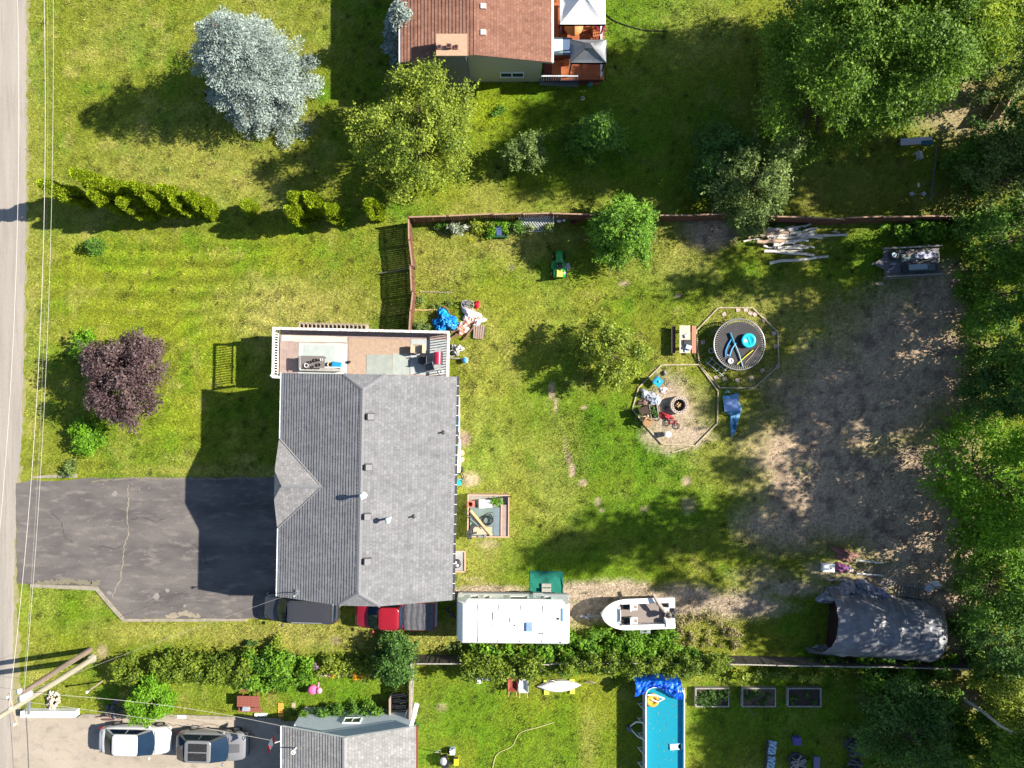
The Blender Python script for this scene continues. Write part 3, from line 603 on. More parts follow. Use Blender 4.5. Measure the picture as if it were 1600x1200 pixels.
# ---------------------------------------------------------------- deck on the north side
DR = math.radians(-1.3); dk = bpy.data.objects.new('deck', None); C.objects.link(dk); dk.location = (X(569, 2.9), Y(553, 2.9), 0); dk.rotation_euler = (0, 0, DR)
tag(dk, 'raised timber deck with white railings on the north end of the grey roofed house', 'deck')
DW, DH, DZ = 5.40, 1.42, 2.85       # half width, half depth, floor height
b = B(); n = int(2 * DW / .142)
brd = B(); brd.box(0, 0, 0, .136, 2 * DH, .03); M_DBOARD = mat('pink_grey_deck_board', (.33, .25, .225), (.26, .19, .17), 3, .85, .003, 20)
for i in range(n): b.box(-DW + .071 + i * .142, 0, DZ - .03 + R_.uniform(0, .004), .136, 2 * DH, .03)
tag(b.build('deck_boards', M_DBOARD, dk), kind='stuff')
b = B(); b.bb(-DW, -DH - .3, DZ - .3, DW, DH, DZ - .035); b.build('deck_joists', M_WEATHER, dk)
lg = B(); lg.box(0, 0, 0, .14, .14, DZ - .3); p0 = None
for xx in (-DW + .2, -1.8, 1.8, DW - .2):
    p0 = lg.build('post', M_WEATHER, dk, (xx, DH - .2, 0)) if p0 is None else share(p0, dk, (xx, DH - .2, 0))
b = B(); RZ = DZ + 1.02
b.bb(-DW - .16, DH - .06, RZ - .05, DW + .1, DH + .10, RZ); b.bb(-DW - .16, -DH - .1, RZ - .05, -DW + .0, DH - .06, RZ); b.bb(DW - .05, -DH - .2, RZ - .05, DW + .1, DH - .06, RZ)
b.bb(-DW, DH - .02, DZ + .08, DW, DH + .04, DZ + .14); b.bb(-DW - .1, -DH, DZ + .08, -DW - .04, DH, DZ + .14); b.bb(DW, -DH, DZ + .08, DW + .05, DH, DZ + .14)
rl = b.build('railing', mat('peeling_white_paint', (.66, .64, .61), (.34, .29, .24), 9, .7, contrast=(.48, .60)), dk)
b = B(); k = -DH + .1
while k < DH: b.box(-DW - .07, k, DZ + .14, .05, .05, .84); b.box(DW + .025, k, DZ + .14, .05, .05, .84); k += .165
tag(b.build('balusters', M_WHITE, rl), kind='stuff')
b = B(); b.bb(-DW + .0, DH - .03, DZ + .14, DW - .02, DH + .0, RZ - .07); b.build('privacy_board', mat('brown_board_inside', (.19, .085, .06), (.13, .06, .045), 3, .8), rl)
b = B()
for i in range(17): b.box(-3.95 + i * .26, DH + .24, DZ - .1, .05, .34, .9)
b.bb(-4.1, DH + .40, DZ + .75, .4, DH + .44, DZ + .8); tag(b.build('planter_slats', M_WEATHER, dk), kind='stuff')
b = B(); b.bb(-DW - .35, -DH - .14, DZ + .6, -DW + .1, -DH - .05, DZ + .68); b.bb(-DW - .12, -DH - .25, DZ, -DW + .02, -DH - .11, RZ + .05); b.build('corner_post', M_WHITE, dk)
def on_deck(px, py, z=DZ): x, y = X(px, z) - dk.location[0], Y(py, z) - dk.location[1]; c, s = math.cos(-DR), math.sin(-DR); return x * c - y * s, x * s + y * c
def dsheet(name, x0, y0, x1, y1, h, m, label, cat):
    a = on_deck(x0, y1); c = on_deck(x1, y0); b = B(); p = jag([(a[0], a[1]), (c[0], a[1]), (c[0], c[1]), (a[0], c[1])], .5, .012); b.prism(p, 0, h)
    o = b.build(name, m, None, (dk.location[0], dk.location[1], DZ + .004), DR); return tag(o, label, cat)
dsheet('plywood_sheet', 544, 531, 640, 584, .012, M_PLY, 'bare tan plywood covering the middle of the house deck', 'plywood')
dsheet('floor_mat', 466, 537, 543, 584, .014, mat('chalky_vinyl', (.46, .47, .45), (.36, .38, .37), 1.3, .7), 'chalky grey vinyl flooring on the west half of the deck under the table', 'flooring')
dsheet('floor_mat', 475, 540, 524, 567, .03, mat('pale_sheet', (.37, .41, .40), (.31, .35, .34), 2, .6), 'pale square sheet lying on the vinyl north of the deck table', 'sheet')
dsheet('floor_mat', 440, 526, 542, 533, .03, mat('cream_strip', (.50, .48, .43), (.4, .38, .34), 3, .7), 'long cream strip along the north railing of the deck', 'strip')
dsheet('floor_mat', 572, 555, 613, 585, .03, mat('grey_rug', (.29, .31, .285), (.23, .255, .235), 2, .9), 'grey green rug lying on the plywood in the middle of the deck', 'rug')
dsheet('floor_mat', 613, 553, 640, 585, .022, mat('grey_rug_b', (.33, .355, .335), (.27, .30, .28), 2, .9), 'paler grey mat between the rug and the deck chairs', 'mat')
dsheet('floor_mat', 641, 531, 700, 585, .012, mat('blue_grey_vinyl', (.36, .38, .39), (.30, .325, .335), 2, .7), 'blue grey painted shadow under the grill at the east end of the deck', 'flooring')  # grey shadows on the east deck put into the colour of this sheet
# north side planks of the ground around deck: deck things
def cart(name, label, cat, px, py, z, rz, fn, group=None):
    o = thing(name, label, cat, px, py, z, rz, group); fn(o); return o
def f_table(o):
    b = B(); b.bb(-.82, -.38, .70, .82, .38, .74); b.build('table_top', mat('dark_slat_table', (.17, .15, .145), (.12, .105, .10), 12, .6, stretch=(1, 12, 1)), o)
    l = B(); l.box(0, 0, 0, .05, .05, .7); q = l.build('leg', M_DARK, o, (-.72, -.3, 0))
    for x, y in ((.72, -.3), (-.72, .3), (.72, .3)): share(q, o, (x, y, 0))
cart('patio_table', 'dark slatted patio table on the west half of the deck', 'table', 492, 566, DZ, DR, f_table)
for i, (px, py, r, h) in enumerate(((479, 571, .14, .1), (486, 566, .10, .16), (494, 563, .12, .12), (499, 570, .11, .14), (503, 562, .07, .2), (489, 573, .08, .1))):
    b = B(); b.lathe([(r * .7, 0), (r, h), (r * .85, h), (r * .6, .02)], 12); b.lathe([(0, h * .6), (r * .8, h * .6)], 12, mi=1)
    solo('plant_pot', b, [M_WHITE if i in (0, 4) else M_DARK, mat('potting_soil', (.03, .02, .015))], ['white round pot at the west end of the deck table', 'black pot next to the white pot on the deck table', 'black pot at the back middle of the deck table', 'black pot at the front middle of the deck table', 'small tall white pot at the east end of the deck table', 'smallest black pot on the front edge of the deck table'][i], 'pot', px, py, DZ + .745, 0, 'pots on the deck table')
b = B()
for k in range(16): b.torus((0, -.42 + k * .055, .03), .035, .012, 8, 5)
solo('white_chain', b, M_WHITE, 'white decorative chain hanging beside the west end of the deck table', 'chain', 469, 566, DZ + .7)
b = B(); b.bb(-1.3, -.12, 0, 1.3, .12, .42); b.bb(-1.3, .1, .42, 1.3, .16, .46, 1); solo('bench', b, [M_GREYWOOD, M_WHITE], 'long low grey bench against the house wall on the deck', 'bench', 503, 577, DZ, DR)
def f_cooler(o):
    b = B(); b.box(0, 0, 0, .55, .4, .36, taper=1.04); b.build('body', mat('blue_plastic', (.01, .22, .42), (.01, .18, .36)), o); b = B(); b.box(0, 0, .36, .58, .43, .06, taper=.93); b.build('lid', mat('blue_plastic', (.01, .22, .42)), o); b = B(); b.box(.33, -.05, .1, .1, .42, .05); b.build('handle', M_WHITE, o)
cart('cooler', 'bright blue cooler beside the deck table', 'cooler', 528, 571, DZ, -.15, f_cooler)
b = B(); b.lathe([(.14, 0), (.17, .3), (.13, .3), (.1, .05)], 12); solo('bucket', b, M_TAN, 'tan bucket between the deck table and the blue cooler', 'bucket', 517, 570, DZ)
b = B(); b.ball((0, 0, .08), .13, sz=(1, .8, .6)); b.ball((.1, .04, .14), .05); solo('cap', b, M_BLACK, 'small black object lying alone on the deck plywood', 'cap', 545, 566, DZ)
def f_chair(o, m, fr):
    b = B(); b.box(0, 0, .42, .5, .5, .05); b.build('seat', m, o); b = B(); b.box(.26, 0, .45, .05, .5, .5, ty=.15); b.build('backrest', m, o)
    l = B(); l.box(0, 0, 0, .04, .04, .43); q = l.build('leg', fr, o, (-.22, -.22, 0))
    for x, y in ((.22, -.22), (-.22, .22), (.22, .22)): share(q, o, (x, y, 0))
    a = B(); a.box(0, 0, .62, .45, .05, .04); a.box(-.2, 0, .42, .04, .04, .2); q = a.build('armrest', fr, o, (0, .26, 0)); share(q, o, (0, -.26, 0))
cart('patio_chair', 'beige box topped patio chair near the north railing of the deck', 'chair', 655, 546, DZ, DR, lambda o: (f_chair(o, M_TAN, M_WEATHER), B().box(0, 0, .47, .95, .5, .12).build('cushion', M_TAN, o)))
cart('patio_chair', 'dark patio chair facing west between rug and grill on the deck', 'chair', 661, 563, DZ, DR, lambda o: f_chair(o, mat('dark_mesh', (.05, .05, .055), (.08, .08, .085)), M_DARK))
cart('patio_chair', 'grey patio chair behind the dark one at the deck wall', 'chair', 672, 574, DZ, DR + .3, lambda o: f_chair(o, mat('grey_sling', (.16, .17, .18), (.12, .13, .14)), M_STEEL))
def f_grill(o):
    b = B(); b.box(0, 0, .1, .5, .75, .65); b.build('cabinet', M_DARK, o)
    b = B(); vs = []; m = 8
    rings = [[(x, .36 * (1 if e else -1) , 0) for x in (0,)] for e in (0, 1)]
    rr = []
    for y in (-.37, .37): rr.append([(.26 * math.cos(PI * k / m), y, .75 + .24 * math.sin(PI * k / m)) for k in range(m + 1)])
    b.loft(rr); b.build('hood', mat('crimson_enamel', (.40, .012, .05), (.34, .01, .04), 3, .3, spec=.6), o)
    s = B(); s.box(0, 0, 0, .42, .26, .04); q = s.build('side_shelf', mat('grey_shelf', (.30, .30, .31)), o, (0, .52, .72)); share(q, o, (0, -.52, .72))
    l = B(); l.cyl((-.27, -.3, .82), (-.27, .3, .82), .018); l.build('handle', M_STEEL, o)
cart('grill', 'crimson hooded barbecue grill against the east railing of the deck', 'barbecue', 686, 560, DZ, DR, f_grill)
b = B(); b.torus((0, 0, .05), .14, .03, 14, 6, sz=.8); b.box(.1, 0, 0, .12, .2, .06); solo('slipper', b, M_WHITE, 'pair of white slippers by the southeast corner of the deck', 'slippers', 689, 581, DZ)
# ---------------------------------------------------------------- north neighbour
n1 = thing('house', 'neighbour house with brown shingle roof and brick chimney at the top edge', 'house', 742, 100, 0, 0); ox, oy = n1.location[0], n1.location[1]
lx = lambda wx: wx - ox; ly = lambda wy: wy - oy
xw0, xe0, xr, ys = -6.96, 2.48, -2.24, 20.12
p = 1.0 / 4.72; b = B()
courses(b, lx(xw0), 3.8, p, None, lambda z: ly(ys), lambda z: ly(ys + 13), d=1, zmax=4.8, step=.22, t=.035); courses(b, lx(xe0), 3.8, p, None, lambda z: ly(ys), lambda z: ly(ys + 13), d=-1, zmax=4.8, step=.2, t=.022)
rf = b.build('roof', M_BROWN, n1)
b = B(); b.bb(lx(xw0) + .5, ly(ys + .4), 0, lx(xe0) - .55, ly(ys + 12.6), 3.8); b.add([(lx(xw0) + .5, ly(ys + .4), 3.78), (lx(xe0) - .55, ly(ys + .4), 3.78), (lx(xr), ly(ys + .4), 4.74)], [(0, 1, 2)]); b.build('wall', M_SIDING, n1)
B().bb(lx(xw0) - .12, ly(ys), 3.62, lx(xw0), ly(ys + 13), 3.8).build('gutter', M_WHITE, n1); B().bb(lx(xe0), ly(ys - .0), 3.62, lx(xe0) + .13, ly(ys + 13), 3.8).build('gutter', M_WHITE, n1)
b = B()
for q0, q1 in (((lx(xw0), 3.8), (lx(xr), 4.8)), ((lx(xr), 4.8), (lx(xe0), 3.8))): b.add([(q0[0], ly(ys) - .012, q0[1] - .16), (q1[0], ly(ys) - .012, q1[1] - .16), (q1[0], ly(ys) - .012, q1[1] + .02), (q0[0], ly(ys) - .012, q0[1] + .02)], [(0, 1, 2, 3)])
b.build('bargeboard', mat('tan_trim', (.42, .33, .25)), n1)
# chimney: face stepped, cap with three flues, brick courses proud of the joints
cx0, cx1, cy0, cy1, cz = lx(X(684, 5.1)), lx(X(728, 5.1)), ly(19.98), ly(ys + 1.0), 5.1
b = B(); b.bb(cx0 + .03, cy0 + .03, 0, cx1 - .03, cy1, cz - .02); ch = b.build('chimney', mat('chimney_mortar', (.11, .10, .10), (.08, .075, .075)), n1)
b = B(); b.bb(cx0 - .09, cy0 - .09, cz - .02, cx1 + .09, cy1 + .1, cz + .1); b.build('chimney_cap', mat('tan_cap', (.42, .28, .19), (.35, .22, .15), 6), ch)
b = B(); row = 0; z = .02
while z < cz - .12:
    k = cx0 + (.0 if row % 2 else -.14)
    while k < cx1: a0, a1 = max(cx0, k), min(cx1, k + .27); k += .285; (a1 - a0 > .05) and b.bb(a0, cy0, z, a1, cy0 + .03, z + .085)
    k = cy0 + (.03 if row % 2 else .16)
    while k < cy1: b.bb(cx0, k, z, cx0 + .03, min(cy1, k + .27), z + .085); b.bb(cx1 - .03, k, z, cx1, min(cy1, k + .27), z + .085); k += .285
    z += .1; row += 1
tag(b.build('bricks', M_BRICK, ch), kind='stuff')
for i, (px, w) in enumerate(((687, .24), (702, .3), (713, .24))):
    b = B(); b.box(0, 0, 0, w, .26, .1 + .14 * (i == 1)); b.box(0, 0, .1 + .14 * (i == 1), w * .6, .16, .02, mi=1); b.build('flue', [mat('clay_flue', (.20, .09, .07)), M_BLACK], ch, (lx(X(px, 5.2)), ly(Y(74, 5.2)), cz + .1))
v = B(); v.box(0, 0, 0, .36, .36, .2, taper=.85); q = v.build('roof_vent', mat('pale_vent', (.62, .58, .56)), rf, (lx(X(755, 4.8)), ly(Y(9, 4.8)), 4.62)); share(q, rf, (lx(X(755, 4.8)), ly(Y(50, 4.8)), 4.62))
windowpart(n1, lx(X(800, 1.2)), ly(ys + .4), .8, 1.6, .75, 's')
# neighbour deck, gazebos
nd = thing('deck', 'red stained timber deck beside the brown roofed neighbour house', 'deck', 903, 60, 0, 0); dx0, dy0 = nd.location[0], nd.location[1]
gx = lambda px, z=1.0: X(px, z) - dx0; gyf = lambda py, z=1.0: Y(py, z) - dy0
brd = B(); brd.box(0, 0, 0, .14, 7.2, .03); q = None
k = gx(862) + .1; i = 0
M_DRED = mat('orange_red_deck_board', (.36, .11, .042), (.27, .08, .035), 4, .75, .003, 20)
while k < gx(942):
    q = brd.build('deck_board', M_DRED, nd, (k, gyf(40), 1.0)) if q is None else share(q, nd, (k, gyf(40), 1.0)); k += .15
b = B(); b.bb(gx(850), gyf(126), .85, gx(942), gyf(100), 1.0); 
b.bb(gx(862), gyf(-40), 0.7, gx(942), gyf(118), .995)
b.build('deck_frame', mat('dark_red_frame', (.10, .03, .022), (.07, .022, .018)), nd)
b = B(); k = 0
b.bb(gx(846, 1.9), gyf(120, 1.9), 1.88, gx(903, 1.9), gyf(118, 1.9), 1.95); b.bb(gx(938, 1.9), gyf(120, 1.9), 1.88, gx(941, 1.9), gyf(-40, 1.9), 1.95)
for i in range(16): b.box(gx(846, 1.5) + i * .16, gyf(121, 1.5), 1.0, .04, .04, .88)
for i in range(30): b.box(gx(940, 1.5), gyf(118, 1.5) + i * .2, 1.0, .04, .04, .88)
b.build('railing', mat('white_top_rail', (.60, .62, .66)), nd)
st = B(); st.box(0, 0, 0, 1.9, .3, .06); q = None
for i in range(4):
    q = st.build('step', M_WOODRED, nd, (gx(916, .8), gyf(100) - i * .3, .78 - .2 * i)) if q is None else share(q, nd, (gx(916, .8), gyf(100) - i * .3, .78 - .2 * i))
def canopy(name, label, px0, py0, px1, py1, ze, zt, m, m2, seams=True, top=False):
    cx, cy = (px0 + px1) / 2, (py0 + py1) / 2; o = thing(name, label, 'gazebo', cx, cy, 1.03 if False else ze - 2.1, 0); bz = ze - 2.1
    x0, x1, y0, y1 = X(px0, ze) - o.location[0], X(px1, ze) - o.location[0], Y(py1, ze) - o.location[1], Y(py0, ze) - o.location[1]; h = ze - bz; T = zt - bz
    c = ((x0 + x1) / 2, (y0 + y1) / 2, T); cor = [(x0, y0, h), (x1, y0, h), (x1, y1, h), (x0, y1, h)]; b = B()
    for i in range(4): 
        A, D = cor[i], cor[(i + 1) % 4]; b.patch(A, D, c, c, 8, 8, (0, 0, -.12), 0)
    b.build('canopy', m, o); b = B()
    for i in range(4): A, D = cor[i], cor[(i + 1) % 4]; b.add([A, D, (D[0], D[1], h - .22), (A[0], A[1], h - .22)], [(0, 1, 2, 3), (3, 2, 1, 0)])
    b.build('valance', m, o)
    if seams:
        b = B()
        for A in cor: b.cyl((A[0], A[1], A[2] + .02), (c[0], c[1], c[2] + .02), .03, n=5)
        b.build('seam', m2, o)
    if top:
        b = B(); s = .24; q = [(c[0] + (k[0] - c[0]) * s, c[1] + (k[1] - c[1]) * s, T - .12) for k in cor]; b.add(q + [(c[0], c[1], T + .18)], [(0, 1, 4), (1, 2, 4), (2, 3, 4), (3, 0, 4)]); b.build('vent_cap', m, o)
    l = B(); l.box(0, 0, 0, .08, .08, h); q = None
    for k in cor:
        L_ = (k[0] * .93 + c[0] * .07, k[1] * .93 + c[1] * .07, 0); q = l.build('leg', M_DARK, o, L_) if q is None else share(q, o, L_)
canopy('gazebo', 'white fabric pop up gazebo on the red neighbour deck', 875, -32, 946, 38, 3.3, 4.2, mat('white_canopy_fabric', (.72, .72, .71), (.66, .66, .66), 2, .8, .01, 5), M_WHITE, False)
canopy('gazebo', 'grey panelled hardtop gazebo with vent cap on the neighbour deck', 891, 62, 947, 98, 3.2, 4.1, mat('grey_metal_panel', (.22, .23, .25), (.17, .18, .20), 5, .35, metal=.4), mat('dark_seam', (.10, .10, .12)), True, True)
b = B(); b.lathe([(0, 0), (1.0, 0), (1.05, .5), (.95, .55), (0, .5)], 8); 
def f_round(o):
    b = B(); b.lathe([(0.0, .75), (.62, .75), (.62, .70), (0, .70)], 20); 
    b.build('table_top', mat('orange_slat_table', (.50, .20, .06), (.40, .15, .05), 14, .6, stretch=(1, 8, 1)), o); b = B(); b.cyl((0, 0, 0), (0, 0, .7), .06); b.build('table_post', M_WOODRED, o)
cart('patio_table', 'round orange slatted table on the red deck below the white gazebo', 'table', 895, 50, 1.03, .6, f_round)
b = B(); cl = np.array([[.0, .0, .5], [.15, .1, .4], [-.15, .05, .4], [.1, -.2, .35], [-.05, .2, .45]]); rng = np.random.default_rng(3)
o = thing('plant_pot', 'pot of magenta flowers between white gazebo and grey gazebo', 'flower pot', 935, 48, 1.03); link('flowers', foliage(rng, cl, .22, 200, 'flowers', leafmat('magenta_petal', (.25, .005, .06), (.60, .02, .18), .2), .08), o); B().lathe([(.15, 0), (.22, .3), (.2, .3), (0, .25)], 12).build('pot', M_WOODRED, o)
o = thing('plant_pot', 'pot of dark red flowers against the house wall on the red deck', 'flower pot', 879, 47, 1.03); link('flowers', foliage(rng, cl, .2, 160, 'flowers', leafmat('red_petal', (.12, .01, .03), (.45, .02, .08), .2), .08), o); B().lathe([(.15, 0), (.22, .3), (.2, .3), (0, .25)], 12).build('pot', M_WOODRED, o)
def f_schair(o):
    for k in range(4): B().box(0, -.21 + k * .13, .42, .5, .1, .03).build('seat_slat', M_REDWOODY, o)
    for k in range(3): B().box(.28, -.18 + k * .17, .44, .03, .12, .45, ty=.2).build('back_slat', M_REDWOODY, o)
    l = B(); l.box(0, 0, 0, .05, .05, .42); q = l.build('leg', M_WOODRED, o, (-.2, -.2, 0))
    for x, y in ((.2, -.2), (-.2, .2), (.2, .2)): share(q, o, (x, y, 0))
cart('patio_chair', 'orange slatted chair between round table and magenta flowers', 'chair', 915, 46, 1.03, .3, f_schair)
cart('patio_chair', 'orange slatted chair beside the grey gazebo and magenta flowers', 'chair', 930, 57, 1.03, 1.8, f_schair)
b = B(); b.bb(-.55, -.5, 0, .55, .5, .8); b.bb(-.6, -.55, .8, .0, .55, .92, 1); b.bb(.01, -.55, .8, .6, .55, .9, 2)
solo('hot_tub', b, [M_WOODRED, mat('pale_tub_cover', (.40, .52, .56), (.33, .44, .5), 1.5, .5), mat('blue_tub_cover', (.09, .14, .25), (.07, .11, .2), 2, .5)], 'blue covered hot tub between house wall and grey gazebo', 'hot tub', 878, 82, 1.03)
b = B(); b.box(0, 0, 0, .35, .3, .35); b.box(0, 0, .35, .38, .33, .03); solo('side_table', b, M_REDWOODY, 'small orange cube table below the grey gazebo', 'table', 885, 99, 1.03)
b = B(); b.bb(-1.3, -.3, 0, 1.3, .3, .45); b.bb(-1.32, -.34, .45, 1.32, .3, .5, 1); 
solo('stone_planter', b, [M_BRICK, mat('grey_gravel_top', (.16, .16, .17), (.10, .10, .11), 12, .9, .02, 14)], 'grey stone planter along the foot of the neighbour deck', 'planter', 873, 128, 0, -.05)
o = tag(strip('garden_hose', [(946, 22), (960, 33), (985, 42), (1010, 48), (1042, 49)], .001, .02, M_BLACK)); bpy.data.objects.remove(o)
def hose(name, pts, r, m, label, cat='hose'):
    P = pxp(pts); out = []
    for i in range(len(P) - 1):
        a = P[max(0, i - 1)]; b_, c = P[i], P[i + 1]; d = P[min(len(P) - 1, i + 2)]
        for k in range(6):
            t = k / 6; f = lambda j: .5 * ((2 * b_[j]) + (-a[j] + c[j]) * t + (2 * a[j] - 5 * b_[j] + 4 * c[j] - d[j]) * t * t + (-a[j] + 3 * b_[j] - 3 * c[j] + d[j]) * t ** 3); out.append((f(0), f(1), r + .01))
    out.append((*P[-1], r + .01)); b = B().tube(out, r, 6); x0, y0, _ = out[0]
    b.v = [(v[0] - x0, v[1] - y0, v[2]) for v in b.v]; return tag(b.build(name, m, None, (x0, y0, 0)), label, cat)
hose('garden_hose', [(946, 22), (960, 33), (985, 42), (1010, 48), (1042, 49)], .035, M_BLACK, 'black hose curving over the lawn from the white gazebo')
hose('garden_hose', [(768, 1215), (775, 1180), (800, 1165), (812, 1145), (840, 1136), (866, 1128)], .03, mat('yellow_hose', (.48, .46, .20)), 'yellowish hose snaking across the lawn beside the pool yard')
# ---------------------------------------------------------------- south neighbour house
n2 = thing('house', 'neighbour house with pale grey shingle roof and pale blue gable at the bottom edge', 'house', 540, 1170, 0, 0); ox2, oy2 = n2.location[0], n2.location[1]
zE, zR = 3.0, 4.45; k3 = (H - zE) / H / S; x0 = (441 - 800) * k3 - ox2; x1 = (650 - 800) * k3 - ox2; yN = (600 - 1135) * k3 - oy2; xm = (538.5 - 800) / S * (H - zR) / H - ox2
pw = (zR - zE) / (xm - x0); pe = (zR - zE) / (x1 - xm); b = B()
courses(b, x0, zE, pw, None, lambda z: yN - 12, lambda z: yN, d=1, zmax=zR, step=.19, t=.035); courses(b, x1, zE, pe, None, lambda z: yN - 12, lambda z: yN, d=-1, zmax=zR, t=.012)
rf = b.build('roof', M_LGREY, n2); b = B(); hiplines(b, (xm, yN, zR), (xm, yN - 12, zR), .14); b.build('ridge_cap', mat('pale_ridge', (.27, .27, .28), (.23, .23, .24)), rf)
b = B(); yw = yN - .25; b.bb(x0 + .5, yw - 11.5, 0, x1 - .5, yw, zE); b.add([(x0 + .5, yw, zE - .02), (x1 - .5, yw, zE - .02), (xm, yw, zR - .08)], [(2, 1, 0)]); b.build('wall', M_PALEBLUE, n2)
B().bb(x0 - .12, yN - 12, zE - .15, x0, yN, zE).build('gutter', M_WHITE, n2); B().bb(x1, yN - 12, zE - .15, x1 + .12, yN, zE).build('gutter', M_WOODRED, n2)
b = B()
for A, D in (((x0, zE), (xm, zR)), ((xm, zR), (x1, zE))): b.add([(A[0], yN + .012, A[1] - .14), (D[0], yN + .012, D[1] - .14), (D[0], yN + .012, D[1] + .02), (A[0], yN + .012, A[1] + .02)], [(3, 2, 1, 0)])
b.build('bargeboard', M_WHITE, n2)
windowpart(n2, X(549, 2) - ox2, yw, 1.35, 1.15, .75, 'n')
b = B(); b.cyl((0, 0, -.2), (0, 0, .6), .04); b.torus((0, 0, .62), .12, .03, 10, 5); b.build('vent_pipe', M_WHITE, rf, (X(462, 3.4) - ox2, Y(1169, 3.4) - oy2, 3.3))
b = B(); b.box(0, 0, 0, .25, .2, .1); b.build('roof_vent', M_STEEL, rf, (X(470, 3.4) - ox2, Y(1157, 3.4) - oy2, 3.3))
b = B(); b.tube([(0, 0, .0), (.1, .1, 1.2), (.45, .9, 2.2), (.5, 1.3, 2.4)], .035); solo('downpipe_arm', b, M_WHITE, 'white bent metal pole leaning out from the pale blue gable', 'pole', 466, 1136, 0)
b = B(); b.bb(-1.3, -.5, 0, 1.3, .5, .12); solo('concrete_slab', b, mat('pale_slab', (.5, .54, .56), (.42, .46, .5)), 'pale concrete slab in front of the blue gable wall', 'slab', 560, 1120, 0)
# flag on the corner of the roof: red, white, red with a red leaf
fl = thing('flag', 'small red and white maple leaf flag hanging at the corner of the pale grey roof', 'flag', 442, 1156, 2.5, 0)
B().tube([(0, 0, 0), (-.15, .35, 1.1)], .02).build('flagpole', M_WHITE, fl)
b = B(); q = [(-.18, .42, 1.1), (-.62, -.45, .95)]
for i, m in ((0, 0), (1, 1), (2, 1), (3, 0)):
    f0, f1 = i / 4, (i + 1) / 4; f = lambda s, w: (-.12 - .50 * s - .10 * w, .45 - .85 * s + .03 * w, 1.1 - .15 * s + .04 * math.sin(7 * s + 3 * w) - .2 * w)
    b.add([f(f0, 0), f(f1, 0), f(f1, 3.2), f(f0, 3.2)], [(0, 1, 2, 3)], m)
b.build('cloth', [mat('flag_red', (.62, .02, .03)), M_WHITE], fl)
b = B(); lf = [(0, 1), (.18, .6), (.5, .75), (.4, .3), (.8, .2), (.45, -.1), (.5, -.4), (.08, -.3), (0, -.8), (-.08, -.3), (-.5, -.4), (-.45, -.1), (-.8, .2), (-.4, .3), (-.5, .75), (-.18, .6)]
b.add([(-.50 + a * .10, .02 + c * .10, .93) for a, c in lf], [list(range(16))]); b.build('maple_leaf', mat('flag_red', (.6, .02, .03)), fl)
# ---------------------------------------------------------------- fences
def board_fence(name, label, pts, h, panel=2.35, m=M_FENCE, mt=M_FENCETOP, side=1, top_w=.09, wob=.05, group=None, bw=.14):
    """pts: top-line pixels; boards joined per panel, posts and caps are parts"""
    P = [(X(a, h), Y(c, h)) for a, c in pts]; f = bpy.data.objects.new(name, None); C.objects.link(f); f.location = (*P[0], 0); tag(f, label, 'fence', group)
    o = P[0]; pm = B(); pm.box(0, 0, 0, .10, .10, h + .04); post = None
    for i in range(len(P) - 1):
        (x0, y0), (x1, y1) = P[i], P[i + 1]; L = math.hypot(x1 - x0, y1 - y0); n = max(1, round(L / panel)); a = math.atan2(y1 - y0, x1 - x0)
        for k in range(n):
            j0, j1 = R_.uniform(-wob, wob), R_.uniform(-wob, wob)
            xa, ya = x0 + (x1 - x0) * k / n - o[0], y0 + (y1 - y0) * k / n - o[1]; l = L / n; b = B(); u = .02; dz = R_.uniform(-.05, .03)
            while u < l - .05: b.box(u + bw / 2 - .01, R_.gauss(0, .006) + side * .02, .03, bw - .012, .02, h - .05 + dz + R_.gauss(0, .01), R_.gauss(0, .01), 0, tx=R_.gauss(0, .006)); u += bw
            pa = b.build('fence_panel', m, f, (xa, ya, 0), a + (j1 - j0) / l)
            B().box(l / 2, 0, h - .03 + dz, l, top_w, .035).build('fence_cap', mt, pa); B().bb(0, -side * .05, .35, l, -side * .012, .43).build('fence_rail', mt, pa); B().bb(0, -side * .05, h - .35, l, -side * .012, h - .27).build('fence_rail', mt, pa)
            post = pm.build('post', m, f, (xa, ya, 0), a) if post is None else share(post, f, (xa, ya, 0), a)
    return f
board_fence('board_fence', 'long brown board fence between the back garden and the north lawn', [(638, 339), (700, 337), (770, 335), (862, 333), (925, 334), (1030, 336), (1140, 335), (1200, 338), (1320, 340), (1440, 337), (1610, 338)], 1.75, side=-1)
board_fence('board_fence', 'bowed brown fence running down from the corner to the house deck', [(638, 341), (639, 375), (641, 415), (645, 455), (641, 485), (641, 524)], 1.65, side=1, wob=.07)
board_fence('board_fence', 'pale topped fence between the two southern gardens', [(642, 1039), (641, 1080), (640, 1136), (641, 1180)], 1.6, m=M_GREYWOOD, mt=M_WEATHER, side=-1, top_w=.14)
board_fence('board_fence', 'grey fence with thin white top rail behind the hedges south of the caravan and shelter', [(650, 1037), (725, 1037), (860, 1038), (960, 1037), (1140, 1038), (1215, 1040), (1320, 1042), (1400, 1043), (1480, 1045), (1600, 1044)], 1.5, m=mat('dark_grey_fence', (.10, .09, .08), (.07, .06, .055)), mt=mat('pale_rail', (.42, .39, .34), (.24, .22, .19), 8), side=1, top_w=.07, wob=.02)
b = board_fence('board_fence', 'short slatted fence among the trees at the top right', [(1563, 182), (1575, 165), (1588, 140)], 1.4, m=M_WEATHER, wob=.01, bw=.3)
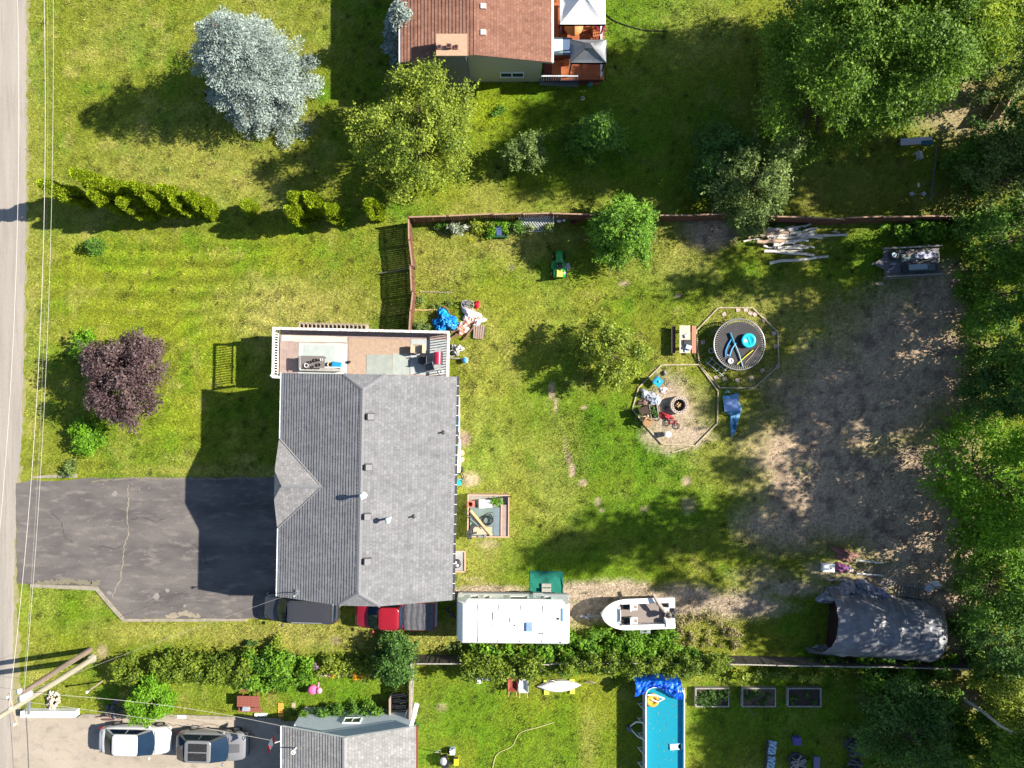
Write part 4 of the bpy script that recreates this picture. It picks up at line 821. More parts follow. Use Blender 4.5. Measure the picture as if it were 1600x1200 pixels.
# long pole shadowing rails lying by the fences
def log_(name, px0, py0, px1, py1, r, m, z=0, label=None, cat='log', group=None, taper=.8, r2=None, z2=None):
    x0, y0, x1, y1 = X(px0, z), Y(py0, z), X(px1, z2 if z2 is not None else z), Y(py1, z2 if z2 is not None else z); b = B(); d = (x1 - x0, y1 - y0, ((z2 if z2 is not None else z) - z)); n = 5; pts = [(d[0] * i / n + R_.gauss(0, r * .25), d[1] * i / n + R_.gauss(0, r * .25), r + d[2] * i / n) for i in range(n + 1)]
    b.tube(pts, [r * (1 - (1 - taper) * i / n) for i in range(n + 1)], 7); return tag(b.build(name, m, None, (x0, y0, z)), label, cat, group)
log_('garden_rail', 643, 485, 688, 484, .05, M_NEWWOOD, 0, 'thin pale rail lying on the grass between corner fence and blue tarp', 'rail')
log_('garden_rail', 656, 456, 708, 457, .04, M_WEATHER, 0, 'weathered rail lying in the grass above the tarp pile', 'rail')
log_('prop_pole', 590, 428, 652, 416, .035, M_WEATHER, .05, 'thin pole poking through the corner fence towards the front lawn', 'pole', z2=1.5)
strip('flower_bed_edge', [(496, 1055), (520, 1056), (560, 1055), (590, 1054)], .12, .03, mat('pale_stone_edge', (.52, .44, .33), (.36, .3, .22), 8), .02)
strip('flower_bed_edge', [(475, 1106), (520, 1105), (560, 1107), (600, 1106)], .12, .03, mat('pale_stone_edge', (.52, .44, .33)), .02)
# ---------------------------------------------------------------- utility poles and wires
M_POLE = mat('tan_utility_pole', (.31, .285, .22), (.23, .21, .16), 3, .85, .006, 12, stretch=(1, 1, .2)); M_POLED = mat('dark_utility_pole', (.20, .15, .12), (.12, .09, .08), 4, .9, .008, 14, stretch=(1, 1, .2))
p1 = thing('utility_pole', 'tall pale utility pole leaning over the road in the bottom left corner', 'utility pole', 143, 1030)
B().tube([(0, 0, 0), (.0, .02, 3), (-.12, .03, 6.5), (-.2, .05, 10.5)], [.20, .185, .16, .13], 14).build('pole_shaft', M_POLE, p1)
B().tube([(.05, .05, 0), (.08, .06, .25)], [.34, .24], 10).build('pole_foot', M_POLE, p1)
b = B(); b.box(-.05, .03, 7.45, .12, 1.9, .12, rz=.25); b.build('crossarm', M_WEATHER, p1)
ins = B(); ins.lathe([(.03, 0), (.08, .05), (.05, .1), (.07, .16), (0, .2)], 8); q = None
for v in (-.8, 0.15, .8): q = ins.build('insulator', M_WHITE, p1, (-.05 - v * .25, .03 + v * .97, 7.57)) if q is None else share(q, p1, (-.05 - v * .25, .03 + v * .97, 7.57))
B().lathe([(0, 0), (.2, .02), (.22, .1), (.22, .7), (.2, .8), (0, .84)], 14, c=(.0, .38, 6.1)).build('transformer', mat('transformer_grey', (.5, .5, .5)), p1)
p2 = thing('utility_pole', 'shorter dark brown utility pole just north of the pale pole', 'utility pole', 141, 1015)
B().tube([(0, 0, 0), (.0, 0, 3), (.05, 0, 6.6)], [.19, .17, .145], 14).build('pole_shaft', M_POLED, p2)
B().cyl((.18, -.05, 0), (.2, -.05, 6.3), .02, n=5).build('ground_conduit', M_WEATHER, p2)
b = B(); b.box(-.05, -.1, 6.45, .2, .2, .05); b.lathe([(0, 0), (.15, .02), (.15, .2), (0, .24)], 12, c=(-.2, .05, 6.5)); b.build('pole_top_lamp', M_WHITE, p2)
b = B(); b.box(.05, -.95, 6.1, .12, 1.1, .15); b.build('bracket', M_STEEL, p2)
M_WIRE = mat('pale_power_cable', (.42, .40, .37), (.36, .34, .32), 4, .5); M_WIRED = mat('dark_power_cable', (.10, .09, .09), (.07, .07, .07), 4, .5)
def wire(A, D, sag, r, m, label, group='overhead wires'):
    """A, D = (px, py, z)"""
    a = (X(A[0], A[2]), Y(A[1], A[2]), A[2]); d = (X(D[0], D[2]), Y(D[1], D[2]), D[2]); n = 22; pts = []
    for i in range(n + 1):
        u = i / n; pts.append(((d[0] - a[0]) * u, (d[1] - a[1]) * u, (d[2] - a[2]) * u - 4 * sag * u * (1 - u)))
    return tag(B().tube(pts, r, 5).build('overhead_wire', m, None, a), label, 'wire', group)
wire((14, 1104, 7.7), (66, -110, 7.6), 1.3, .014, M_WIRE, 'thick pale overhead wire along the road edge crossing the whole picture')
wire((38, 1080, 6.6), (82, -120, 6.6), .9, .010, M_WIRE, 'pale overhead wire along the lawn beside the road')
wire((36, 1080, 6.3), (72, -120, 6.2), .9, .004, M_WIRE, 'hair thin overhead wire between the two pale roadside wires')
wire((-30, 1100, 8.2), (24, -120, 8), 1.3, .013, M_WIRE, 'overhead wire above the road surface at the left edge')
wire((38, 1083, 6.3), (36, 1500, 6.2), .5, .03, M_WIRED, 'dark overhead wire running down from the dark pole to the bottom edge')
wire((14, 1104, 7.7), (12, 1500, 7.7), .5, .015, M_WIRED, 'thin dark wire running down from the pale pole crossarm')
wire((38, 1083, 6.2), (466, 924, 5.9), .5, .007, M_WIRE, 'service wire from the dark pole to the mast on the large grey roof')
wire((38, 1083, 6.2), (447, 1136, 3.7), .7, .011, M_WIRE, 'service wire from the dark pole over the round shrub to the pale grey roof')
wire((-60, 1085, 6), (440, 1160, 3.3), .4, .010, M_WIRE, 'lower service wire over the parked cars to the pale grey roof')
# ---------------------------------------------------------------- vehicles
def rrect(x0, y0, x1, y1, r, n=5):
    out = []
    for cx, cy, a in ((x1 - r, y1 - r, 0), (x0 + r, y1 - r, 90), (x0 + r, y0 + r, 180), (x1 - r, y0 + r, 270)):
        for i in range(n + 1): t = math.radians(a + 90 * i / n); out.append((cx + r * math.cos(t), cy + r * math.sin(t)))
    return out
M_TYRE = mat('tyre_rubber', (.02, .02, .02), (.03, .03, .03), 8, .85); M_RIM = mat('alloy_rim', (.42, .43, .45), (.3, .3, .32), 10, .35, metal=.7)
M_CGLASS = mat('car_glass', (.010, .025, .05), (.008, .018, .035), 1.5, .08, spec=.5)
def paint(name, c, metal=.2): return mat(name, c, tuple(k * .93 for k in c), 2, .32, spec=.5, coat=.7, metal=metal)
def vehicle(name, label, cat, px, py, zc, L, Wd, rot, body_m, st, gh, roof_m=None, cols=None, wheels=(.19, .80), group='parked vehicles', mirror=None, extra=None):
    """st: [(x fraction, half width fraction, top z)]; gh: (rear base, rear top, front top, front base, belt z, roof z)"""
    o = thing(name, label, cat, px, py, zc, rot, group); o.location.z = 0
    w = Wd / 2; rings = []
    for fx, fw, zt in st:
        x = (fx - .5) * L; ww = w * fw; zb = .28 if .03 < fx < .97 else .38
        half = [(ww * .86, zb), (ww * .98, zb + .12), (ww, .62), (ww * .985, zt - .22), (ww * .93, zt - .06), (ww * .78, zt), (ww * .4, zt + .025)]
        rings.append([(x, y, z) for y, z in half] + [(x, -y, z) for y, z in half[::-1]])
    B().loft(rings, 0).build('body', body_m, o)
    rb, rt, ft, fb, zb, zr = gh; X_ = lambda f: (f - .5) * L; wb, wt = w * .90, w * .74
    g = B(); A0, A1, A2, A3 = (X_(rb), wb, zb), (X_(rt), wt, zr), (X_(ft), wt, zr), (X_(fb), wb, zb); m_ = lambda p: (p[0], -p[1], p[2])
    rr_ = rrect(A1[0] - .02, -wt - .02, A2[0] + .06, wt + .02, .24, 6); nr = len(rr_); mx_ = (A1[0] + A2[0]) / 2; g.add([(mx_ + (x - mx_) * f, y * f, zr + hz) for f, hz in ((1.0, -.03), (.985, .02), (.9, .045), (.6, .062), (.01, .07)) for x, y in rr_], [(j * nr + i, j * nr + (i + 1) % nr, (j + 1) * nr + (i + 1) % nr, (j + 1) * nr + i) for j in range(4) for i in range(nr)], 0, True); rf = g.build('roof', roof_m or body_m, o)
    g = B(); g.patch(m_(A2), m_(A3), A3, A2, 6, 8, (0, 0, .0), 0)
    n = 8
    def screen(nm, T, D, bow, ins):
        """glass between roof edge T (x,w,z) and base D, bowed along x"""
        vs = []; b = B(); m = 4
        for j in range(m + 1):
            v = ins + (1 - 2 * ins) * j / m
            for i in range(n + 1):
                u = -1 + 2 * i / n; ww = (T[1] * (1 - v) + D[1] * v) * (1 - ins * .6)
                vs.append((T[0] * (1 - v) + D[0] * v + bow * (1 - u * u) * (.35 + .65 * v), ww * u, T[2] * (1 - v) + D[2] * v + .02 + .045 * (1 - u * u) * (1 - v)))
        b.add(vs, [(j * (n + 1) + i, j * (n + 1) + i + 1, (j + 1) * (n + 1) + i + 1, (j + 1) * (n + 1) + i) for j in range(m) for i in range(n)], 0, True); return b.build(nm, M_CGLASS, o)
    screen('windshield', A2, A3, .20, .03); screen('rear_window', A1, A0, -.10, .06)
    c = B()
    for s in (1, -1):
        q = [(a[0], a[1] * s, a[2]) for a in (A0, A1, A2, A3)]; c.add(q, [(0, 1, 2, 3), (3, 2, 1, 0)])
    c.add([m_(A2), A2, A3, m_(A3)], [(0, 1, 2, 3), (3, 2, 1, 0)]); c.add([m_(A1), A1, A0, m_(A0)], [(0, 1, 2, 3), (3, 2, 1, 0)]); c.build('pillars', body_m, o)
    sm_ = mat('panel_gap', (.02, .02, .022)); zt_ = max(q[2] for q in st); q_ = B()
    for f in (fb + .025, rb - .035):
        if .04 < f < .96:
            zz = np.interp(f, [q[0] for q in st], [q[2] for q in st]) + .012; q_.box(X_(f), 0, zz - .012, .022, w * 1.5, .03)
    tag(q_.build('panel_gap', sm_, o), kind='stuff')
    q_ = B().box(X_(fb) - .02, w * .25, zb + .03, .03, .62, .02, rz=.25).box(X_(fb) - .02, -w * .45, zb + .03, .03, .62, .02, rz=.25); tag(q_.build('wipers', M_BLACK, o), kind='stuff')
    for s in (1, -1):
        for f0, f1 in ((.08, .48), (.52, .90)):
            L0 = lambda v, u: tuple((A0[k] * (1 - u) + A3[k] * u) * (1 - v) + (A1[k] * (1 - u) + A2[k] * u) * v for k in range(3))
            q = [L0(.12, f0), L0(.12, f1), L0(.86, f1), L0(.86, f0)]; q = [(a[0], s * (a[1] + .012), a[2] + .005) for a in q]; B().add(q, [(0, 1, 2, 3), (3, 2, 1, 0)]).build('side_window', M_CGLASS, o)
    wr = .33; wm = B(); wm.cyl((0, -.11, 0), (0, .11, 0), wr, n=18); q = None
    rm = B(); rm.cyl((0, -.115, 0), (0, .115, 0), wr * .62, n=10)
    for f in wheels:
        for s in (1, -1):
            loc = (X_(f), s * (w - .10), wr); wq = wm.build('wheel', M_TYRE, o, loc) if q is None else share(q, o, loc)
            if q is None: q = wq; rim0 = rm.build('rim', M_RIM, wq, (0, 0, 0))
            else: share(rim0, wq, (0, 0, 0))
    xf = X_(st[-1][0]); zf = st[-2][2]
    for s in (1, -1):
        B().box(X_(.955), s * w * .70, zf - .30, .16, .34, .14, rz=-s * .35).build('headlight', mat('headlight_glass', (.7, .72, .75), (.5, .52, .55), 9, .1), o)
        B().box(X_(.025), s * w * .72, st[1][2] - .30, .1, .32, .15, rz=s * .2).build('taillight', mat('taillight_red', (.35, .01, .01)), o)
        mx = X_(fb - .02) if mirror is None else X_(mirror); B().ball((mx - .1, s * (w + .10), zb + .06), .12, sz=(.7, 1, .7)).build('mirror', body_m, o)
    B().box(X_(.985), 0, .42, .08, Wd * .55, .2).build('grille', M_BLACK, o)
    b = B(); b.box(X_(.003), 0, .5, .03, .42, .13); b.build('number_plate', M_WHITE, o)
    if extra: extra(o, X_, w)
    return o
SED = [(0, .70, .80), (.03, .86, .98), (.12, .96, 1.03), (.25, 1, 1.0), (.5, 1, .97), (.70, 1, .97), (.82, .98, .92), (.93, .92, .80), (.985, .76, .68), (1, .60, .60)]
vehicle('parked_car', 'white sedan with black wheels parked on the pale driveway', 'car', 208, 1160, 1.0, 4.75, 1.86, math.radians(-1.5), paint('white_car_paint', (.50, .50, .51), 0), SED, (.10, .25, .60, .77, .96, 1.42), cols=None)
SUVS = [(0, .74, .95), (.03, .90, 1.08), (.12, .98, 1.10), (.25, 1, 1.06), (.5, 1, 1.02), (.68, 1, 1.04), (.82, .98, 1.0), (.93, .93, .9), (.985, .80, .76), (1, .66, .66)]
def suvx(o, X_, w):
    for s in (1, -1): B().patch((X_(.24), s * .04, 1.712), (X_(.50), s * .04, 1.712), (X_(.50), s * w * .60, 1.70), (X_(.24), s * w * .60, 1.70), 4, 4, (0, 0, .012)).build('sunroof', M_BLACK, o)
    B().patch((X_(.735), -w * .32, 1.085), (X_(.90), -w * .28, 1.0), (X_(.90), w * .28, 1.0), (X_(.735), w * .32, 1.085), 4, 4, (0, 0, .012)).build('hood_panel', mat('dark_hood_stripe', (.10, .10, .11), (.08, .08, .09), 3, .4), o)
vehicle('parked_car', 'grey sport utility vehicle with black glass roof behind the white sedan', 'car', 330, 1168, 1.0, 4.7, 1.90, math.radians(-2), paint('grey_car_paint', (.20, .20, .21)), SUVS, (.03, .18, .54, .72, 1.04, 1.63), extra=suvx)
def vanx(o, X_, w):
    for s in (1, -1): B().box(X_(.36), s * w * .66, 1.90, 2.0, .04, .04).build('roof_rack', M_ALU if s > 0 else M_DARK, o)
    B().box(X_(.06), 0, 1.82, .25, w * 1.3, .05, ty=.1).build('spoiler', M_DARK, o)
VAN = [(0, .80, 1.1), (.02, .92, 1.15), (.1, .99, 1.18), (.5, 1, 1.15), (.72, 1, 1.15), (.85, .97, 1.05), (.95, .90, .9), (.99, .76, .8), (1, .6, .7)]
vehicle('parked_van', 'black passenger van parked at the southwest corner of the grey house', 'van', 468, 952, 1.2, 5.0, 1.95, PI + math.radians(-1.5), paint('black_van_paint', (.045, .045, .052)), VAN, (.03, .02, .62, .76, 1.16, 1.82), extra=vanx)
def truckx(o, X_, w):
    b = B(); b.bb(X_(.0) + .05, -w * .95, .95, X_(.38), -w * .88, 1.16); b.bb(X_(.0) + .05, w * .88, .95, X_(.38), w * .95, 1.16); b.bb(X_(0), -w * .95, .95, X_(0) + .06, w * .95, 1.14); b.build('bed_side', paint('red_truck_paint', (.30, .008, .018)), o)
    b = B(); n = 26; vs = []; m = 8
    for i in range(n + 1):
        for j in range(m + 1):
            x = X_(.015) + (X_(.375) - X_(.015)) * i / n; y = -w * .92 + 2 * w * .92 * j / m
            z = 1.19 + .045 * abs(math.sin(i * PI / 5.2 + .25 * math.sin(j))) + .02 * math.sin(i * 2.1 + j * 1.7) - .03 * abs(j / m - .5)
            vs.append((x, y, z))
    b.add(vs, [(i * (m + 1) + j, (i + 1) * (m + 1) + j, (i + 1) * (m + 1) + j + 1, i * (m + 1) + j + 1) for i in range(n) for j in range(m)], 0, True); b.build('bed_cover', mat('grey_vinyl_cover', (.10, .10, .11), (.07, .07, .08), 4, .45), o)
    b = B(); b.box(X_(-.01), 0, .5, .12, w * 1.7, .16); b.build('bumper', M_STEEL, o)
TR = [(0, .93, 1.0), (.02, .98, 1.12), (.1, 1, 1.14), (.38, 1, 1.14), (.5, 1, 1.12), (.72, 1, 1.12), (.85, .97, 1.08), (.95, .90, 1.0), (.99, .78, .9), (1, .62, .8)]
vehicle('parked_truck', 'red pickup truck with dark folded bed cover beside the grey house', 'pickup truck', 616, 963, 1.2, 5.35, 1.92, PI + math.radians(-1.2), paint('red_truck_paint', (.30, .008, .018)), TR, (.40, .43, .67, .80, 1.13, 1.78), wheels=(.2, .83), extra=truckx)
# ---------------------------------------------------------------- caravan
rv = thing('caravan', 'long white travel trailer parked beside the gravel lane', 'caravan', 801, 974, 3.0, math.radians(-.6)); rv.location.z = 0
RL, RW, RH = 7.25, 2.5, 3.05
prof = [(-RL / 2 + .0, .75), (-RL / 2 + .0, 2.1), (-RL / 2 + .12, 2.6), (-RL / 2 + .45, RH), (RL / 2 - .15, RH), (RL / 2, RH - .2), (RL / 2, .6), (-RL / 2 + .2, .6)]
n = len(prof); b = B()
for s in (-1, 1): pass
vs = [(x, -RW / 2, z) for x, z in prof] + [(x, RW / 2, z) for x, z in prof]; b.add(vs, [list(range(n)), list(range(2 * n - 1, n - 1, -1))] + [(i, i + n, (i + 1) % n + n, (i + 1) % n) for i in range(n)]); b.build('body', M_BRIGHT, rv)
b = B(); b.patch((-RL / 2 + .5, -RW / 2 + .06, RH + .012), (RL / 2 - .15, -RW / 2 + .06, RH + .012), (RL / 2 - .15, RW / 2 - .06, RH + .012), (-RL / 2 + .5, RW / 2 - .06, RH + .012), 12, 6, (0, 0, .05)); b.build('roof', mat('white_rubber_roof', (.74, .74, .73), (.52, .51, .49), 1.3, .7, contrast=(.42, .85), stretch=(.5, 1.6, 1)), rv)
b = B()
for s in (-1, 1): b.bb(-RL / 2 + .4, s * (RW / 2 - .04) - .02, RH, RL / 2 - .1, s * (RW / 2 - .04) + .02, RH + .03)
b.bb(-RL / 2 + .42, -RW / 2 + .05, RH + .0, -RL / 2 + .5, RW / 2 - .05, RH + .035, 0); b.build('roof_trim', M_ALU, rv)
for u_ in (-2.2, -.9, .5, 1.9): B().bb(u_, -RW / 2 + .08, RH + .02, u_ + .035, RW / 2 - .08, RH + .068).build('roof_seam', mat('sealant', (.50, .50, .48), (.40, .39, .37), 6), rv)
rx = lambda px: (X(px, 3.1) - rv.location[0]); ry = lambda py: (Y(py, 3.1) - rv.location[1])
def rbox(nm, px, py, sx, sy, h, m, top=None):
    b = B(); b.box(rx(px), ry(py), RH + .03, sx, sy, h, taper=.88); 
    return b.build(nm, m, rv)
rbox('skylight', 827, 979, .42, .62, .16, mat('smoked_blue_dome', (.22, .32, .50), (.18, .27, .44), 3, .15, spec=.6)); rbox('vent_cover', 770, 963, .07, .52, .06, M_STEEL); rbox('vent_cover', 797, 969, .07, .32, .06, M_STEEL); rbox('roof_window', 879, 960, .16, .85, .05, mat('smoked_blue_dome', (.22, .32, .50)))
rbox('antenna', 846, 989, .28, .1, .07, M_STEEL); rbox('antenna', 861, 988, .4, .04, .05, M_ALU); rbox('vent_cap', 769, 977, .07, .07, .06, M_DARK); rbox('vent_cap', 804, 977, .09, .09, .06, M_DARK); rbox('vent_cap', 872, 966, .15, .15, .05, M_DARK); rbox('marker_light', 876, 996, .12, .05, .04, M_DARK); rbox('marker_light', 876, 1003, .12, .05, .04, M_DARK)
for s, zz in ((1, 2.2), (-1, 2.2)):
    for u, w in ((-2.5, .6), (-1.7, .45), (.4, 1.2), (2.3, .5)): windowpart(rv, u, s * RW / 2, 1.5, w, .7, 'n' if s > 0 else 's', mull=0)
b = B(); b.bb(1.35, RW / 2 + .0, .75, 2.0, RW / 2 + .05, 2.75); dr = b.build('door', M_WHITE, rv); b = B(); b.bb(1.85, RW / 2 + .05, 1.7, 1.92, RW / 2 + .10, 1.9); b.build('handle', M_DARK, dr)
b = B(); b.bb(-3.0, RW / 2 + .01, 2.75, 3.3, RW / 2 + .12, 2.86); b.cyl((-2.9, RW / 2 + .16, 2.72), (3.2, RW / 2 + .16, 2.72), .06, n=8); b.build('awning', mat('pale_awning', (.60, .60, .58)), rv)
for s in (-1, 1):
    B().bb(-RL / 2 + .3, s * RW / 2, .6, RL / 2, s * (RW / 2 + .012), .95).build('skirt_stripe', mat('grey_stripe', (.30, .30, .32)), rv)
wq = None
for xx in (.2, 1.05):
    for s in (-1, 1):
        wq = B().cyl((0, -.1, 0), (0, .1, 0), .34, n=16).build('wheel', M_TYRE, rv, (xx, s * (RW / 2 - .14), .34)) if wq is None else share(wq, rv, (xx, s * (RW / 2 - .14), .34))
b = B(); b.bb(RL / 2, -.6, .45, RL / 2 + .1, .6, .6); b.bb(RL / 2, -RW / 2 + .1, .5, RL / 2 + .14, RW / 2 - .1, .7); b.build('bumper', M_STEEL, rv)
b = B(); b.tube([(-RL / 2 + .1, -.7, .5), (-RL / 2 - .9, 0, .45)], .05); b.tube([(-RL / 2 + .1, .7, .5), (-RL / 2 - .9, 0, .45)], .05); b.cyl((-RL / 2 - .7, 0, .1), (-RL / 2 - .7, 0, .9), .04); b.cyl((-RL / 2 - .45, -.18, .5), (-RL / 2 - .45, -.18, 1.0), .14, mi=0); b.build('hitch', M_DARK, rv)
mt = thing('ground_mat', 'green outdoor mat on the grass at the caravan door', 'mat', 854, 912, 0, -.01)
b = B(); vs = []; n = 14
for i in range(n + 1):
    for j in range(n + 1): vs.append((-1.13 + 2.26 * i / n + .02 * math.sin(j * 1.3), -.87 + 1.74 * j / n + .02 * math.sin(i * .9), .02 + .012 * (1 + math.sin(i * 1.9 + j * .7))))
b.add(vs, [(i * (n + 1) + j, (i + 1) * (n + 1) + j, (i + 1) * (n + 1) + j + 1, i * (n + 1) + j + 1) for i in range(n) for j in range(n)], 0, True); b.build('woven_sheet', mat('green_woven_mat', (.008, .15, .11), (.006, .12, .085), 9, .8), mt)
b = B(); b.tube([(1.05, -.8, .05), (1.12, -.1, .07), (1.0, .4, .05)], .03, 5); b.build('curled_edge', mat('dark_green_mat', (.006, .09, .07)), mt)
st = thing('wooden_steps', 'grey wooden steps standing on the green mat at the caravan', 'steps', 854, 926, .4); st.location.z = 0
for i in range(4): B().box(0, .42 - i * .28, .12 + .14 * i, .62, .24, .05).build('step', M_GREYWOOD, st)
for s in (-1, 1): B().bb(s * .3 - .02, -.6, 0, s * .3 + .02, .5, .12).build('step_side', M_GREYWOOD, st)
# ---------------------------------------------------------------- boat on trailer
bt = thing('motor_boat', 'white open motor boat on a trailer between gravel lane and hedge', 'boat', 997, 959, 1.2, math.radians(1.0)); bt.location.z = 0
BL, BW = 4.9, 2.05
def plan(f): return (BW / 2) * (max(0, 1 - max(0, (.36 - f) / .36) ** 2.1) ** .62) * (1 if f < .97 else .985)
fr = [0, .01, .03, .06, .1, .16, .24, .34, .45, .6, .75, .9, 1.0]; rings = []
for f in fr:
    x = -BL / 2 + BL * f; w = max(.01, plan(f)); zt = 1.42 - .22 * f; zk = .5 + .35 * max(0, (.3 - f) / .3) ** 1.5
    rings.append([(x, w, zt), (x, w * .99, zt - .12), (x, w * .86, zk + .35), (x, w * .4, zk + .08), (x, 0, zk), (x, -w * .4, zk + .08), (x, -w * .86, zk + .35), (x, -w * .99, zt - .12), (x, -w, zt)])
b = B(); n = 9; vs = [v for r in rings for v in r]; b.add(vs, [(j * n + i, j * n + i + 1, (j + 1) * n + i + 1, (j + 1) * n + i) for j in range(len(rings) - 1) for i in range(n - 1)], 0, True); b.add(rings[-1], [list(range(n))]); b.build('hull', M_BRIGHT, bt)
# deck: foredeck + gunwales round the cockpit
xa, xb, cw = -BL / 2 + BL * .26, BL / 2 - BL * .13, .62
b = B(); top = []; K = 16
fs_ = [0, .004, .02, .05, .09, .14, .19, .26]; 
rw = [[(-BL / 2 + BL * f, max(.01, plan(f)) * u, 1.42 - .22 * f + .07 * (1 - u * u) + .0) for u in [-1 + 2 * i / 10 for i in range(11)]] for f in fs_]
vs = [v for r in rw for v in r]; b.add(vs, [(j * 11 + i, (j + 1) * 11 + i, (j + 1) * 11 + i + 1, j * 11 + i + 1) for j in range(len(rw) - 1) for i in range(10)], 0, True); b.build('foredeck', M_BRIGHT, bt)
for s in (-1, 1):
    b = B()
    for i in range(12):
        f0, f1 = .26 + .74 * i / 12, .26 + .74 * (i + 1) / 12; x0_, x1_ = -BL / 2 + BL * f0, -BL / 2 + BL * f1; z0, z1 = 1.42 - .22 * f0, 1.42 - .22 * f1; wi = .70
        q = [(x0_, s * plan(f0), z0), (x1_, s * plan(f1), z1), (x1_, s * wi, z1 + .03), (x0_, s * wi, z0 + .03), (x1_, s * wi, .82), (x0_, s * wi, .82)]; b.add(q, [(0, 1, 2, 3) if s < 0 else (3, 2, 1, 0), (3, 2, 4, 5), (5, 4, 2, 3)])
    b.build('gunwale', M_BRIGHT, bt)
b = B(); b.bb(xa - .1, -.7, .80, BL / 2 - .02, .7, .83); b.build('cockpit_floor', mat('brown_grey_boat_carpet', (.24, .20, .18), (.19, .16, .145), 12, .9), bt)
b = B(); b.bb(xb - .05, -.98, .83, BL / 2 - .02, -.35, 1.24); b.bb(xb - .05, -.35, .83, BL / 2 - .35, .35, 1.05); b.bb(xb + .25, .35, .83, BL / 2, .98, 1.22); b.build('stern_bench', M_WHITE, bt)
b = B(); b.box(xb + .18, -.62, 1.24, .36, .5, .1, rz=.1); b.build('stern_cushion', mat('pale_blue_cushion', (.55, .62, .72)), bt)
for s in (-1, 1):
    for k, xx in enumerate((xa + .42, xa + .93)):
        b = B(); 
        if k == 0: b.box(xx + .12, s * .46, .85, .16, .36, .35, mi=1); b.box(xx - .07, s * .46, .85, .2, .36, .3, mi=1); b.build('dash', [M_WHITE, M_BLACK], bt)
        else: b.box(xx, s * .46, 1.05, .42, .44, .14, mi=0); b.box(xx - .26, s * .46, 1.1, .1, .42, .35, mi=0); b.box(xx + .08, s * .46, 1.191, .2, .22, .01, mi=1); b.build('seat', [M_WHITE, mat('brown_seat_inset', (.25, .20, .17))], bt)
b = B(); P_ = [(xa + .02, -.78, 1.36), (xa - .08, -.4, 1.55), (xa - .08, .4, 1.55), (xa + .02, .78, 1.36)]
b.tube(P_, .022, 6); b.tube([P_[1], (xa + .2, -.38, 1.3)], .018, 5); b.tube([P_[2], (xa + .2, .38, 1.3)], .018, 5); b.tube([P_[0], (xa + .7, -.80, 1.38)], .02, 5); b.tube([P_[3], (xa + .7, .80, 1.38)], .02, 5); b.tube([(xa - .08, -.1, 1.34), (xa - .08, .1, 1.34)], .018, 5); fr_ = b.build('windscreen_frame', M_DARK, bt)
b = B(); b.add([(xa - .10, -.4, 1.36), (xa - .10, .4, 1.36), P_[2], P_[1]], [(0, 1, 2, 3)]); b.build('windscreen', mat('pale_screen', (.45, .52, .56), (.4, .46, .5), 3, .1), bt)
om = thing('outboard_motor', 'dark outboard engine tilted at the stern of the white boat', 'outboard motor', 1043, 960, 1.4); om.location.z = 0
b = B(); b.ball((0, 0, 1.45), .28, sz=(1.15, .8, .8), n=12); b.build('cowling', M_BLACK, om); b = B(); b.torus((0, 0, 1.60), .2, .025, 14, 6); b.build('cowling_ring', M_WEATHER, om)
b = B(); b.tube([(.15, 0, 1.35), (.55, .02, 1.0), (.8, .05, .8)], [.12, .08, .06], 8); b.build('leg', M_DARK, om); b = B()
for k in range(3): b.box(.86, .05 + .1 * math.cos(k * 2.1), .8 + .1 * math.sin(k * 2.1), .02, .12, .1, tx=k * 2.1)
b.build('propeller', M_DARK, om)
cv = B(); cv.tube([(0, 0, 0), (.30, -.55, .1), (.66, -1.0, .12), (.95, -1.35, .05)], [.07, .13, .12, .05], 10); solo('folded_canopy', cv, mat('taupe_canvas', (.32, .27, .235), (.25, .21, .18), 8, .8, .01, 10), 'taupe rolled canvas lying diagonally across the boat stern', 'rolled canvas', 1020, 928, 1.45)
tr = thing('boat_trailer', 'galvanised boat trailer under the white motor boat', 'trailer', 990, 959); 
b = B(); b.tube([(-3.5, 0, .5), (-2.0, 0, .45), (-.6, .75, .42), (2.2, .75, .42)], .045, 6); b.tube([(-2.0, 0, .45), (-.6, -.75, .42), (2.2, -.75, .42)], .045, 6); b.bb(.6, -1.0, .3, .72, 1.0, .42); b.build('frame', M_STEEL, tr)
b = B(); b.cyl((-3.3, 0, .05), (-3.3, 0, .75), .04); b.box(-3.5, 0, .45, .3, .14, .1); b.box(-3.15, 0, .55, .1, .4, .06); b.build('coupling', M_STEEL, tr)
wq = B().cyl((0, -.09, 0), (0, .09, 0), .3, n=14).build('wheel', M_TYRE, tr, (.66, .98, .3)); share(wq, tr, (.66, -.98, .3))
for s in (-1, 1): B().bb(.3, s * .98 - .12, .64, 1.02, s * .98 + .12, .68).build('mudguard', M_STEEL, tr)
# ---------------------------------------------------------------- tarp shelter
sh = thing('tarp_shelter', 'big arched shelter covered in silver grey tarpaulin with open west end', 'shelter', 1372, 975, 0, math.radians(-6))
SL, SW, SH = 7.9, 4.25, 2.5; nu, nv = 110, 70; rng = np.random.default_rng(21)
u = np.linspace(0, 1, nu)[:, None] * np.ones((1, nv)); v = np.ones((nu, 1)) * np.linspace(0, 1, nv)[None, :]
th = PI * v; hw = SW / 2 * (1 - .12 * u - .12 * np.clip((u - .82) / .18, 0, 1) ** 2); hh = SH * (1 - .55 * np.clip((u - .84) / .16, 0, 1) ** 2.2) * (1 + .03 * np.sin(u * 9))
x = -SL / 2 + SL * u; y = hw * np.sign(np.cos(th)) * np.abs(np.cos(th)) ** .85; z = hh * np.sin(th) ** .8
x = x - (1 - u) ** 4 * .9 * np.abs(np.cos(th)) ** 2 * (y < 0)
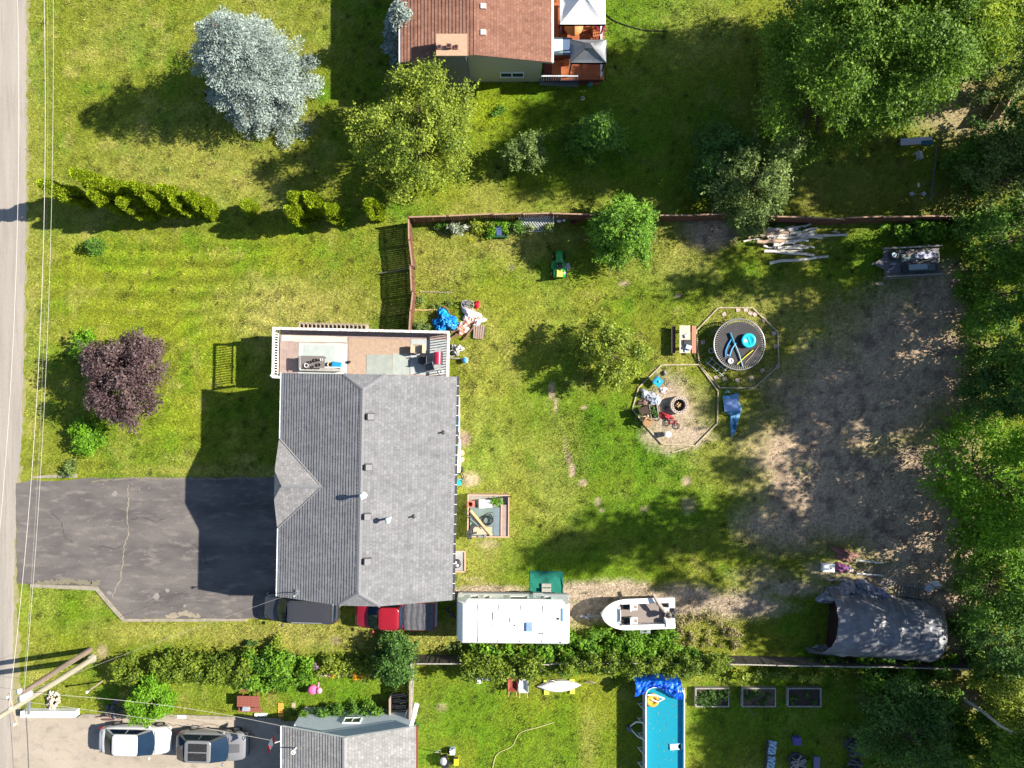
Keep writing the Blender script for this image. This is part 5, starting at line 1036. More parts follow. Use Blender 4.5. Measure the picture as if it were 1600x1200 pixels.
rid = np.abs(((u * 6) % 1) - .5) * 2; wr = (fbm(u * 9 + 2 * v, v * 16 + 9 * u + 3, 4) - .5) * .16 + (fbm(u * 22 + 20 * v, v * 6 - 14 * u + 3, 2) - .5) * .16 + .04 * rid ** 6
wr = wr * np.clip((1.0 - u) / .12, .15, 1) + .08 * (u < .04) * (fbm(u * 50, v * 22, 2) - .5)
y2 = y + wr * np.cos(th) * 1.1; z2 = np.maximum(.02, z + wr * np.sin(th) * 1.1)
idx = (np.arange(nu - 1)[:, None] * nv + np.arange(nv - 1)[None, :]).ravel()
M_TARP = mat('silver_grey_tarpaulin', (.105, .11, .13), (.19, .19, .21), 1.4, .42, .012, 6, spec=.4)
link('tarpaulin', fastmesh('tarpaulin', np.stack([x.ravel(), y2.ravel(), z2.ravel()], 1), np.stack([idx, idx + nv, idx + nv + 1, idx + 1], 1), M_TARP, smooth=True), sh)
for i in range(6):
    f = i / 5 * .94; B().tube([(-SL / 2 + .15 + SL * f, (SW / 2 - .08) * math.cos(PI * k / 12), (SH - .1) * max(0, math.sin(PI * k / 12)) ** .8 * (1 if f < .85 else .65)) for k in range(13)], .03, 5).build('hoop', M_STEEL, sh)
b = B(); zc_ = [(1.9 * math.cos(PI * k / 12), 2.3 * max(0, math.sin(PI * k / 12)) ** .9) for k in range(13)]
b.add([(-SL / 2 + .55, y * 1.0, z * .98) for y, z in zc_], [list(range(13))]); b.build('mouth_shade_sheet', mat('dark_red_mouth_shade', (.022, .010, .010), (.012, .007, .007), 3), sh)  # red-black sheet stands in for the shade inside the open mouth
rag = lambda: None
def crumple(name, px, py, rx, ry, h, m, label, cat, seed, rot=0, n=26, z=0, sharp=1.0, outline=None, pat=6):
    rng = np.random.default_rng(seed); u = np.linspace(-1, 1, n); Uu, Vv = np.meshgrid(u, u); r = np.maximum(np.abs(Uu), np.abs(Vv)); ang = np.arctan2(Vv, Uu)
    rad = (1 + .22 * np.sin(3 * ang + seed) + .16 * np.sin(5 * ang + 2 * seed)) ; sc = r / np.maximum(np.hypot(Uu, Vv), 1e-6)
    xx = Uu * sc * rad * rx; yy = Vv * sc * rad * ry; k = np.clip(1 - r ** 2.2, 0, 1)
    rg = np.abs(fbm(Uu * pat * .5 + seed, Vv * pat * .5 + seed * 2.3, 3) - .5) * 2
    zz = .02 + h * k * (.35 + 1.1 * fbm(Uu * 2.2 + seed * 3, Vv * 2.2 + 1, 2)) * .8 + .30 * h * (1 - rg) ** 3 * sharp * (k > .02)
    idx = (np.arange(n - 1)[:, None] * n + np.arange(n - 1)[None, :]).ravel()
    o = link(name, fastmesh(name, np.stack([xx.ravel(), yy.ravel(), zz.ravel()], 1), np.stack([idx, idx + 1, idx + n + 1, idx + n], 1), m, smooth=True), None, (X(px, z), Y(py, z), z), rot); return tag(o, label, cat)
M_TARPD = mat('dark_blue_grey_tarp', (.06, .07, .10), (.30, .31, .36), 4, .4, .02, 8)
crumple('loose_tarp', 1310, 928, 1.25, .75, 1.2, M_TARPD, 'crumpled dark tarp end at the northwest corner of the silver shelter', 'tarp', 5, .2, 34)
crumple('loose_tarp', 1352, 925, 1.7, .6, .9, M_TARPD, 'crumpled dark sheet along the north side of the silver shelter', 'tarp', 9, -.3, 34)
crumple('loose_tarp', 1380, 931, 1.0, .45, .7, mat('pale_lilac_tarp', (.35, .34, .44), (.18, .18, .26), 4, .5), 'pale lilac sheet beside the metal rack north of the shelter', 'tarp', 12, -.6, 24)
crumple('loose_tarp', 1290, 1012, .8, .25, .35, M_TARP, 'silver tarp corner spread on the ground at the shelter mouth', 'tarp', 4, -.15, 24)
rk = thing('metal_rack', 'wire rack leaning north of the silver shelter', 'rack', 1388, 913, .6, math.radians(32)); rk.location.z = 0
b = B(); 
for k in range(4): b.tube([(-.55, -.42 + k * .28, .15 + .2 * k), (.55, -.42 + k * .28, .15 + .2 * k)], .022, 5)
for k in range(5): b.tube([(-.55 + k * .275, -.42, .15), (-.55 + k * .275, .42, .75)], .018, 5)
b.build('grid', mat('pale_wire', (.42, .40, .42)), rk)
pl = thing('wooden_pallet', 'grey slatted pallet leaning by the shelter near the rack', 'pallet', 1425, 924, .2, -.15); pl.location.z = .05
sl_ = None
for k in range(9):
    sl_ = B().box(0, 0, .1, .07, .85, .03).build('slat', mat('dark_pallet_wood', (.22, .21, .21), (.14, .13, .13), 8), pl, (-.85 + k * .2, 0, 0)) if sl_ is None else share(sl_, pl, (-.85 + k * .2, 0, 0))
for k in (-.35, .35): B().box(0, k, 0, 1.8, .07, .09).build('bearer', M_GREYWOOD, pl)
lc = thing('lawn_chair', 'white folding lawn chair on the dirt east of the pallet', 'chair', 1452, 919, .4, .9); lc.location.z = 0
for k in range(4): B().box(-.2 + k * .13, 0, .38, .11, .5, .03, ty=.1 * k).build('strap', mat('white_webbing', (.62, .62, .70)), lc)
B().box(.34, 0, .40, .05, .5, .55, ty=.5).build('backrest', M_WHITE, lc); B().tube([(-.3, -.27, 0), (.1, -.27, .4), (.5, -.27, .95)], .018, 5).build('frame', M_ALU, lc); B().tube([(-.3, .27, 0), (.1, .27, .4), (.5, .27, .95)], .018, 5).build('frame', M_ALU, lc)
log_('white_timber', 1337, 875, 1378, 879, .07, mat('white_painted_beam', (.62, .62, .58), (.48, .48, .44), 8), .05, 'upper of two white beams lying on the dirt above the shelter', 'beam', taper=1)
log_('white_timber', 1337, 895, 1378, 899, .07, mat('white_painted_beam', (.62, .62, .58)), .05, 'lower of two white beams lying on the dirt above the shelter', 'beam', taper=1)
log_('grey_timber', 1290, 905, 1322, 906, .06, M_GREYWOOD, 0, 'thin grey plank end below the white box near the shelter', 'plank', taper=1)
bx_ = thing('storage_box', 'white lidded box beside coloured clutter above the shelter', 'box', 1294, 887, .3, -.04); bx_.location.z = 0
B().box(0, 0, 0, .75, .5, .35).build('body', mat('white_bin', (.6, .62, .66)), bx_); B().box(0, 0, .35, .8, .54, .05).build('lid', M_WHITE, bx_); B().cyl((.15, 0, .4), (.15, 0, .43), .05, n=10).build('lid_knob', M_BLACK, bx_)
crumple('clothes_heap', 1314, 886, .45, .3, .35, mat('blue_red_cloth', (.06, .06, .22), (.30, .06, .10), 7, .8, contrast=(.45, .55)), 'heap of blue and red cloth next to the white box', 'cloth heap', 8, 0, 20)
crumple('clothes_heap', 1327, 890, .35, .25, .25, mat('cream_cloth', (.45, .38, .34), (.2, .12, .1), 7), 'heap of cream cloth at the east side of the blue and red heap', 'cloth heap', 3, 0, 18)
crumple('scrap_heap', 1319, 866, .85, .42, .45, mat('rusty_sheet', (.24, .12, .095), (.12, .07, .06), 4, .7), 'rusty brown tarp heap on the dirt above the white box', 'heap', 6, -.35, 24)
hp = B(); hp.torus((0, 0, .05), .5, .03, 20, 6, sz=1); hp.v = [(a, b_ * .55, c) for a, b_, c in hp.v]; solo('old_hoop', hp, mat('rusty_red', (.30, .08, .06)), 'rusty red hoop lying on the rusty brown heap', 'hoop', 1316, 858, .4)
# ---------------------------------------------------------------- pool
pz = 1.22
po = thing('swimming_pool', 'rectangular above ground pool with white frame at the bottom edge', 'swimming pool', 1030, 1135, pz, 0); po.location.z = 0
kx = lambda px: X(px, pz) - po.location[0]; ky = lambda py: Y(py, pz) - po.location[1]
x0, x1, y1, y0 = kx(1009), kx(1069), ky(1074), ky(1330)
o_ = rrect(x0, y0, x1, y1, .55); b = B(); nn = len(o_)
b.add([(x, y, .02) for x, y in o_] + [(x * 1.0, y, pz) for x, y in o_], [(i, (i + 1) % nn, nn + (i + 1) % nn, nn + i) for i in range(nn)]); b.build('outer_wall', mat('grey_pool_wall', (.42, .45, .48), (.36, .39, .42), 3), po)
i_ = rrect(x0 + .05, y0 + .05, x1 - .05, y1 - .05, .5); b = B()
b.add([(x, y, .35) for x, y in i_] + [(x, y, pz) for x, y in i_], [(nn + i, nn + (i + 1) % nn, (i + 1) % nn, i) for i in range(nn)] + [list(range(nn))]); b.build('liner', mat('turquoise_liner', (.06, .62, .82), (.05, .56, .76), 1.2, .6), po)
b = B(); b.tube([(x, y, pz) for x, y in o_ + o_[:1]], .045, 6); b.build('rim', M_WHITE, po)
mw = bpy.data.materials.new('pool_water'); nt, pp = nodes(mw); tr_ = nt.nodes.new('ShaderNodeBsdfTransparent'); tr_.inputs[0].default_value = (.80, .97, .99, 1); gl = nt.nodes.new('ShaderNodeBsdfGlossy'); gl.inputs['Roughness'].default_value = .03
fr_ = nt.nodes.new('ShaderNodeFresnel'); fr_.inputs[0].default_value = 1.33; ms = nt.nodes.new('ShaderNodeMixShader'); nz_ = nt.nodes.new('ShaderNodeTexNoise'); nz_.inputs['Scale'].default_value = 3.5; bp = nt.nodes.new('ShaderNodeBump'); bp.inputs['Distance'].default_value = .03
nt.links.new(nz_.outputs[0], bp.inputs['Height']); nt.links.new(bp.outputs[0], gl.inputs['Normal']); nt.links.new(fr_.outputs[0], ms.inputs[0]); df_ = nt.nodes.new('ShaderNodeBsdfDiffuse'); df_.inputs[0].default_value = (.03, .50, .66, 1); m2_ = nt.nodes.new('ShaderNodeMixShader'); m2_.inputs[0].default_value = .42; nt.links.new(tr_.outputs[0], m2_.inputs[1]); nt.links.new(df_.outputs[0], m2_.inputs[2]); nt.links.new(m2_.outputs[0], ms.inputs[1]); nt.links.new(gl.outputs[0], ms.inputs[2]); nt.links.new(ms.outputs[0], nt.nodes['Material Output'].inputs[0])
b = B(); b.add([(x, y, 1.0) for x, y in rrect(x0 + .06, y0 + .06, x1 - .06, y1 - .06, .49)], [list(range(nn))]); b.build('water', mw, po)
lgm = B(); lgm.tube([(0, 0, pz - .05), (-.28, 0, 0)], .03, 6); lgm.tube([(-.28, 0, .03), (0, 0, .03)], .025, 5); q = None; yy = y1 - .6
while yy > y0: q = lgm.build('leg', M_WHITE, po, (x0 - .03, yy, 0)) if q is None else share(q, po, (x0 - .03, yy, 0)); share(q, po, (x1 + .03, yy, 0), PI); yy -= 1.0
b = B(); b.box(0, 0, .02, .3, .62, .06); b.box(0, 0, .0, .08, .62, .1)
b = B(); b.tube([(x0 + .3, y1 - .2, pz + .04), (x0 + 1.0, y1 - .55, pz - .1), (x0 + 1.35, y1 - .3, pz)], .05, 6)
b = B(); b.tube([(x0 - .05, ky(1133), .9), (x0 - .5, ky(1136), .5), (x0 - .85, ky(1147), .15), (x0 - .8, ky(1152), .12), (x0 - .4, ky(1160), .4), (x0 - .03, ky(1161), .8)], .045, 7); hs = b.build('filter_hose', M_WHITE, po)
B().lathe([(0, 0), (.14, 0), (.14, .4), (0, .45)], 12, c=(x0 - .95, ky(1150), 0)).build('filter_pump', mat('blue_grey_pump', (.12, .14, .2)), po)
rg_ = np.random.default_rng(55); nl = 46; P_ = np.stack([rg_.uniform(x0 + .15, x1 - .15, nl), rg_.uniform(ky(1215), y1 - .3, nl), np.full(nl, 1.012)], 1); tag(link('floating_leaves', leafmesh('floating_leaves', P_, unit(np.stack([rg_.normal(size=nl) * .1, rg_.normal(size=nl) * .1, np.ones(nl)], 1)), .09, leafmat('floating_leaf', (.10, .07, .03), (.30, .30, .08), 0), rg_.random(nl)), po), kind='stuff')
fl_ = thing('pool_float', 'orange and white inflatable ring in the north end of the pool', 'pool float', 1019, 1093, 1.05); 
b = B(); b.torus((0, 0, .08), .33, .13, 24, 8); b.build('ring', mat('orange_vinyl', (.72, .28, .02), (.65, .36, .06), 3, .35), fl_); b = B(); b.lathe([(0, .09), (.26, .07)], 20); b.build('ring_floor', mat('yellow_vinyl', (.75, .50, .10)), fl_)
b = B(); b.tube([(-.1, .1, .2), (.3, -.05, .24), (.75, .2, .3), (.2, .38, .25), (-.35, .4, .22)], .05, 6); b.build('cord', M_WHITE, fl_)
fb = B(); fb.box(0, 0, 0, .72, .40, .09, rz=.08); fb.cyl((.36, .03, 0), (.36, .03, .09), .2, n=14); solo('kickboard', fb, mat('pale_blue_foam', (.40, .62, .78), (.36, .58, .74)), 'pale blue floating board in the pool', 'float board', 1055, 1166, 1.0)
cvm = mat('royal_blue_tarp', (.004, .055, .50), (.012, .16, .62), 3, .35, .02, 6, contrast=(.45, .6))
pc = thing('pool_cover', 'blue tarpaulin bunched over the north end of the pool', 'pool cover', 1030, 1074, 1.2)
u = np.linspace(0, 1, 60)[:, None] * np.ones((1, 36)); v = np.ones((60, 1)) * np.linspace(0, 1, 36)[None, :]
xx = -1.62 + 3.05 * u + .1 * v * np.sin(u * 14); yy = .52 - (1.05 + .35 * np.abs(u - .45)) * v ** 1.1 * np.clip(.45 + 1.2 * np.abs(u - .42), .45, 1.1) ; zz = .28 * np.sin(PI * v) * (.4 + fbm(u * 9, v * 3 + 7 * u, 3)) + (fbm(u * 26 + 5 * v, v * 5, 3) - .5) * .28 - 1.1 * np.clip(.12 - v, 0, 1) / .12 * (1) + .06
idx = (np.arange(59)[:, None] * 36 + np.arange(35)[None, :]).ravel()
link('sheet', fastmesh('sheet', np.stack([xx.ravel(), yy.ravel(), np.maximum(zz, -1.15).ravel()], 1), np.stack([idx, idx + 1, idx + 37, idx + 36], 1), cvm, smooth=True), pc)
# ---------------------------------------------------------------- raised beds
LF_VEG = leafmat('vegetable_leaf', (.025, .07, .012), (0.115, 0.218, 0.038)); LF_HEDGE = leafmat('hedge_leaf', (.035, .080, .008), (0.243, 0.320, 0.028)); LF_VINE = leafmat('vine_leaf', (.03, .09, .008), (0.205, 0.397, 0.026))
LF_DARK = leafmat('dark_green_leaf', (.022, .07, .014), (0.128, 0.256, 0.045)); LF_LIME = leafmat('bright_leaf', (.05, .14, .008), (0.230, 0.461, 0.019)); LF_PALE = leafmat('pale_olive_leaf', (.045, .085, .02), (0.269, 0.358, 0.096)); LF_YEL = leafmat('yellow_green_leaf', (.05, .10, .010), (0.384, 0.461, 0.051))
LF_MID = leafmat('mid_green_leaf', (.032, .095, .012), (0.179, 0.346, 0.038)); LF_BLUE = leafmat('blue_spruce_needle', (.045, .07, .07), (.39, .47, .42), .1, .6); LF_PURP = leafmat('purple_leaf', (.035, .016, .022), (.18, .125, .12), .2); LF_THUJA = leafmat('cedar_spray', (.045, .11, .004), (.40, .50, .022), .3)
LF_GOLD = leafmat('willow_leaf', (.04, .13, .014), (0.26, 0.47, 0.04)); LF_TAN = leafmat('dry_weed', (.09, .09, .03), (.40, .34, .16), .2, .9)
def bed(label, px, py, veg, soil, seed):
    o = thing('raised_bed', label, 'garden bed', px, py, .35, 0, 'raised garden beds'); o.location.z = 0; w, d = 2.28 / 2, 1.28 / 2
    s = B(); s.box(0, 0, 0, 2.28, .07, .36); q = s.build('side_board', M_GREYWOOD, o, (0, d - .035, 0)); share(q, o, (0, -d + .035, 0)); s = B(); s.box(0, 0, 0, .07, 1.14, .36); q = s.build('end_board', M_GREYWOOD, o, (w - .035, 0, 0)); share(q, o, (-w + .035, 0, 0))
    b = B(); b.bb(-w + .07, -d + .07, 0, w - .07, d - .07, .27); b.build('soil', mat(*soil), o)
    rng = np.random.default_rng(seed); cl = np.stack([rng.uniform(-w + .2, w - .2, veg), rng.uniform(-d + .2, d - .2, veg), rng.uniform(.3, .42, veg)], 1); tag(link('plants', foliage(rng, cl, .17, 90, 'plants', LF_VEG, .08), o), kind='stuff')
bed('weathered raised bed full of green plants, nearest the pool', 1113, 1090, 34, ('dark_soil', (.05, .035, .025), (.03, .022, .016)), 1)
bed('middle raised bed with half green plants and half bare soil', 1186, 1090, 15, ('brown_soil', (.16, .10, .07), (.05, .035, .03), 4), 2)
bed('raised bed furthest from the pool with dark soil and one sprout', 1257, 1090, 5, ('dark_soil', (.05, .035, .025)), 3)
hose('drip_hose', [(1165, 1098), (1172, 1110), (1178, 1119)], .015, M_WEATHER, 'thin tube hanging out of the middle raised bed', 'tube')
# ---------------------------------------------------------------- trampoline and octagonal timber edging
tp = thing('trampoline', 'round black trampoline with pale springs inside the timber octagon', 'trampoline', 1155, 538, .9); tp.location.z = 0
b = B(); b.torus((0, 0, .9), 1.70, .045, 56, 8); b.build('frame', mat('pale_frame_tube', (.30, .30, .32), (.24, .24, .26), 4, .4, metal=.5), tp)
b = B(); n = 48
vs = [(0, 0, .84)] + [(r * math.cos(2 * PI * i / n), r * math.sin(2 * PI * i / n), .84 + .045 * (r / 1.5) ** 2 + (0 if r < 1.5 else .0)) for r in (.5, 1.0, 1.5) for i in range(n)]
b.add(vs, [(0, 1 + i, 1 + (i + 1) % n) for i in range(n)] + [(1 + j * n + i, 1 + (j + 1) * n + i, 1 + (j + 1) * n + (i + 1) % n, 1 + j * n + (i + 1) % n) for j in (0, 1) for i in range(n)], 0, True); b.build('jumping_mat', mat('black_woven_mat', (.030, .028, .032), (.045, .042, .047), 3, .7, contrast=(.3, .7)), tp)
sm = B(); sm.box(1.595, 0, .878, .20, .045, .02); q = None
for i in range(72):
    a = 2 * PI * i / 72; q = sm.build('spring', mat('spring_steel', (.22, .21, .2), (.18, .17, .17), 5, .6), tp, (0, 0, 0), a) if q is None else share(q, tp, (0, 0, 0), a)
pd = B(); pd.v = []; 
for i in range(9): a0 = math.radians(14 + i * 5); 
vs = []; k = 10
for i in range(k + 1):
    a = math.radians(12 + 45 * i / k); vs += [(1.63 * math.cos(a), 1.63 * math.sin(a), .915), (1.76 * math.cos(a), 1.76 * math.sin(a), .90)]
pd.add(vs, [(2 * i, 2 * i + 1, 2 * i + 3, 2 * i + 2) for i in range(k)]); pd.build('edge_pad', mat('pinkish_pad', (.42, .33, .32)), tp)
lg = B(); lg.tube([(0, 0, .88), (0, 0, .03)], .025, 6); q = None
for i in range(8):
    a = 2 * PI * i / 8 + .2; q = lg.build('leg', M_STEEL, tp, (1.7 * math.cos(a), 1.7 * math.sin(a), 0)) if q is None else share(q, tp, (1.7 * math.cos(a), 1.7 * math.sin(a), 0))
tb = thing('toy_tub', 'round turquoise lidded tub standing on the trampoline mat', 'tub', 1169, 532, 1.0, 0); tb.location.z = .87
B().lathe([(0, 0), (.42, 0), (.46, .22)], 28).build('body', mat('deep_teal_plastic', (.004, .10, .20), (.004, .09, .18)), tb)
B().lathe([(.48, .20), (.48, .24), (.44, .26), (.30, .275), (.28, .25), (0, .26)], 28).build('lid', mat('turquoise_plastic', (.01, .46, .58), (.01, .42, .54), 2, .35), tb); B().box(.02, 0, .25, .08, .62, .04, rz=.35).build('lid_bar', mat('turquoise_plastic', (.01, .46, .58)), tb)
def noodle(px, pts, r, m, label):
    q = [(X(a, 1), Y(c, 1)) for a, c in pts]; x0, y0 = q[0]; b = B(); b.tube([(x - x0, y - y0, r) for x, y in q], r, 8); return tag(b.build('pool_noodle', m, None, (x0, y0, .89)), label, 'foam noodle', 'toys lying on the trampoline')
M_NB = mat('blue_foam', (.05, .28, .55), (.04, .24, .5)); noodle(0, [(1143, 530), (1138, 538), (1134, 548), (1134, 558)], .05, M_NB, 'short curved blue noodle at the west side of the trampoline')
noodle(0, [(1150, 536), (1144, 545), (1140, 557)], .045, mat('sky_blue_foam', (.12, .42, .65)), 'straight sky blue noodle beside the curved one'); noodle(0, [(1141, 520), (1148, 538)], .07, mat('teal_foam', (.04, .22, .32)), 'thick teal noodle pointing to the top of the trampoline')
noodle(0, [(1149, 538), (1155, 553), (1161, 573)], .045, mat('grey_blue_foam', (.30, .42, .50)), 'long grey blue noodle running to the south rim of the trampoline')
noodle(0, [(1177, 547), (1165, 557), (1152, 569)], .04, mat('yellow_foam', (.62, .55, .03)), 'yellow noodle lying at the south east of the trampoline'); noodle(0, [(1186, 540), (1176, 555), (1165, 567)], .018, mat('tan_stick', (.5, .36, .28)), 'thin tan stick lying next to the yellow noodle')
b = B(); b.torus((0, 0, .05), .15, .05, 16, 8); b.lathe([(0, .04), (.12, .05)], 14); solo('white_ring_toy', b, mat('off_white_plastic', (.62, .60, .60)), 'white ring shaped toy on the southwest part of the trampoline mat', 'toy', 1141, 564, .9)
b = B(); b.ball((0, 0, .07), .07); solo('small_ball', b, mat('lilac_ball', (.45, .4, .6)), 'tiny pale ball near the white ring on the trampoline', 'ball', 1136, 555, .9)
b = B(); b.torus((0, 0, .05), .16, .035, 16, 6); b.tube([(.1, -.1, .05), (.35, -.2, .05)], .03, 6); solo('white_ring_toy', b, mat('off_white_plastic', (.62, .60, .60)), 'white ring with a handle in the shade west of the trampoline', 'toy', 1111, 548, 0)
ld = thing('trampoline_ladder', 'pale metal ladder lying in the trampoline shade', 'ladder', 1120, 573, .2, math.radians(-40)); 
for s in (-.2, .2): B().tube([(-.75, s, 0), (.75, s, 0)], .03, 6).build('rail', M_ALU, ld)
for k in range(4): B().tube([(-.6 + k * .4, -.35 if k in (0, 3) else -.2, 0), (-.6 + k * .4, .35 if k in (0, 3) else .2, 0)], .025, 6).build('rung', M_ALU, ld)
M_EDGE = mat('landscape_timber', (.44, .37, .26), (.28, .235, .16), 5, .9, .004, 14)
def octo(name, label, pts, closed=True, w=.085, h=.1):
    P = pxp(pts); f = bpy.data.objects.new(name, None); C.objects.link(f); f.location = (*P[0], 0); tag(f, label, 'garden edging')
    for i in range(len(P) if closed else len(P) - 1):
        a, c = P[i], P[(i + 1) % len(P)]; L = math.dist(a, c) - .02; n = max(1, round(L / 2.4)); an = math.atan2(c[1] - a[1], c[0] - a[0])
        for k in range(n): t = (k + .5) / n; B().box(0, 0, 0, L / n - .015, w, h).build('timber', M_EDGE, f, (a[0] + (c[0] - a[0]) * t - P[0][0], a[1] + (c[1] - a[1]) * t - P[0][1], 0), an + R_.gauss(0, .012))
octo('timber_edging', 'pale timber octagon edging round the trampoline', [(1122, 481), (1175, 481), (1215, 519), (1216, 571), (1178, 606), (1125, 606), (1093, 572), (1087, 517)])
octo('timber_edging', 'timber edging round the sandy fire pit area', [(1092, 570), (1034, 570), (997, 606), (988, 640), (1010, 667), (1035, 694), (1086, 696), (1120, 662), (1122, 612)])
log_('loose_timber', 1050, 707, 1075, 699, .05, M_EDGE, 0, 'loose timber end lying south of the fire pit edging', 'timber')
strip('grass_gap', [(1052, 706), (1062, 703)], .05, .01, M_EDGE)
PAVL = ['paver ' + s for s in ('inside the octagon at its top left corner', 'left of two on the top timber of the octagon', 'right of two on the top timber of the octagon', 'leaning against the next at the top right octagon corner', 'lying flat just inside the top right octagon corner', 'resting on the upper right timber of the octagon', 'inside the right end of the upper right timber', 'under leaf shade by the right timber of the octagon', 'alone in the trampoline shade west of the frame', 'by the foot of the trampoline ladder', 'pinkish, right of the ladder foot below the trampoline', 'below the south rim of the trampoline', 'grey, southeast below the trampoline', 'in patchy shade southeast of the trampoline', 'on the lower right corner of the octagon', '')]
pv = B(); pv.box(0, 0, 0, .27, .27, .05); pvm = [mat('pink_paver', (.50, .38, .34), (.42, .32, .29)), mat('grey_paver', (.40, .38, .38), (.33, .31, .31))]; q = None
for i, (px, py, r) in enumerate(((1131, 491, .5), (1153, 484, .1), (1165, 484, 0), (1172, 489, 1.0), (1179, 491, .6), (1194, 500, .5), (1209, 521, .3), (1212, 541, .2), (1098, 535, .05), (1119, 590, .4), (1132, 592, .3), (1152, 594, 0), (1174, 591, .3), (1191, 579, .5), (1215, 572, .8), (1109, 487, .2))):
    if i == 15: continue
    o = pv.build('paver', pvm[i % 2], None, (X(px), Y(py), 0), r) if q is None else q.copy()
    if q is None: q = o
    else: C.objects.link(o); o.location = (X(px), Y(py), 0); o.rotation_euler = (0, 0, r)
    tag(o, PAVL[i], 'paver', 'pavers round the trampoline')
# picnic table by the trampoline
def picnic(label, px, py, rot, mats3, L=2.0, group=None):
    o = thing('picnic_table', label, 'picnic table', px, py, .74, rot, group); o.location.z = 0; pk = B(); pk.box(0, 0, 0, .135, L, .035); q = None
    for i in range(5): q = pk.build('table_plank', mats3[0], o, (-.29 + i * .145, 0, .72)) if q is None else share(q, o, (-.29 + i * .145, 0, .72))
    for s, m in ((-1, mats3[1]), (1, mats3[2])):
        q = None
        for i in range(2): q = pk.build('bench_plank', m, o, (s * (.62 + .145 * i), 0, .42)) if q is None else share(q, o, (s * (.62 + .145 * i), 0, .42))
    for y in (-L * .32, L * .32):
        B().tube([(-.62, y, .0), (-.2, y, .7)], .04, 4).tube([(.62, y, 0), (.2, y, .7)], .04, 4).tube([(-.78, y, .38), (.78, y, .38)], .04, 4).build('trestle', M_WOODRED, o)
    return o
picnic('picnic table with bleached top beside the trampoline', 1070, 530, 0, (mat('bleached_plank', (.56, .46, .38), (.46, .37, .31), 6), mat('dark_brown_bench', (.075, .05, .045), (.05, .035, .03)), mat('terracotta_bench', (.42, .20, .13), (.35, .17, .11))), 1.85)
b = B(); b.box(0, 0, 0, .5, .35, .12); b.box(-.05, .45, 0, .3, .22, .1, rz=.4, mi=1); b.box(.05, -.33, 0, .38, .28, .2, rz=-.3, mi=1); b.lathe([(0, 0), (.1, 0), (.12, .02), (0, .02)], 10, c=(-.15, -.55, 0), mi=1); solo('table_clutter', b, [M_DARK, mat('pale_blue_plate', (.45, .5, .6))], 'dark box and plates on the south end of the bleached picnic table', 'clutter', 1074, 535, .76)
picnic('red picnic table at the neighbour hedge', 388, 1096, math.radians(-91), (mat('faded_red_plank', (.25, .08, .056), (.19, .062, .046), 6), mat('faded_red_plank', (.34, .10, .07)), mat('faded_red_plank', (.34, .10, .07))), 1.5)
b = B(); b.box(0, 0, 0, .5, .45, .1); b.box(.0, .1, .1, .4, .3, .05); solo('grey_cushion', b, mat('blue_grey_cushion', (.22, .26, .32), (.3, .32, .36)), 'blue grey cushion on the red picnic table bench', 'cushion', 385, 1105, .5)
# ---------------------------------------------------------------- fire pit corner
fp = thing('fire_pit', 'round fire pit ringed with pale holed blocks', 'fire pit', 1061, 633, .3); fp.location.z = 0
M_BLK = mat('pale_concrete_block', (.46, .38, .32), (.38, .31, .26), 6, .9, .004, 20); q = None
for lay in range(3):
    for i in range(16):
        a = 2 * PI * (i + .5 * lay) / 16; b = B()
        if q is None:
            b.box(.50, 0, 0, .2, .205, .16, taper=1); b.cyl((.50, 0, .161), (.50, 0, .163), .045, n=8, mi=1); q = b.build('block', [M_BLK, M_BLACK], fp, (0, 0, .165 * lay), a)
        else: share(q, fp, (0, 0, .165 * lay), a)
B().lathe([(0, .03), (.40, .04)], 20).build('ash_bed', mat('ash', (.03, .028, .027), (.07, .065, .06), 8), fp)
for i, (a, l) in enumerate(((.2, .5), (1.7, .42), (2.6, .36), (.9, .3))): B().tube([(-l / 2 * math.cos(a), -l / 2 * math.sin(a), .1 + .06 * i), (l / 2 * math.cos(a), l / 2 * math.sin(a), .16 + .06 * i)], .045, 7).build('firewood', M_NEWWOOD, fp)
b = B(); b.lathe([(0, 0), (.17, 0), (.2, .34), (.205, .36)], 20); b.lathe([(0, .385), (.2, .375), (.215, .36), (.215, .33)], 20); b.box(0, 0, .385, .26, .02, .012, rz=-.15, mi=1); solo('lidded_bucket', b, [M_WHITE, M_DARK], 'white lidded bucket south of the fire pit', 'bucket', 1042, 678, .2)
o = thing('camp_chair', 'turquoise camp chair with towel at the top of the fire pit circle', 'chair', 1029, 597, .5, math.radians(-40)); o.location.z = 0
B().box(0, 0, .42, .5, .55, .05).build('seat', mat('turquoise_fabric', (.01, .30, .40), (.01, .26, .36), 3), o); B().box(-.28, 0, .45, .05, .55, .5, ty=-.3).build('backrest', mat('deep_blue_fabric', (.02, .10, .22)), o); B().ball((.0, .05, .5), .07).build('cup', M_ALU, o)
for x, y in ((-.22, -.25), (.22, -.25), (-.22, .25), (.22, .25)): B().tube([(x, y, 0), (x * .9, y * .9, .42)], .015, 5).build('leg', M_STEEL, o)
crumple('towel', 1036, 609, .28, .22, .12, mat('pale_pink_towel', (.60, .50, .50), (.5, .42, .44)), 'pale towel lying below the turquoise chair', 'towel', 14, .4, 14)
crumple('rolled_bag', 1038, 583, .12, .16, .2, mat('mauve_bag', (.22, .18, .2)), 'small mauve bundle above the turquoise chair', 'bundle', 2, 0, 12)
crumple('folded_sheet', 1014, 618, .62, .35, .35, mat('grey_plastic_sheet', (.34, .36, .40), (.20, .22, .26), 4, .35), 'crumpled grey plastic sheet west of the fire pit', 'sheet', 7, -.3, 26)
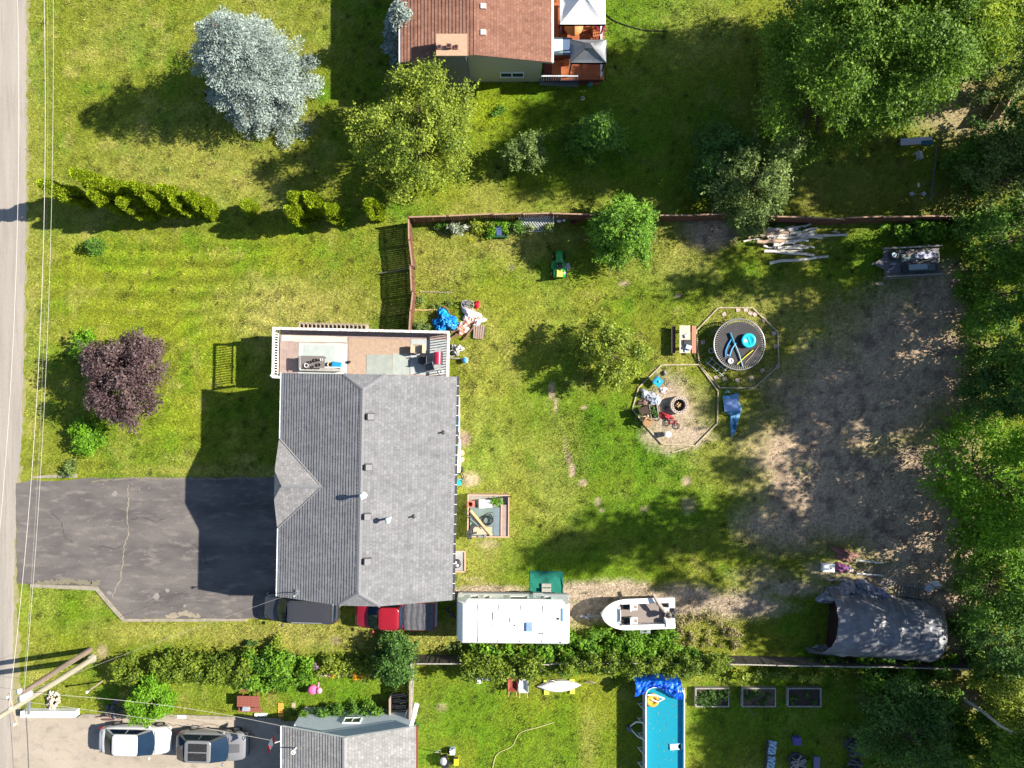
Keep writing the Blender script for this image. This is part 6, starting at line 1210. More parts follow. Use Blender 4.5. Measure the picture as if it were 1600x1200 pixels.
crumple('folded_sheet', 1024, 626, .40, .3, .3, mat('pale_blue_sheet', (.42, .47, .60), (.28, .32, .45), 4), 'crumpled pale blue cloth beside the fire pit blocks', 'cloth', 11, .5, 22)
b = B(); b.ball((0, 0, .18), .18); solo('play_ball', b, mat('white_ball', (.62, .62, .66), (.4, .42, .5), 5), 'white ball on the west edge of the grey plastic sheet', 'ball', 1006, 615, .2)
crumple('clutter_heap', 1004, 628, .35, .25, .25, mat('brown_clutter', (.10, .06, .05), (.22, .14, .12), 6), 'heap of small brown clutter below the grey sheet', 'heap', 17, .2, 20)
wb = thing('planter_crate', 'grey crate filled with green plants west of the fire pit', 'planter', 1022, 643, .35, math.radians(9)); wb.location.z = 0
B().bb(-.24, -.46, 0, .24, .46, .30).build('soil', mat('dark_soil', (.05, .035, .025)), wb)
for s in (-1, 1): B().bb(s * .25 - .02, -.5, 0, s * .25 + .02, .5, .38).build('side', M_GREYWOOD, wb); B().bb(-.23, s * .48 - .02, 0, .23, s * .48 + .02, .38).build('end', M_GREYWOOD, wb)
rng = np.random.default_rng(8); link('plants', foliage(rng, np.stack([rng.uniform(-.15, .15, 9), rng.uniform(-.35, .35, 9), rng.uniform(.33, .42, 9)], 1), .12, 90, 'plants', LF_VEG, .07), wb)
def armchair(label, px, py, rot, mm):
    o = thing('camp_chair', label, 'chair', px, py, .5, rot); o.location.z = 0
    B().box(0, 0, .40, .5, .5, .06).build('seat', mm, o); B().box(-.27, 0, .42, .06, .5, .5, ty=-.2).build('backrest', mm, o); B().tube([(-.25, .28, .62), (.25, .28, .6)], .03, 6).build('armrest', mm, o); B().tube([(-.25, -.28, .62), (.25, -.28, .6)], .03, 6).build('armrest', mm, o)
    for x, y in ((-.22, -.25), (.22, -.25), (-.22, .25), (.22, .25)): B().tube([(x, y, 0), (x, y, .42)], .02, 5).build('leg', M_DARK, o)
armchair('dark brown chair west of the plant crate', 1008, 642, .3, mat('dark_brown_fabric', (.035, .022, .018), (.06, .04, .03)))
armchair('tan wooden chair at the southwest corner of the fire pit circle', 1013, 660, -.5, mat('tan_wood_seat', (.32, .19, .09), (.24, .14, .07)))
b = B(); b.ball((0, 0, .12), .17, sz=(1.4, .9, .6)); b.ball((.22, .1, .15), .1); b.ball((-.2, -.05, .1), .11); solo('teddy_cushion', b, mat('beige_plush', (.46, .33, .22), (.36, .26, .17), 6), 'beige cushion heap on the dark brown chair', 'cushion', 1006, 652, .45)
def bike(label, px, py, rot, m, sc=.62):
    o = thing('child_bicycle', label, 'bicycle', px, py, .1, rot, 'small bicycles by the fire pit'); o.location.z = .06; o.scale = (sc,) * 3
    for x in (-.48, .48):
        w = B().torus((x, 0, 0), .29, .035, 24, 6).build('wheel', M_TYRE, o); sp = B()
        for k in range(8): sp.tube([(x, 0, 0), (x + .28 * math.cos(k * PI / 4), .28 * math.sin(k * PI / 4), 0)], .006, 3)
        sp.build('spokes', M_ALU, w)
    B().tube([(-.48, 0, .03), (-.12, .40, .05), (.36, .42, .05), (-.05, .0, .03), (-.48, 0, .03)], .028, 6).tube([(-.05, 0, .03), (-.12, .40, .05), (-.16, .52, .05)], .026, 6).tube([(.48, 0, .03), (.34, .52, .05)], .028, 6).build('frame', m, o)
    B().tube([(.30, .5, -.1), (.33, .55, .1), (.30, .62, .25)], .02, 6).build('handlebar', M_DARK, o); B().box(-.17, .56, .0, .24, .1, .05).build('saddle', M_BLACK, o)
bike('red child bicycle lying nearest the plant crate', 1034, 653, .0, mat('red_bike_paint', (.45, .02, .03)), .66); bike('red and black child bicycle lying nearest the white bucket', 1050, 663, -.35, mat('dark_red_bike_paint', (.30, .015, .03)), .7)
crumple('toy_pile', 1041, 650, .4, .22, .3, mat('red_toy_fabric', (.45, .03, .05), (.15, .02, .03), 7), 'crumpled red cloth lying on the bicycles', 'cloth', 19, -.4, 20)
# blue deflated pool / tarp
M_BT = mat('blue_vinyl_sheet', (.10, .30, .50), (.17, .40, .62), 2, .4, .01, 6)
dp = thing('deflated_pool', 'blue deflated vinyl pool lying twisted on the grass', 'tarp', 1143, 645, 0)
out = [(-14, 24, 0), (18, 33, 0)]; pts_ = [(1128, 618), (1133, 638), (1141, 648), (1140, 660), (1143, 683), (1150, 668), (1156, 650), (1159, 636), (1153, 626), (1153, 614), (1140, 617)]
cx, cy = X(1145), Y(640); Pq = pxp(pts_); Rr = []
for f, zf in ((1.0, .02), (.86, .16), (.7, .11), (.5, .2), (.25, .13)):
    ring = []
    for i, (x, y) in enumerate(jag(Pq, .16, .02, random.Random(3))): ax, ay = cx, min(Y(618), max(Y(672), y)); ring.append((ax + (x - ax) * f - dp.location[0], y + (ay - y) * (1 - f) * .5 - dp.location[1], zf + .09 * vn(np.array(x * 3.), np.array(y * 3.)) * (f < 1)))
    Rr.append(ring)
B().loft(Rr, 0, True, True).build('folded_sheet', M_BT, dp); b = B(); b.box(-.1, .55, .26, 1.0, .8, .015, rz=.12); b.build('flat_panel', mat('periwinkle_vinyl', (.24, .36, .62), (.21, .32, .57), 2, .4), dp)
b = B(); b.box(.15, -.95, .2, .22, .32, .02, rz=.2); b.tube([(-.6, .5, .2), (-.45, .0, .25), (0, -.15, .28), (.5, .1, .25)], .04, 6); b.tube([(.05, -.3, .25), (.25, -.9, .22), (.2, -1.4, .1)], .03, 6); b.build('dark_seam', mat('deep_blue_seam', (.02, .10, .22)), dp)
crumple('green_bundle', 1136, 612, .18, .12, .22, mat('sea_green_cloth', (.08, .30, .22), (.2, .42, .36)), 'small sea green bundle above the blue deflated pool', 'bundle', 3, 0, 12)
# ---------------------------------------------------------------- lawn tractor
M_GRN = mat('tractor_green_paint', (.008, .26, .035), (.007, .22, .03), 2, .3, spec=.5, coat=.4); M_YEL = mat('tractor_yellow', (.72, .60, .10), (.66, .55, .09), 3, .5)
lt = thing('lawn_tractor', 'green riding mower with yellow seat on the back lawn', 'lawn tractor', 874, 414, .5, PI / 2); lt.location.z = 0
def loftbox(st): return [[(x, y, z) for y, z in ((w, zb), (w, zt - .08), (w * .8, zt), (-w * .8, zt), (-w, zt - .08), (-w, zb))] for x, w, zb, zt in st]
B().loft(loftbox([(.95, .17, .35, .68), (.92, .22, .32, .78), (.6, .25, .32, .86), (.2, .25, .32, .88), (.12, .22, .35, .84)])).build('hood', M_GRN, lt)
B().box(-.05, 0, .5, .3, .34, .3).build('dashboard', M_BLACK, lt); B().torus((-.16, 0, .95), .17, .022, 18, 6).build('steering_wheel', M_BLACK, lt)
B().loft(loftbox([(-.85, .34, .4, .62), (-.78, .42, .38, .66), (-.5, .44, .38, .67), (-.28, .42, .38, .62)])).build('fender', M_GRN, lt)
B().box(-.55, 0, .66, .38, .40, .1, taper=.85).build('seat', M_YEL, lt); B().box(-.76, 0, .70, .1, .40, .3, ty=-.15).build('seat_back', M_YEL, lt)
B().loft(loftbox([(-.35, .45, .14, .3), (-.1, .55, .14, .32), (.3, .5, .14, .3)])).build('mower_deck', M_GRN, lt); B().box(-.05, -.62, .15, .45, .25, .12, rz=.2).build('discharge_chute', mat('grey_chute', (.45, .45, .45)), lt)
for x, r, w in ((.66, .2, .12), (-.55, .27, .2)):
    for s in (-1, 1): ww = B().cyl((0, -w / 2, 0), (0, w / 2, 0), r, n=16).build('wheel', M_TYRE, lt, (x, s * (.38 if x > 0 else .42), r)); B().cyl((0, -w / 2 - .01, 0), (0, w / 2 + .01, 0), r * .5, n=10).build('rim', M_YEL, ww)
# ---------------------------------------------------------------- rubbish heap with blue tarp
crumple('blue_tarp', 696, 503, .92, .72, .75, mat('bright_blue_tarp', (.005, .13, .48), (.01, .28, .66), 2.5, .35, .015, 7, contrast=(.42, .58)), 'bright blue tarpaulin over the rubbish heap beside the deck', 'tarp', 2, -.2, 44, pat=10)
crumple('fabric_heap', 735, 492, .62, .5, .4, mat('white_salmon_cloth', (.72, .70, .70), (.55, .22, .15), 3.2, .7, contrast=(.49, .56)), 'white and salmon cloth heap east of the blue tarp', 'cloth heap', 6, -.5, 34)
crumple('fabric_heap', 722, 512, .7, .42, .45, mat('salmon_white_cloth', (.50, .20, .13), (.72, .70, .68), 3.0, .7, contrast=(.5, .57)), 'salmon and white cloth heap south east of the blue tarp', 'cloth heap', 13, .6, 34)
crumple('fabric_heap', 748, 503, .5, .22, .35, mat('white_plastic_film', (.78, .78, .80), (.6, .6, .64), 3, .4), 'white plastic film at the right end of the rubbish heap', 'plastic film', 15, .5, 26)
crumple('fabric_heap', 745, 476, .2, .25, .3, mat('bright_red_cloth', (.60, .01, .03), (.5, .01, .02)), 'small bright red bundle at the top of the rubbish heap', 'cloth', 5, 0, 16)
b = B(); b.torus((0, 0, .3), .26, .04, 18, 6, q=mathutils.Euler((.5, .3, 0)).to_quaternion()); b.torus((.3, -.15, .3), .26, .04, 18, 6, q=mathutils.Euler((.2, -.4, 0)).to_quaternion()); b.tube([(-.1, .3, .4), (.2, 0, .5), (.5, -.3, .4)], .03, 6); b.box(.05, 0, .05, .3, .35, .2); solo('old_bicycle', b, mat('grey_rubber_frame', (.10, .10, .12), (.3, .3, .33), 6), 'dark wheeled frame lying at the top of the rubbish heap', 'wheeled frame', 727, 476, 0, .4)
cr = thing('plank_stack', 'stack of weathered planks at the right foot of the rubbish heap', 'plank stack', 748, 518, .2, -.1); cr.location.z = 0
for i in range(5): B().box(-.3 + i * .15, R_.uniform(-.05, .05), .12 + .02 * (i % 2), .12, .95, .04).build('plank', mat('grey_brown_plank', (.32, .23, .19), (.23, .17, .14), 6), cr, (0, 0, 0), R_.gauss(0, .03))
B().box(0, 0, 0, .8, .8, .12).build('base', M_DARK, cr)
for i, (a, c, d, e, l) in enumerate(((712, 523, 735, 507, 'rusty board leaning on the lower heap by the deck'), (700, 530, 724, 518, 'brown board below the salmon cloth heap'), (725, 530, 740, 510, 'thin brown board between salmon heap and plank stack'), (694, 478, 703, 490, 'dark board sticking up north of the blue tarp'))): log_('loose_board', a, c, d, e, .07, mat('rusty_brown_board', (.20, .10, .075), (.14, .08, .06)), .1, l, 'board', taper=1)
crumple('garden_bags', 714, 546, .42, .38, .6, mat('grey_white_bag', (.50, .50, .48), (.22, .22, .2), 5, .6), 'grey white sacks standing east of the deck corner', 'sacks', 8, .3, 26)
b = B(); b.torus((0, 0, .35), .3, .035, 20, 6, q=mathutils.Euler((.9, 0, .4)).to_quaternion()); b.tube([(-.5, -.3, .1), (.6, -.38, .12)], .04, 6); solo('wheel_hoop', b, M_GREYWOOD, 'grey hoop leaning beside the sacks at the deck corner', 'hoop', 708, 552)
b = B(); b.ball((0, 0, .2), .2, n=14); b.torus((0, 0, .2), .2, .012, 16, 5, mi=1); solo('play_ball', b, [mat('blue_ball', (.02, .20, .55), (.25, .45, .7), 4), M_WHITE], 'blue ball on the grass east of the deck', 'ball', 727, 563, .1)
# ---------------------------------------------------------------- clutter along the east wall, hot tub platform, unit pad
sh_ = thing('wall_shelf', 'narrow pale shelf standing along the east house wall', 'shelf', 713, 665, .9); sh_.location.z = 0
B().bb(-.18, -1.2, 0, .18, 1.9, .85).build('carcass', mat('pale_shelf', (.55, .55, .56), (.42, .42, .44)), sh_); B().bb(-.2, -1.22, .85, .2, 1.92, .89).build('shelf_top', mat('lilac_board', (.50, .50, .56)), sh_)
for i, (py, m, l) in enumerate(((655, mat('teal_blue_box', (.03, .22, .38)), 'teal blue box on the shelf along the east wall'), (664, mat('sky_blue_box', (.12, .36, .55)), 'sky blue box on the shelf along the east wall'), (678, M_DARK, 'black box on the shelf along the east wall'), (688, mat('brown_box', (.16, .12, .1)), 'brown box on the shelf along the east wall'), (697, mat('sea_green_box', (.18, .40, .38)), 'sea green box at the south end of the shelf'))):
    b = B(); b.box(0, 0, 0, .26, .3, .22); b.box(0, 0, .22, .28, .32, .03); solo('small_box', b, m, l, 'box', 714, py, .9)
b = B(); b.bb(-.2, -1.1, 0, .2, 1.1, .8); b.bb(.12, -1.1, .8, .22, 1.1, .84, 1); solo('wall_cabinet', b, [M_WHITE, M_NEWWOOD], 'white cabinet with wood edge against the east house wall', 'cabinet', 714, 713, .8).location.z = 0
for py, l in ((708, 'upper round wooden stepping disc beside the east wall'), (718, 'lower round wooden stepping disc beside the east wall')): b = B(); b.lathe([(0, .05), (.2, .05), (.21, 0)], 16); solo('stepping_disc', b, mat('round_wood_disc', (.52, .36, .25), (.45, .3, .2)), l, 'stepping disc', 721, py, 0, 0, 'stepping discs')
b = B(); b.box(0, 0, 0, .4, .55, .4, taper=1.05); solo('recycling_bin', b, mat('strong_blue_plastic', (.01, .12, .40)), 'open blue bin at the east wall below the stepping discs', 'bin', 712, 733, .3).location.z = 0
b = B(); b.torus((0, 0, .2), .2, .04, 14, 6); b.torus((0, 0, .3), .12, .03, 12, 6); b.tube([(.1, -.1, .2), (.25, -.5, .1), (.05, -.9, .05)], .025, 6); solo('coiled_hose', b, M_BLACK, 'coiled black hose beside the blue bin', 'hose', 719, 733)
b = B(); b.box(0, 0, 0, .26, .3, .25); b.tube([(-.2, .15, .25), (.1, .3, .4), (.25, .2, .3)], .02, 5); solo('watering_can', b, mat('turquoise_plastic', (.01, .46, .58)), 'turquoise watering can at the end of the coiled hose', 'watering can', 717, 754)
b = B(); b.box(0, 0, 0, .3, .25, .2); solo('yellow_crate', b, mat('pale_yellow_crate', (.6, .5, .12)), 'pale yellow crate against the wall near the watering can', 'crate', 711, 748)
cub = thing('hot_tub_platform', 'square timber framed platform with grey green hot tub cover', 'platform', 763, 806, .6, math.radians(-.5)); cub.location.z = 0
M_CF = mat('pinkish_cedar', (.48, .31, .23), (.40, .26, .19), 5, .8, .003, 16)
for s in (-1, 1): B().box(s * 1.36, 0, 0, .08, 2.86, .68).build('side_wall', M_CF, cub); B().box(0, s * 1.39, 0, 2.62, .08, .68).build('end_wall', M_CF, cub)
for k in range(4): B().box(1.0 + k * .105 - .12, -.3, .55, .1, 2.1, .04).build('deck_board', mat('pink_grey_deck_board', (.47, .35, .31)) if k else M_CF, cub)
B().bb(-1.3, -1.33, 0, 1.3, 1.33, .42).build('inner_floor', mat('grey_gravel_bed', (.30, .28, .25), (.22, .21, .19), 9), cub)
b = B(); b.bb(-1.22, -1.32, .42, .35, .58, .62); b.bb(.36, -1.32, .42, .76, .58, .62, 1); b.build('tub_cover', [mat('grey_green_vinyl', (.155, .20, .185), (.13, .17, .155), 1.5, .5), mat('blue_grey_vinyl_b', (.15, .19, .22), (.12, .16, .19), 2, .5)], cub)
cz_ = .62
def tubz(fn, name, label, cat, px, py, z=cz_, rot=0, mats=None): b = B(); fn(b); return solo(name, b, mats, label, cat, px, py, z, rot)
tubz(lambda b: b.box(0, 0, 0, 2.2, .16, .06), 'lumber_plank', 'pale plank lying diagonally over the hot tub cover', 'plank', 752, 817, cz_ + .1, math.radians(-50), M_NEWWOOD)
tubz(lambda b: b.box(0, 0, 0, .9, .09, .05), 'lumber_plank', 'short tan stick beside the diagonal plank on the tub cover', 'plank', 739, 806, cz_ + .02, math.radians(-50), M_PLY)
tubz(lambda b: b.tube([(-.7, .5, 0), (.6, -.6, .03)], .03, 6), 'metal_rod', 'dark rod crossing the west corner of the tub cover', 'rod', 742, 812, cz_ + .18, 0, M_DARK)
tubz(lambda b: b.box(0, 0, 0, 1.25, .5, .05), 'wide_board', 'wide tan board at the south end of the tub cover', 'board', 754, 829, cz_ + .02, 0, mat('tan_board', (.46, .33, .23), (.40, .29, .2)))
def coil(b):
    for k in range(5): b.torus((R_.gauss(0, .02), R_.gauss(0, .02), .03 + .04 * k), .30 + R_.gauss(0, .03), .022, 26, 5)
    b.tube([(.1, .3, .2), (.25, .5, .2), (.35, .52, .1)], .02, 5)
tubz(coil, 'cable_coil', 'coil of black cable on the hot tub cover', 'cable', 762, 812, cz_, 0, M_BLACK)
tubz(lambda b: (b.box(0, 0, 0, .9, .18, .1, rz=.9), b.box(.15, -.25, 0, .5, .12, .1, rz=.2), b.box(-.1, -.5, 0, .3, .3, .15)), 'tool_heap', 'black tools at the southwest corner of the tub cover', 'tools', 736, 827, cz_, 0, M_DARK)
tubz(lambda b: (b.lathe([(.14, 0), (.21, .3), (.17, .3), (.12, .06)], 14), b.lathe([(0, .1), (.15, .1)], 12, mi=1)), 'plant_pot', 'terracotta pot in the northwest corner of the tub platform', 'pot', 735, 787, cz_, 0, [mat('terracotta', (.42, .13, .08), (.36, .11, .07)), M_BLACK])
tubz(lambda b: b.box(0, 0, 0, .6, .52, .12), 'pot_tray', 'red square tray under the terracotta pot on the tub platform', 'tray', 736, 788, .46, 0, mat('dusty_red_tray', (.40, .16, .12)))
tubz(lambda b: (b.box(-.22, 0, 0, .42, .55, .3), b.box(.24, .0, 0, .42, .5, .26), b.box(-.22, 0, .3, .44, .57, .03)), 'white_bins', 'two white bins at the north side of the tub platform', 'bins', 759, 786, .46, 0, M_WHITE)
tubz(lambda b: b.tube([(-1.0, -.1, .0), (1.0, .15, .06)], .035, 7), 'black_pipe', 'thin black pipe across the north edge of the tub platform', 'pipe', 776, 779, .72, 0, M_BLACK)
tubz(lambda b: (b.box(0, 0, 0, .3, .1, .1), b.box(.3, .02, 0, .15, .15, .08)), 'grey_tool', 'small grey clamps at the south rim of the tub platform', 'clamps', 751, 838, .68, 0, M_STEEL)
o = thing('green_shrub', 'leafy potted plant at the northeast of the tub platform', 'plant', 776, 783, .5); rng = np.random.default_rng(4); link('foliage', foliage(rng, np.array([[0, 0, .3], [.15, .1, .35], [-.15, 0, .3], [.05, -.2, .25], [.3, -.05, .3]]), .17, 120, 'foliage', LF_LIME, .08), o); B().lathe([(.1, 0), (.14, .2), (0, .2)], 10).build('pot', M_DARK, o)
ac = thing('unit_pad', 'grey pad with pale timber frame beside the southeast house wall', 'concrete pad', 717, 876, 0)
B().bb(-.75, -.65, 0, .38, .6, .08).build('slab', mat('grey_slab', (.30, .30, .30), (.25, .25, .25)), ac)
B().bb(.38, -.7, 0, .47, .68, .16).build('timber', M_CF, ac); B().bb(-.75, .61, 0, .37, .7, .16).build('timber', M_CF, ac); B().bb(-.75, -.76, 0, .47, -.66, .16).build('timber', M_CF, ac)
b = B(); b.lathe([(.25, 0), (.3, .35), (.26, .4), (0, .36)], 14, mi=0); b.ball((.05, -.1, .4), .13, 1); b.ball((-.08, .1, .38), .12, 1); solo('kettle_barbecue', b, [M_BLACK, mat('lilac_grey', (.4, .36, .4))], 'round black barbecue on the pad by the house wall', 'barbecue', 714, 879, .1)
# ---------------------------------------------------------------- utility trailer with bed frames
ut = thing('utility_trailer', 'grey wooden flatbed trailer loaded with long boxes near the log pile', 'trailer', 1421, 409, .7, math.radians(3)); ut.location.z = 0
M_TW = mat('grey_trailer_wood', (.17, .16, .175), (.11, .105, .115), 5, .8, .004, 16); q = None; pk = B(); pk.box(0, 0, 0, 3.75, .19, .04)
for i in range(8): q = pk.build('floor_plank', M_TW, ut, (.2, -.74 + i * .21, .60)) if q is None else share(q, ut, (.2, -.74 + i * .21, .60))
for s in (-1, 1):
    B().box(.2, s * .93, .62, 3.8, .05, .35).build('side_board', M_GREYWOOD, ut); B().box(.2, s * 1.03, .56, 3.85, .08, .06).build('side_rail', mat('weathered_brown_rail', (.24, .20, .18), (.16, .14, .13), 6), ut)
B().add([(-1.68, -.42, .6), (-2.28, -.05, .58), (-2.28, .05, .58), (-1.68, .42, .6), (-1.68, -.42, .66), (-2.28, -.05, .64), (-2.28, .05, .64), (-1.68, .42, .66)], [(4, 7, 6, 5), (0, 1, 5, 4), (1, 2, 6, 5), (2, 3, 7, 6), (3, 0, 4, 7)]).build('drawbar', M_TW, ut); B().ball((-2.4, 0, .6), .09).build('coupling', M_STEEL, ut)
for x in (.1, .8):
    for s in (-1, 1): B().cyl((x, s * .8 - .08, .3), (x, s * .8 + .08, .3), .3, n=14).build('wheel', M_TYRE, ut)
tz = .68
def ton(fn, name, label, cat, px, py, rot=math.radians(3), mats=None, z=tz): b = B(); fn(b); return solo(name, b, mats, label, cat, px, py, z, rot)
ton(lambda b: (b.torus((0, 0, .13), .24, .11, 20, 8), b.cyl((0, 0, .05), (0, 0, .2), .17, n=14, mi=1), b.cyl((0, 0, .2), (0, 0, .22), .04, n=8, mi=0)), 'spare_wheel', 'spare wheel with pale blue rim on the trailer', 'wheel', 1395, 399, 0, [M_TYRE, mat('pale_blue_rim', (.35, .5, .58))])
ton(lambda b: (b.box(0, 0, 0, .95, .5, .3), b.box(0, 0, .3, .85, .4, .03, mi=1)), 'metal_box', 'dark grey box behind the spare wheel on the trailer', 'box', 1416, 404, mats=[mat('dark_blue_grey_box', (.09, .11, .12)), mat('grey_green_lid', (.13, .16, .165))])
ton(lambda b: (b.box(0, 0, 0, 1.3, .42, .3), b.box(0, 0, .3, 1.2, .34, .03, mi=1)), 'long_box', 'long pale lilac box on the north half of the trailer', 'box', 1442, 400, mats=[M_STEEL, mat('lilac_metal', (.38, .37, .48), (.3, .3, .4))])
ton(lambda b: (b.box(0, 0, 0, 2.3, .5, .12), b.box(.2, 0, .12, 1.7, .42, .03, mi=1)), 'long_box', 'long dark tray on the south half of the trailer', 'tray', 1435, 419, mats=[M_DARK, mat('grey_green_lid', (.13, .16, .165))])
ton(lambda b: b.box(0, 0, .15, 1.15, .34, .2), 'long_box', 'pale grey green box lying on the long dark tray of the trailer', 'box', 1431, 418, mats=mat('pale_sage_metal', (.32, .38, .42), (.26, .32, .36)))
ton(lambda b: (b.ball((0, 0, .1), .1), b.ball((.15, .1, .08), .07), b.ball((-.15, -.05, .08), .08), b.box(.1, .3, 0, .3, .15, .15)), 'small_parts', 'small white parts at the southwest corner of the trailer', 'parts', 1392, 420, mats=[mat('pale_parts', (.4, .4, .45), (.12, .12, .14), 10)])
ton(lambda b: b.tube([(-.3, -.1, .05), (.35, .2, .15)], .05, 6), 'brown_board', 'thin brown board on the dark grey trailer box', 'board', 1424, 397, z=1.0, mats=M_PLY)
b = B(); b.ball((0, 0, .03), .25, sz=(1.4, .6, .2)); solo('cardboard_piece', b, M_TAN, 'flat tan scrap on the grass below the trailer', 'scrap', 1374, 443)
b = B(); b.bb(-.25, -.02, 0, .25, .02, .02)
# birch logs: each one its own thing
LOGS = [(1192, 392, 1271, 399, .09), (1201, 411, 1293, 401, .09), (1199, 374, 1322, 367, .09), (1169, 371, 1207, 367, .08), (1161, 377, 1190, 373, .05), (1192, 362, 1240, 356, .10), (1193, 366, 1231, 364, .11), (1181, 379, 1224, 376, .11), (1190, 371, 1238, 361, .10), (1206, 372, 1262, 359, .09), (1232, 362, 1266, 351, .07), (1234, 365, 1277, 356, .07), (1207, 376, 1275, 366, .09), (1208, 381, 1276, 370, .08), (1200, 357, 1234, 360, .06), (1215, 387, 1250, 384, .06), (1192, 385, 1210, 387, .07), (1209, 389, 1262, 388, .07), (1208, 384, 1246, 377, .09), (1225, 379, 1256, 374, .08), (1240, 383, 1272, 387, .06), (1218, 392, 1252, 393, .06), (1300, 362, 1312, 363, .04), (1196, 360, 1222, 357, .05), (1228, 370, 1284, 372, .06), (1213, 366, 1270, 364, .08)]
M_BL = mat('birch_log', (.62, .58, .52), (.34, .30, .27), 9, .8, .006, 14, contrast=(.5, .66)); M_BL2 = mat('peeled_log', (.48, .33, .23), (.36, .25, .18), 6, .8)
ORDN = ['first', 'second', 'third', 'fourth', 'fifth', 'sixth', 'seventh', 'eighth', 'ninth', 'tenth', 'eleventh', 'twelfth', 'thirteenth', 'fourteenth', 'fifteenth', 'sixteenth', 'seventeenth', 'eighteenth', 'nineteenth', 'twentieth', 'twenty-first', 'twenty-second', 'twenty-third', 'twenty-fourth', 'twenty-fifth', 'twenty-sixth', 'twenty-seventh', 'twenty-eighth', 'twenty-ninth', 'thirtieth', 'thirty-first']
LOGS += [(1195, 370, 1215, 369, .1), (1216, 361, 1256, 353, .07), (1222, 381, 1262, 376, .08), (1200, 377, 1240, 381, .07), (1244, 369, 1272, 361, .08)]
LRK = sorted(range(len(LOGS)), key=lambda k: LOGS[k][1] + LOGS[k][3])
for i, (a, c, d, e, r) in enumerate(LOGS):
    lab = {0: 'second lowest grey birch log of the pile, lying apart and level', 1: 'lowest birch log of the pile, lying apart at a slant', 2: 'longest birch log reaching far right out of the pile', 22: 'tiny stick right of the log pile below the fence', 4: 'thin stick poking out left of the log pile'}.get(i, f"{'long' if d - a > 60 else 'short' if d - a < 38 else 'medium'} birch log, {ORDN[LRK.index(i)]} down from the back fence in the pile"); r *= 1.25
    log_('birch_log', a, c, d, e, r, M_BL2 if i in (3, 6, 7, 8) else M_BL, .0 if i in (0, 1, 2, 4, 22, 16, 20, 21) else .05 + .07 * (i % 4), lab, 'log', 'birch logs by the fence')
# ---------------------------------------------------------------- things at the south side
def barrow(label, px, py, m, gr='wheelbarrows by the hedge'):
    o = thing('wheelbarrow', label, 'wheelbarrow', px, py, .5, 0, gr); o.location.z = 0
    rings = [[(x * s, y * s2 + oy, z) for x, y in ((-.32, -.45), (.32, -.45), (.34, .1), (.26, .45), (-.26, .45), (-.34, .1))] for s, s2, oy, z in ((.6, .6, 0, .35), (1, 1, 0, .62), (.93, .94, 0, .62), (.55, .55, 0, .38))]
    B().loft(rings, 0, False).build('tray', m, o); 
    for s in (-1, 1): B().tube([(s * .12, .6, .2), (s * .24, -.4, .38), (s * .27, -.85, .5)], .025, 5).build('handle', M_NEWWOOD, o)
    B().cyl((-.05, .58, .2), (.05, .58, .2), .2, n=14).build('wheel', M_TYRE, o)
barrow('rust red wheelbarrow leaning by the hedge', 801, 1069, mat('rust_red_tray', (.25, .06, .04), (.18, .045, .03))); barrow('pale grey wheelbarrow between the red one and the canoe', 818, 1071, mat('pale_grey_tray', (.50, .52, .54), (.40, .42, .44)))
cn = thing('canoe', 'white upturned canoe on the grass below the hedge', 'canoe', 874, 1075, .5, math.radians(2)); cn.location.z = .12
rings = []
for i in range(15):
    f = -1 + 2 * i / 14; w = .40 * max(.02, 1 - abs(f) ** 1.9); rings.append([(f * 1.48, w * math.cos(PI * k / 8), .02 + (.34 * max(.1, 1 - abs(f) ** 3)) * math.sin(PI * k / 8)) for k in range(9)])
B().loft(rings, 0).build('hull', M_BRIGHT, cn)
for s in (-1, 1): B().tube([(f * 1.5, s * .42 * max(0, 1 - abs(f) ** 1.9), .02) for f in np.linspace(-1, 1, 13)], .02, 5).build('gunwale', M_GREYWOOD, cn)
for x in (-.85, .9): B().box(x, -.1, -.12, .35, 1.0, .12).build('chock', mat('yellow_green_chock', (.50, .60, .08)), cn)
tl = thing('folding_table', 'pale tray shaped table on its side by the hedge left of the wheelbarrows', 'table', 751, 1061, .4, math.radians(-3)); tl.location.z = 0
B().add([(-.95, -.15, .1), (.6, -.22, .1), (1.0, .0, .4), (.5, .12, .5), (-.95, .15, .5)], [(0, 1, 2, 3, 4)]).build('table_top', mat('grey_white_top', (.52, .54, .56), (.38, .4, .42), 3), tl); B().box(-.2, .2, .3, 1.5, .08, .3).build('apron', mat('blue_grey_apron', (.16, .18, .22)), tl)
B().box(-.1, -.3, 0, .25, .2, .2).build('foot', M_WHITE, tl)
b = B(); b.torus((0, 0, .4), .3, .02, 18, 5, q=mathutils.Euler((.8, 0, 0)).to_quaternion()); solo('metal_hoop', b, M_ALU, 'thin metal hoop standing behind the canoe', 'hoop', 860, 1062)
b = B(); b.tube([(-.4, 0, .3), (0, .15, .35), (.4, 0, .3)], .02, 5); b.tube([(-.35, -.1, 0), (0, 0, .3), (.35, -.1, 0)], .02, 5); b.tube([(-.4, 0, .3), (.4, 0, .3)], .02, 5); solo('trellis_frame', b, M_WEATHER, 'small pale frame at the hedge right of the canoe', 'frame', 921, 1064)
st_ = thing('garden_cart', 'dark folding cart loaded with pale and blue things on the south lawn', 'cart', 695, 1188, .4, .2); st_.location.z = 0
B().box(0, 0, .35, .45, .8, .3).build('basket', M_BLACK, st_); B().tube([(-.3, .5, .2), (-.45, .9, .9), (.0, 1.0, .95)], .025, 6).build('handle', M_ALU, st_); B().ball((-.05, .1, .7), .24, sz=(1, 1.2, .6)).build('grey_cushion', mat('grey_cushion_cloth', (.35, .36, .38)), st_)
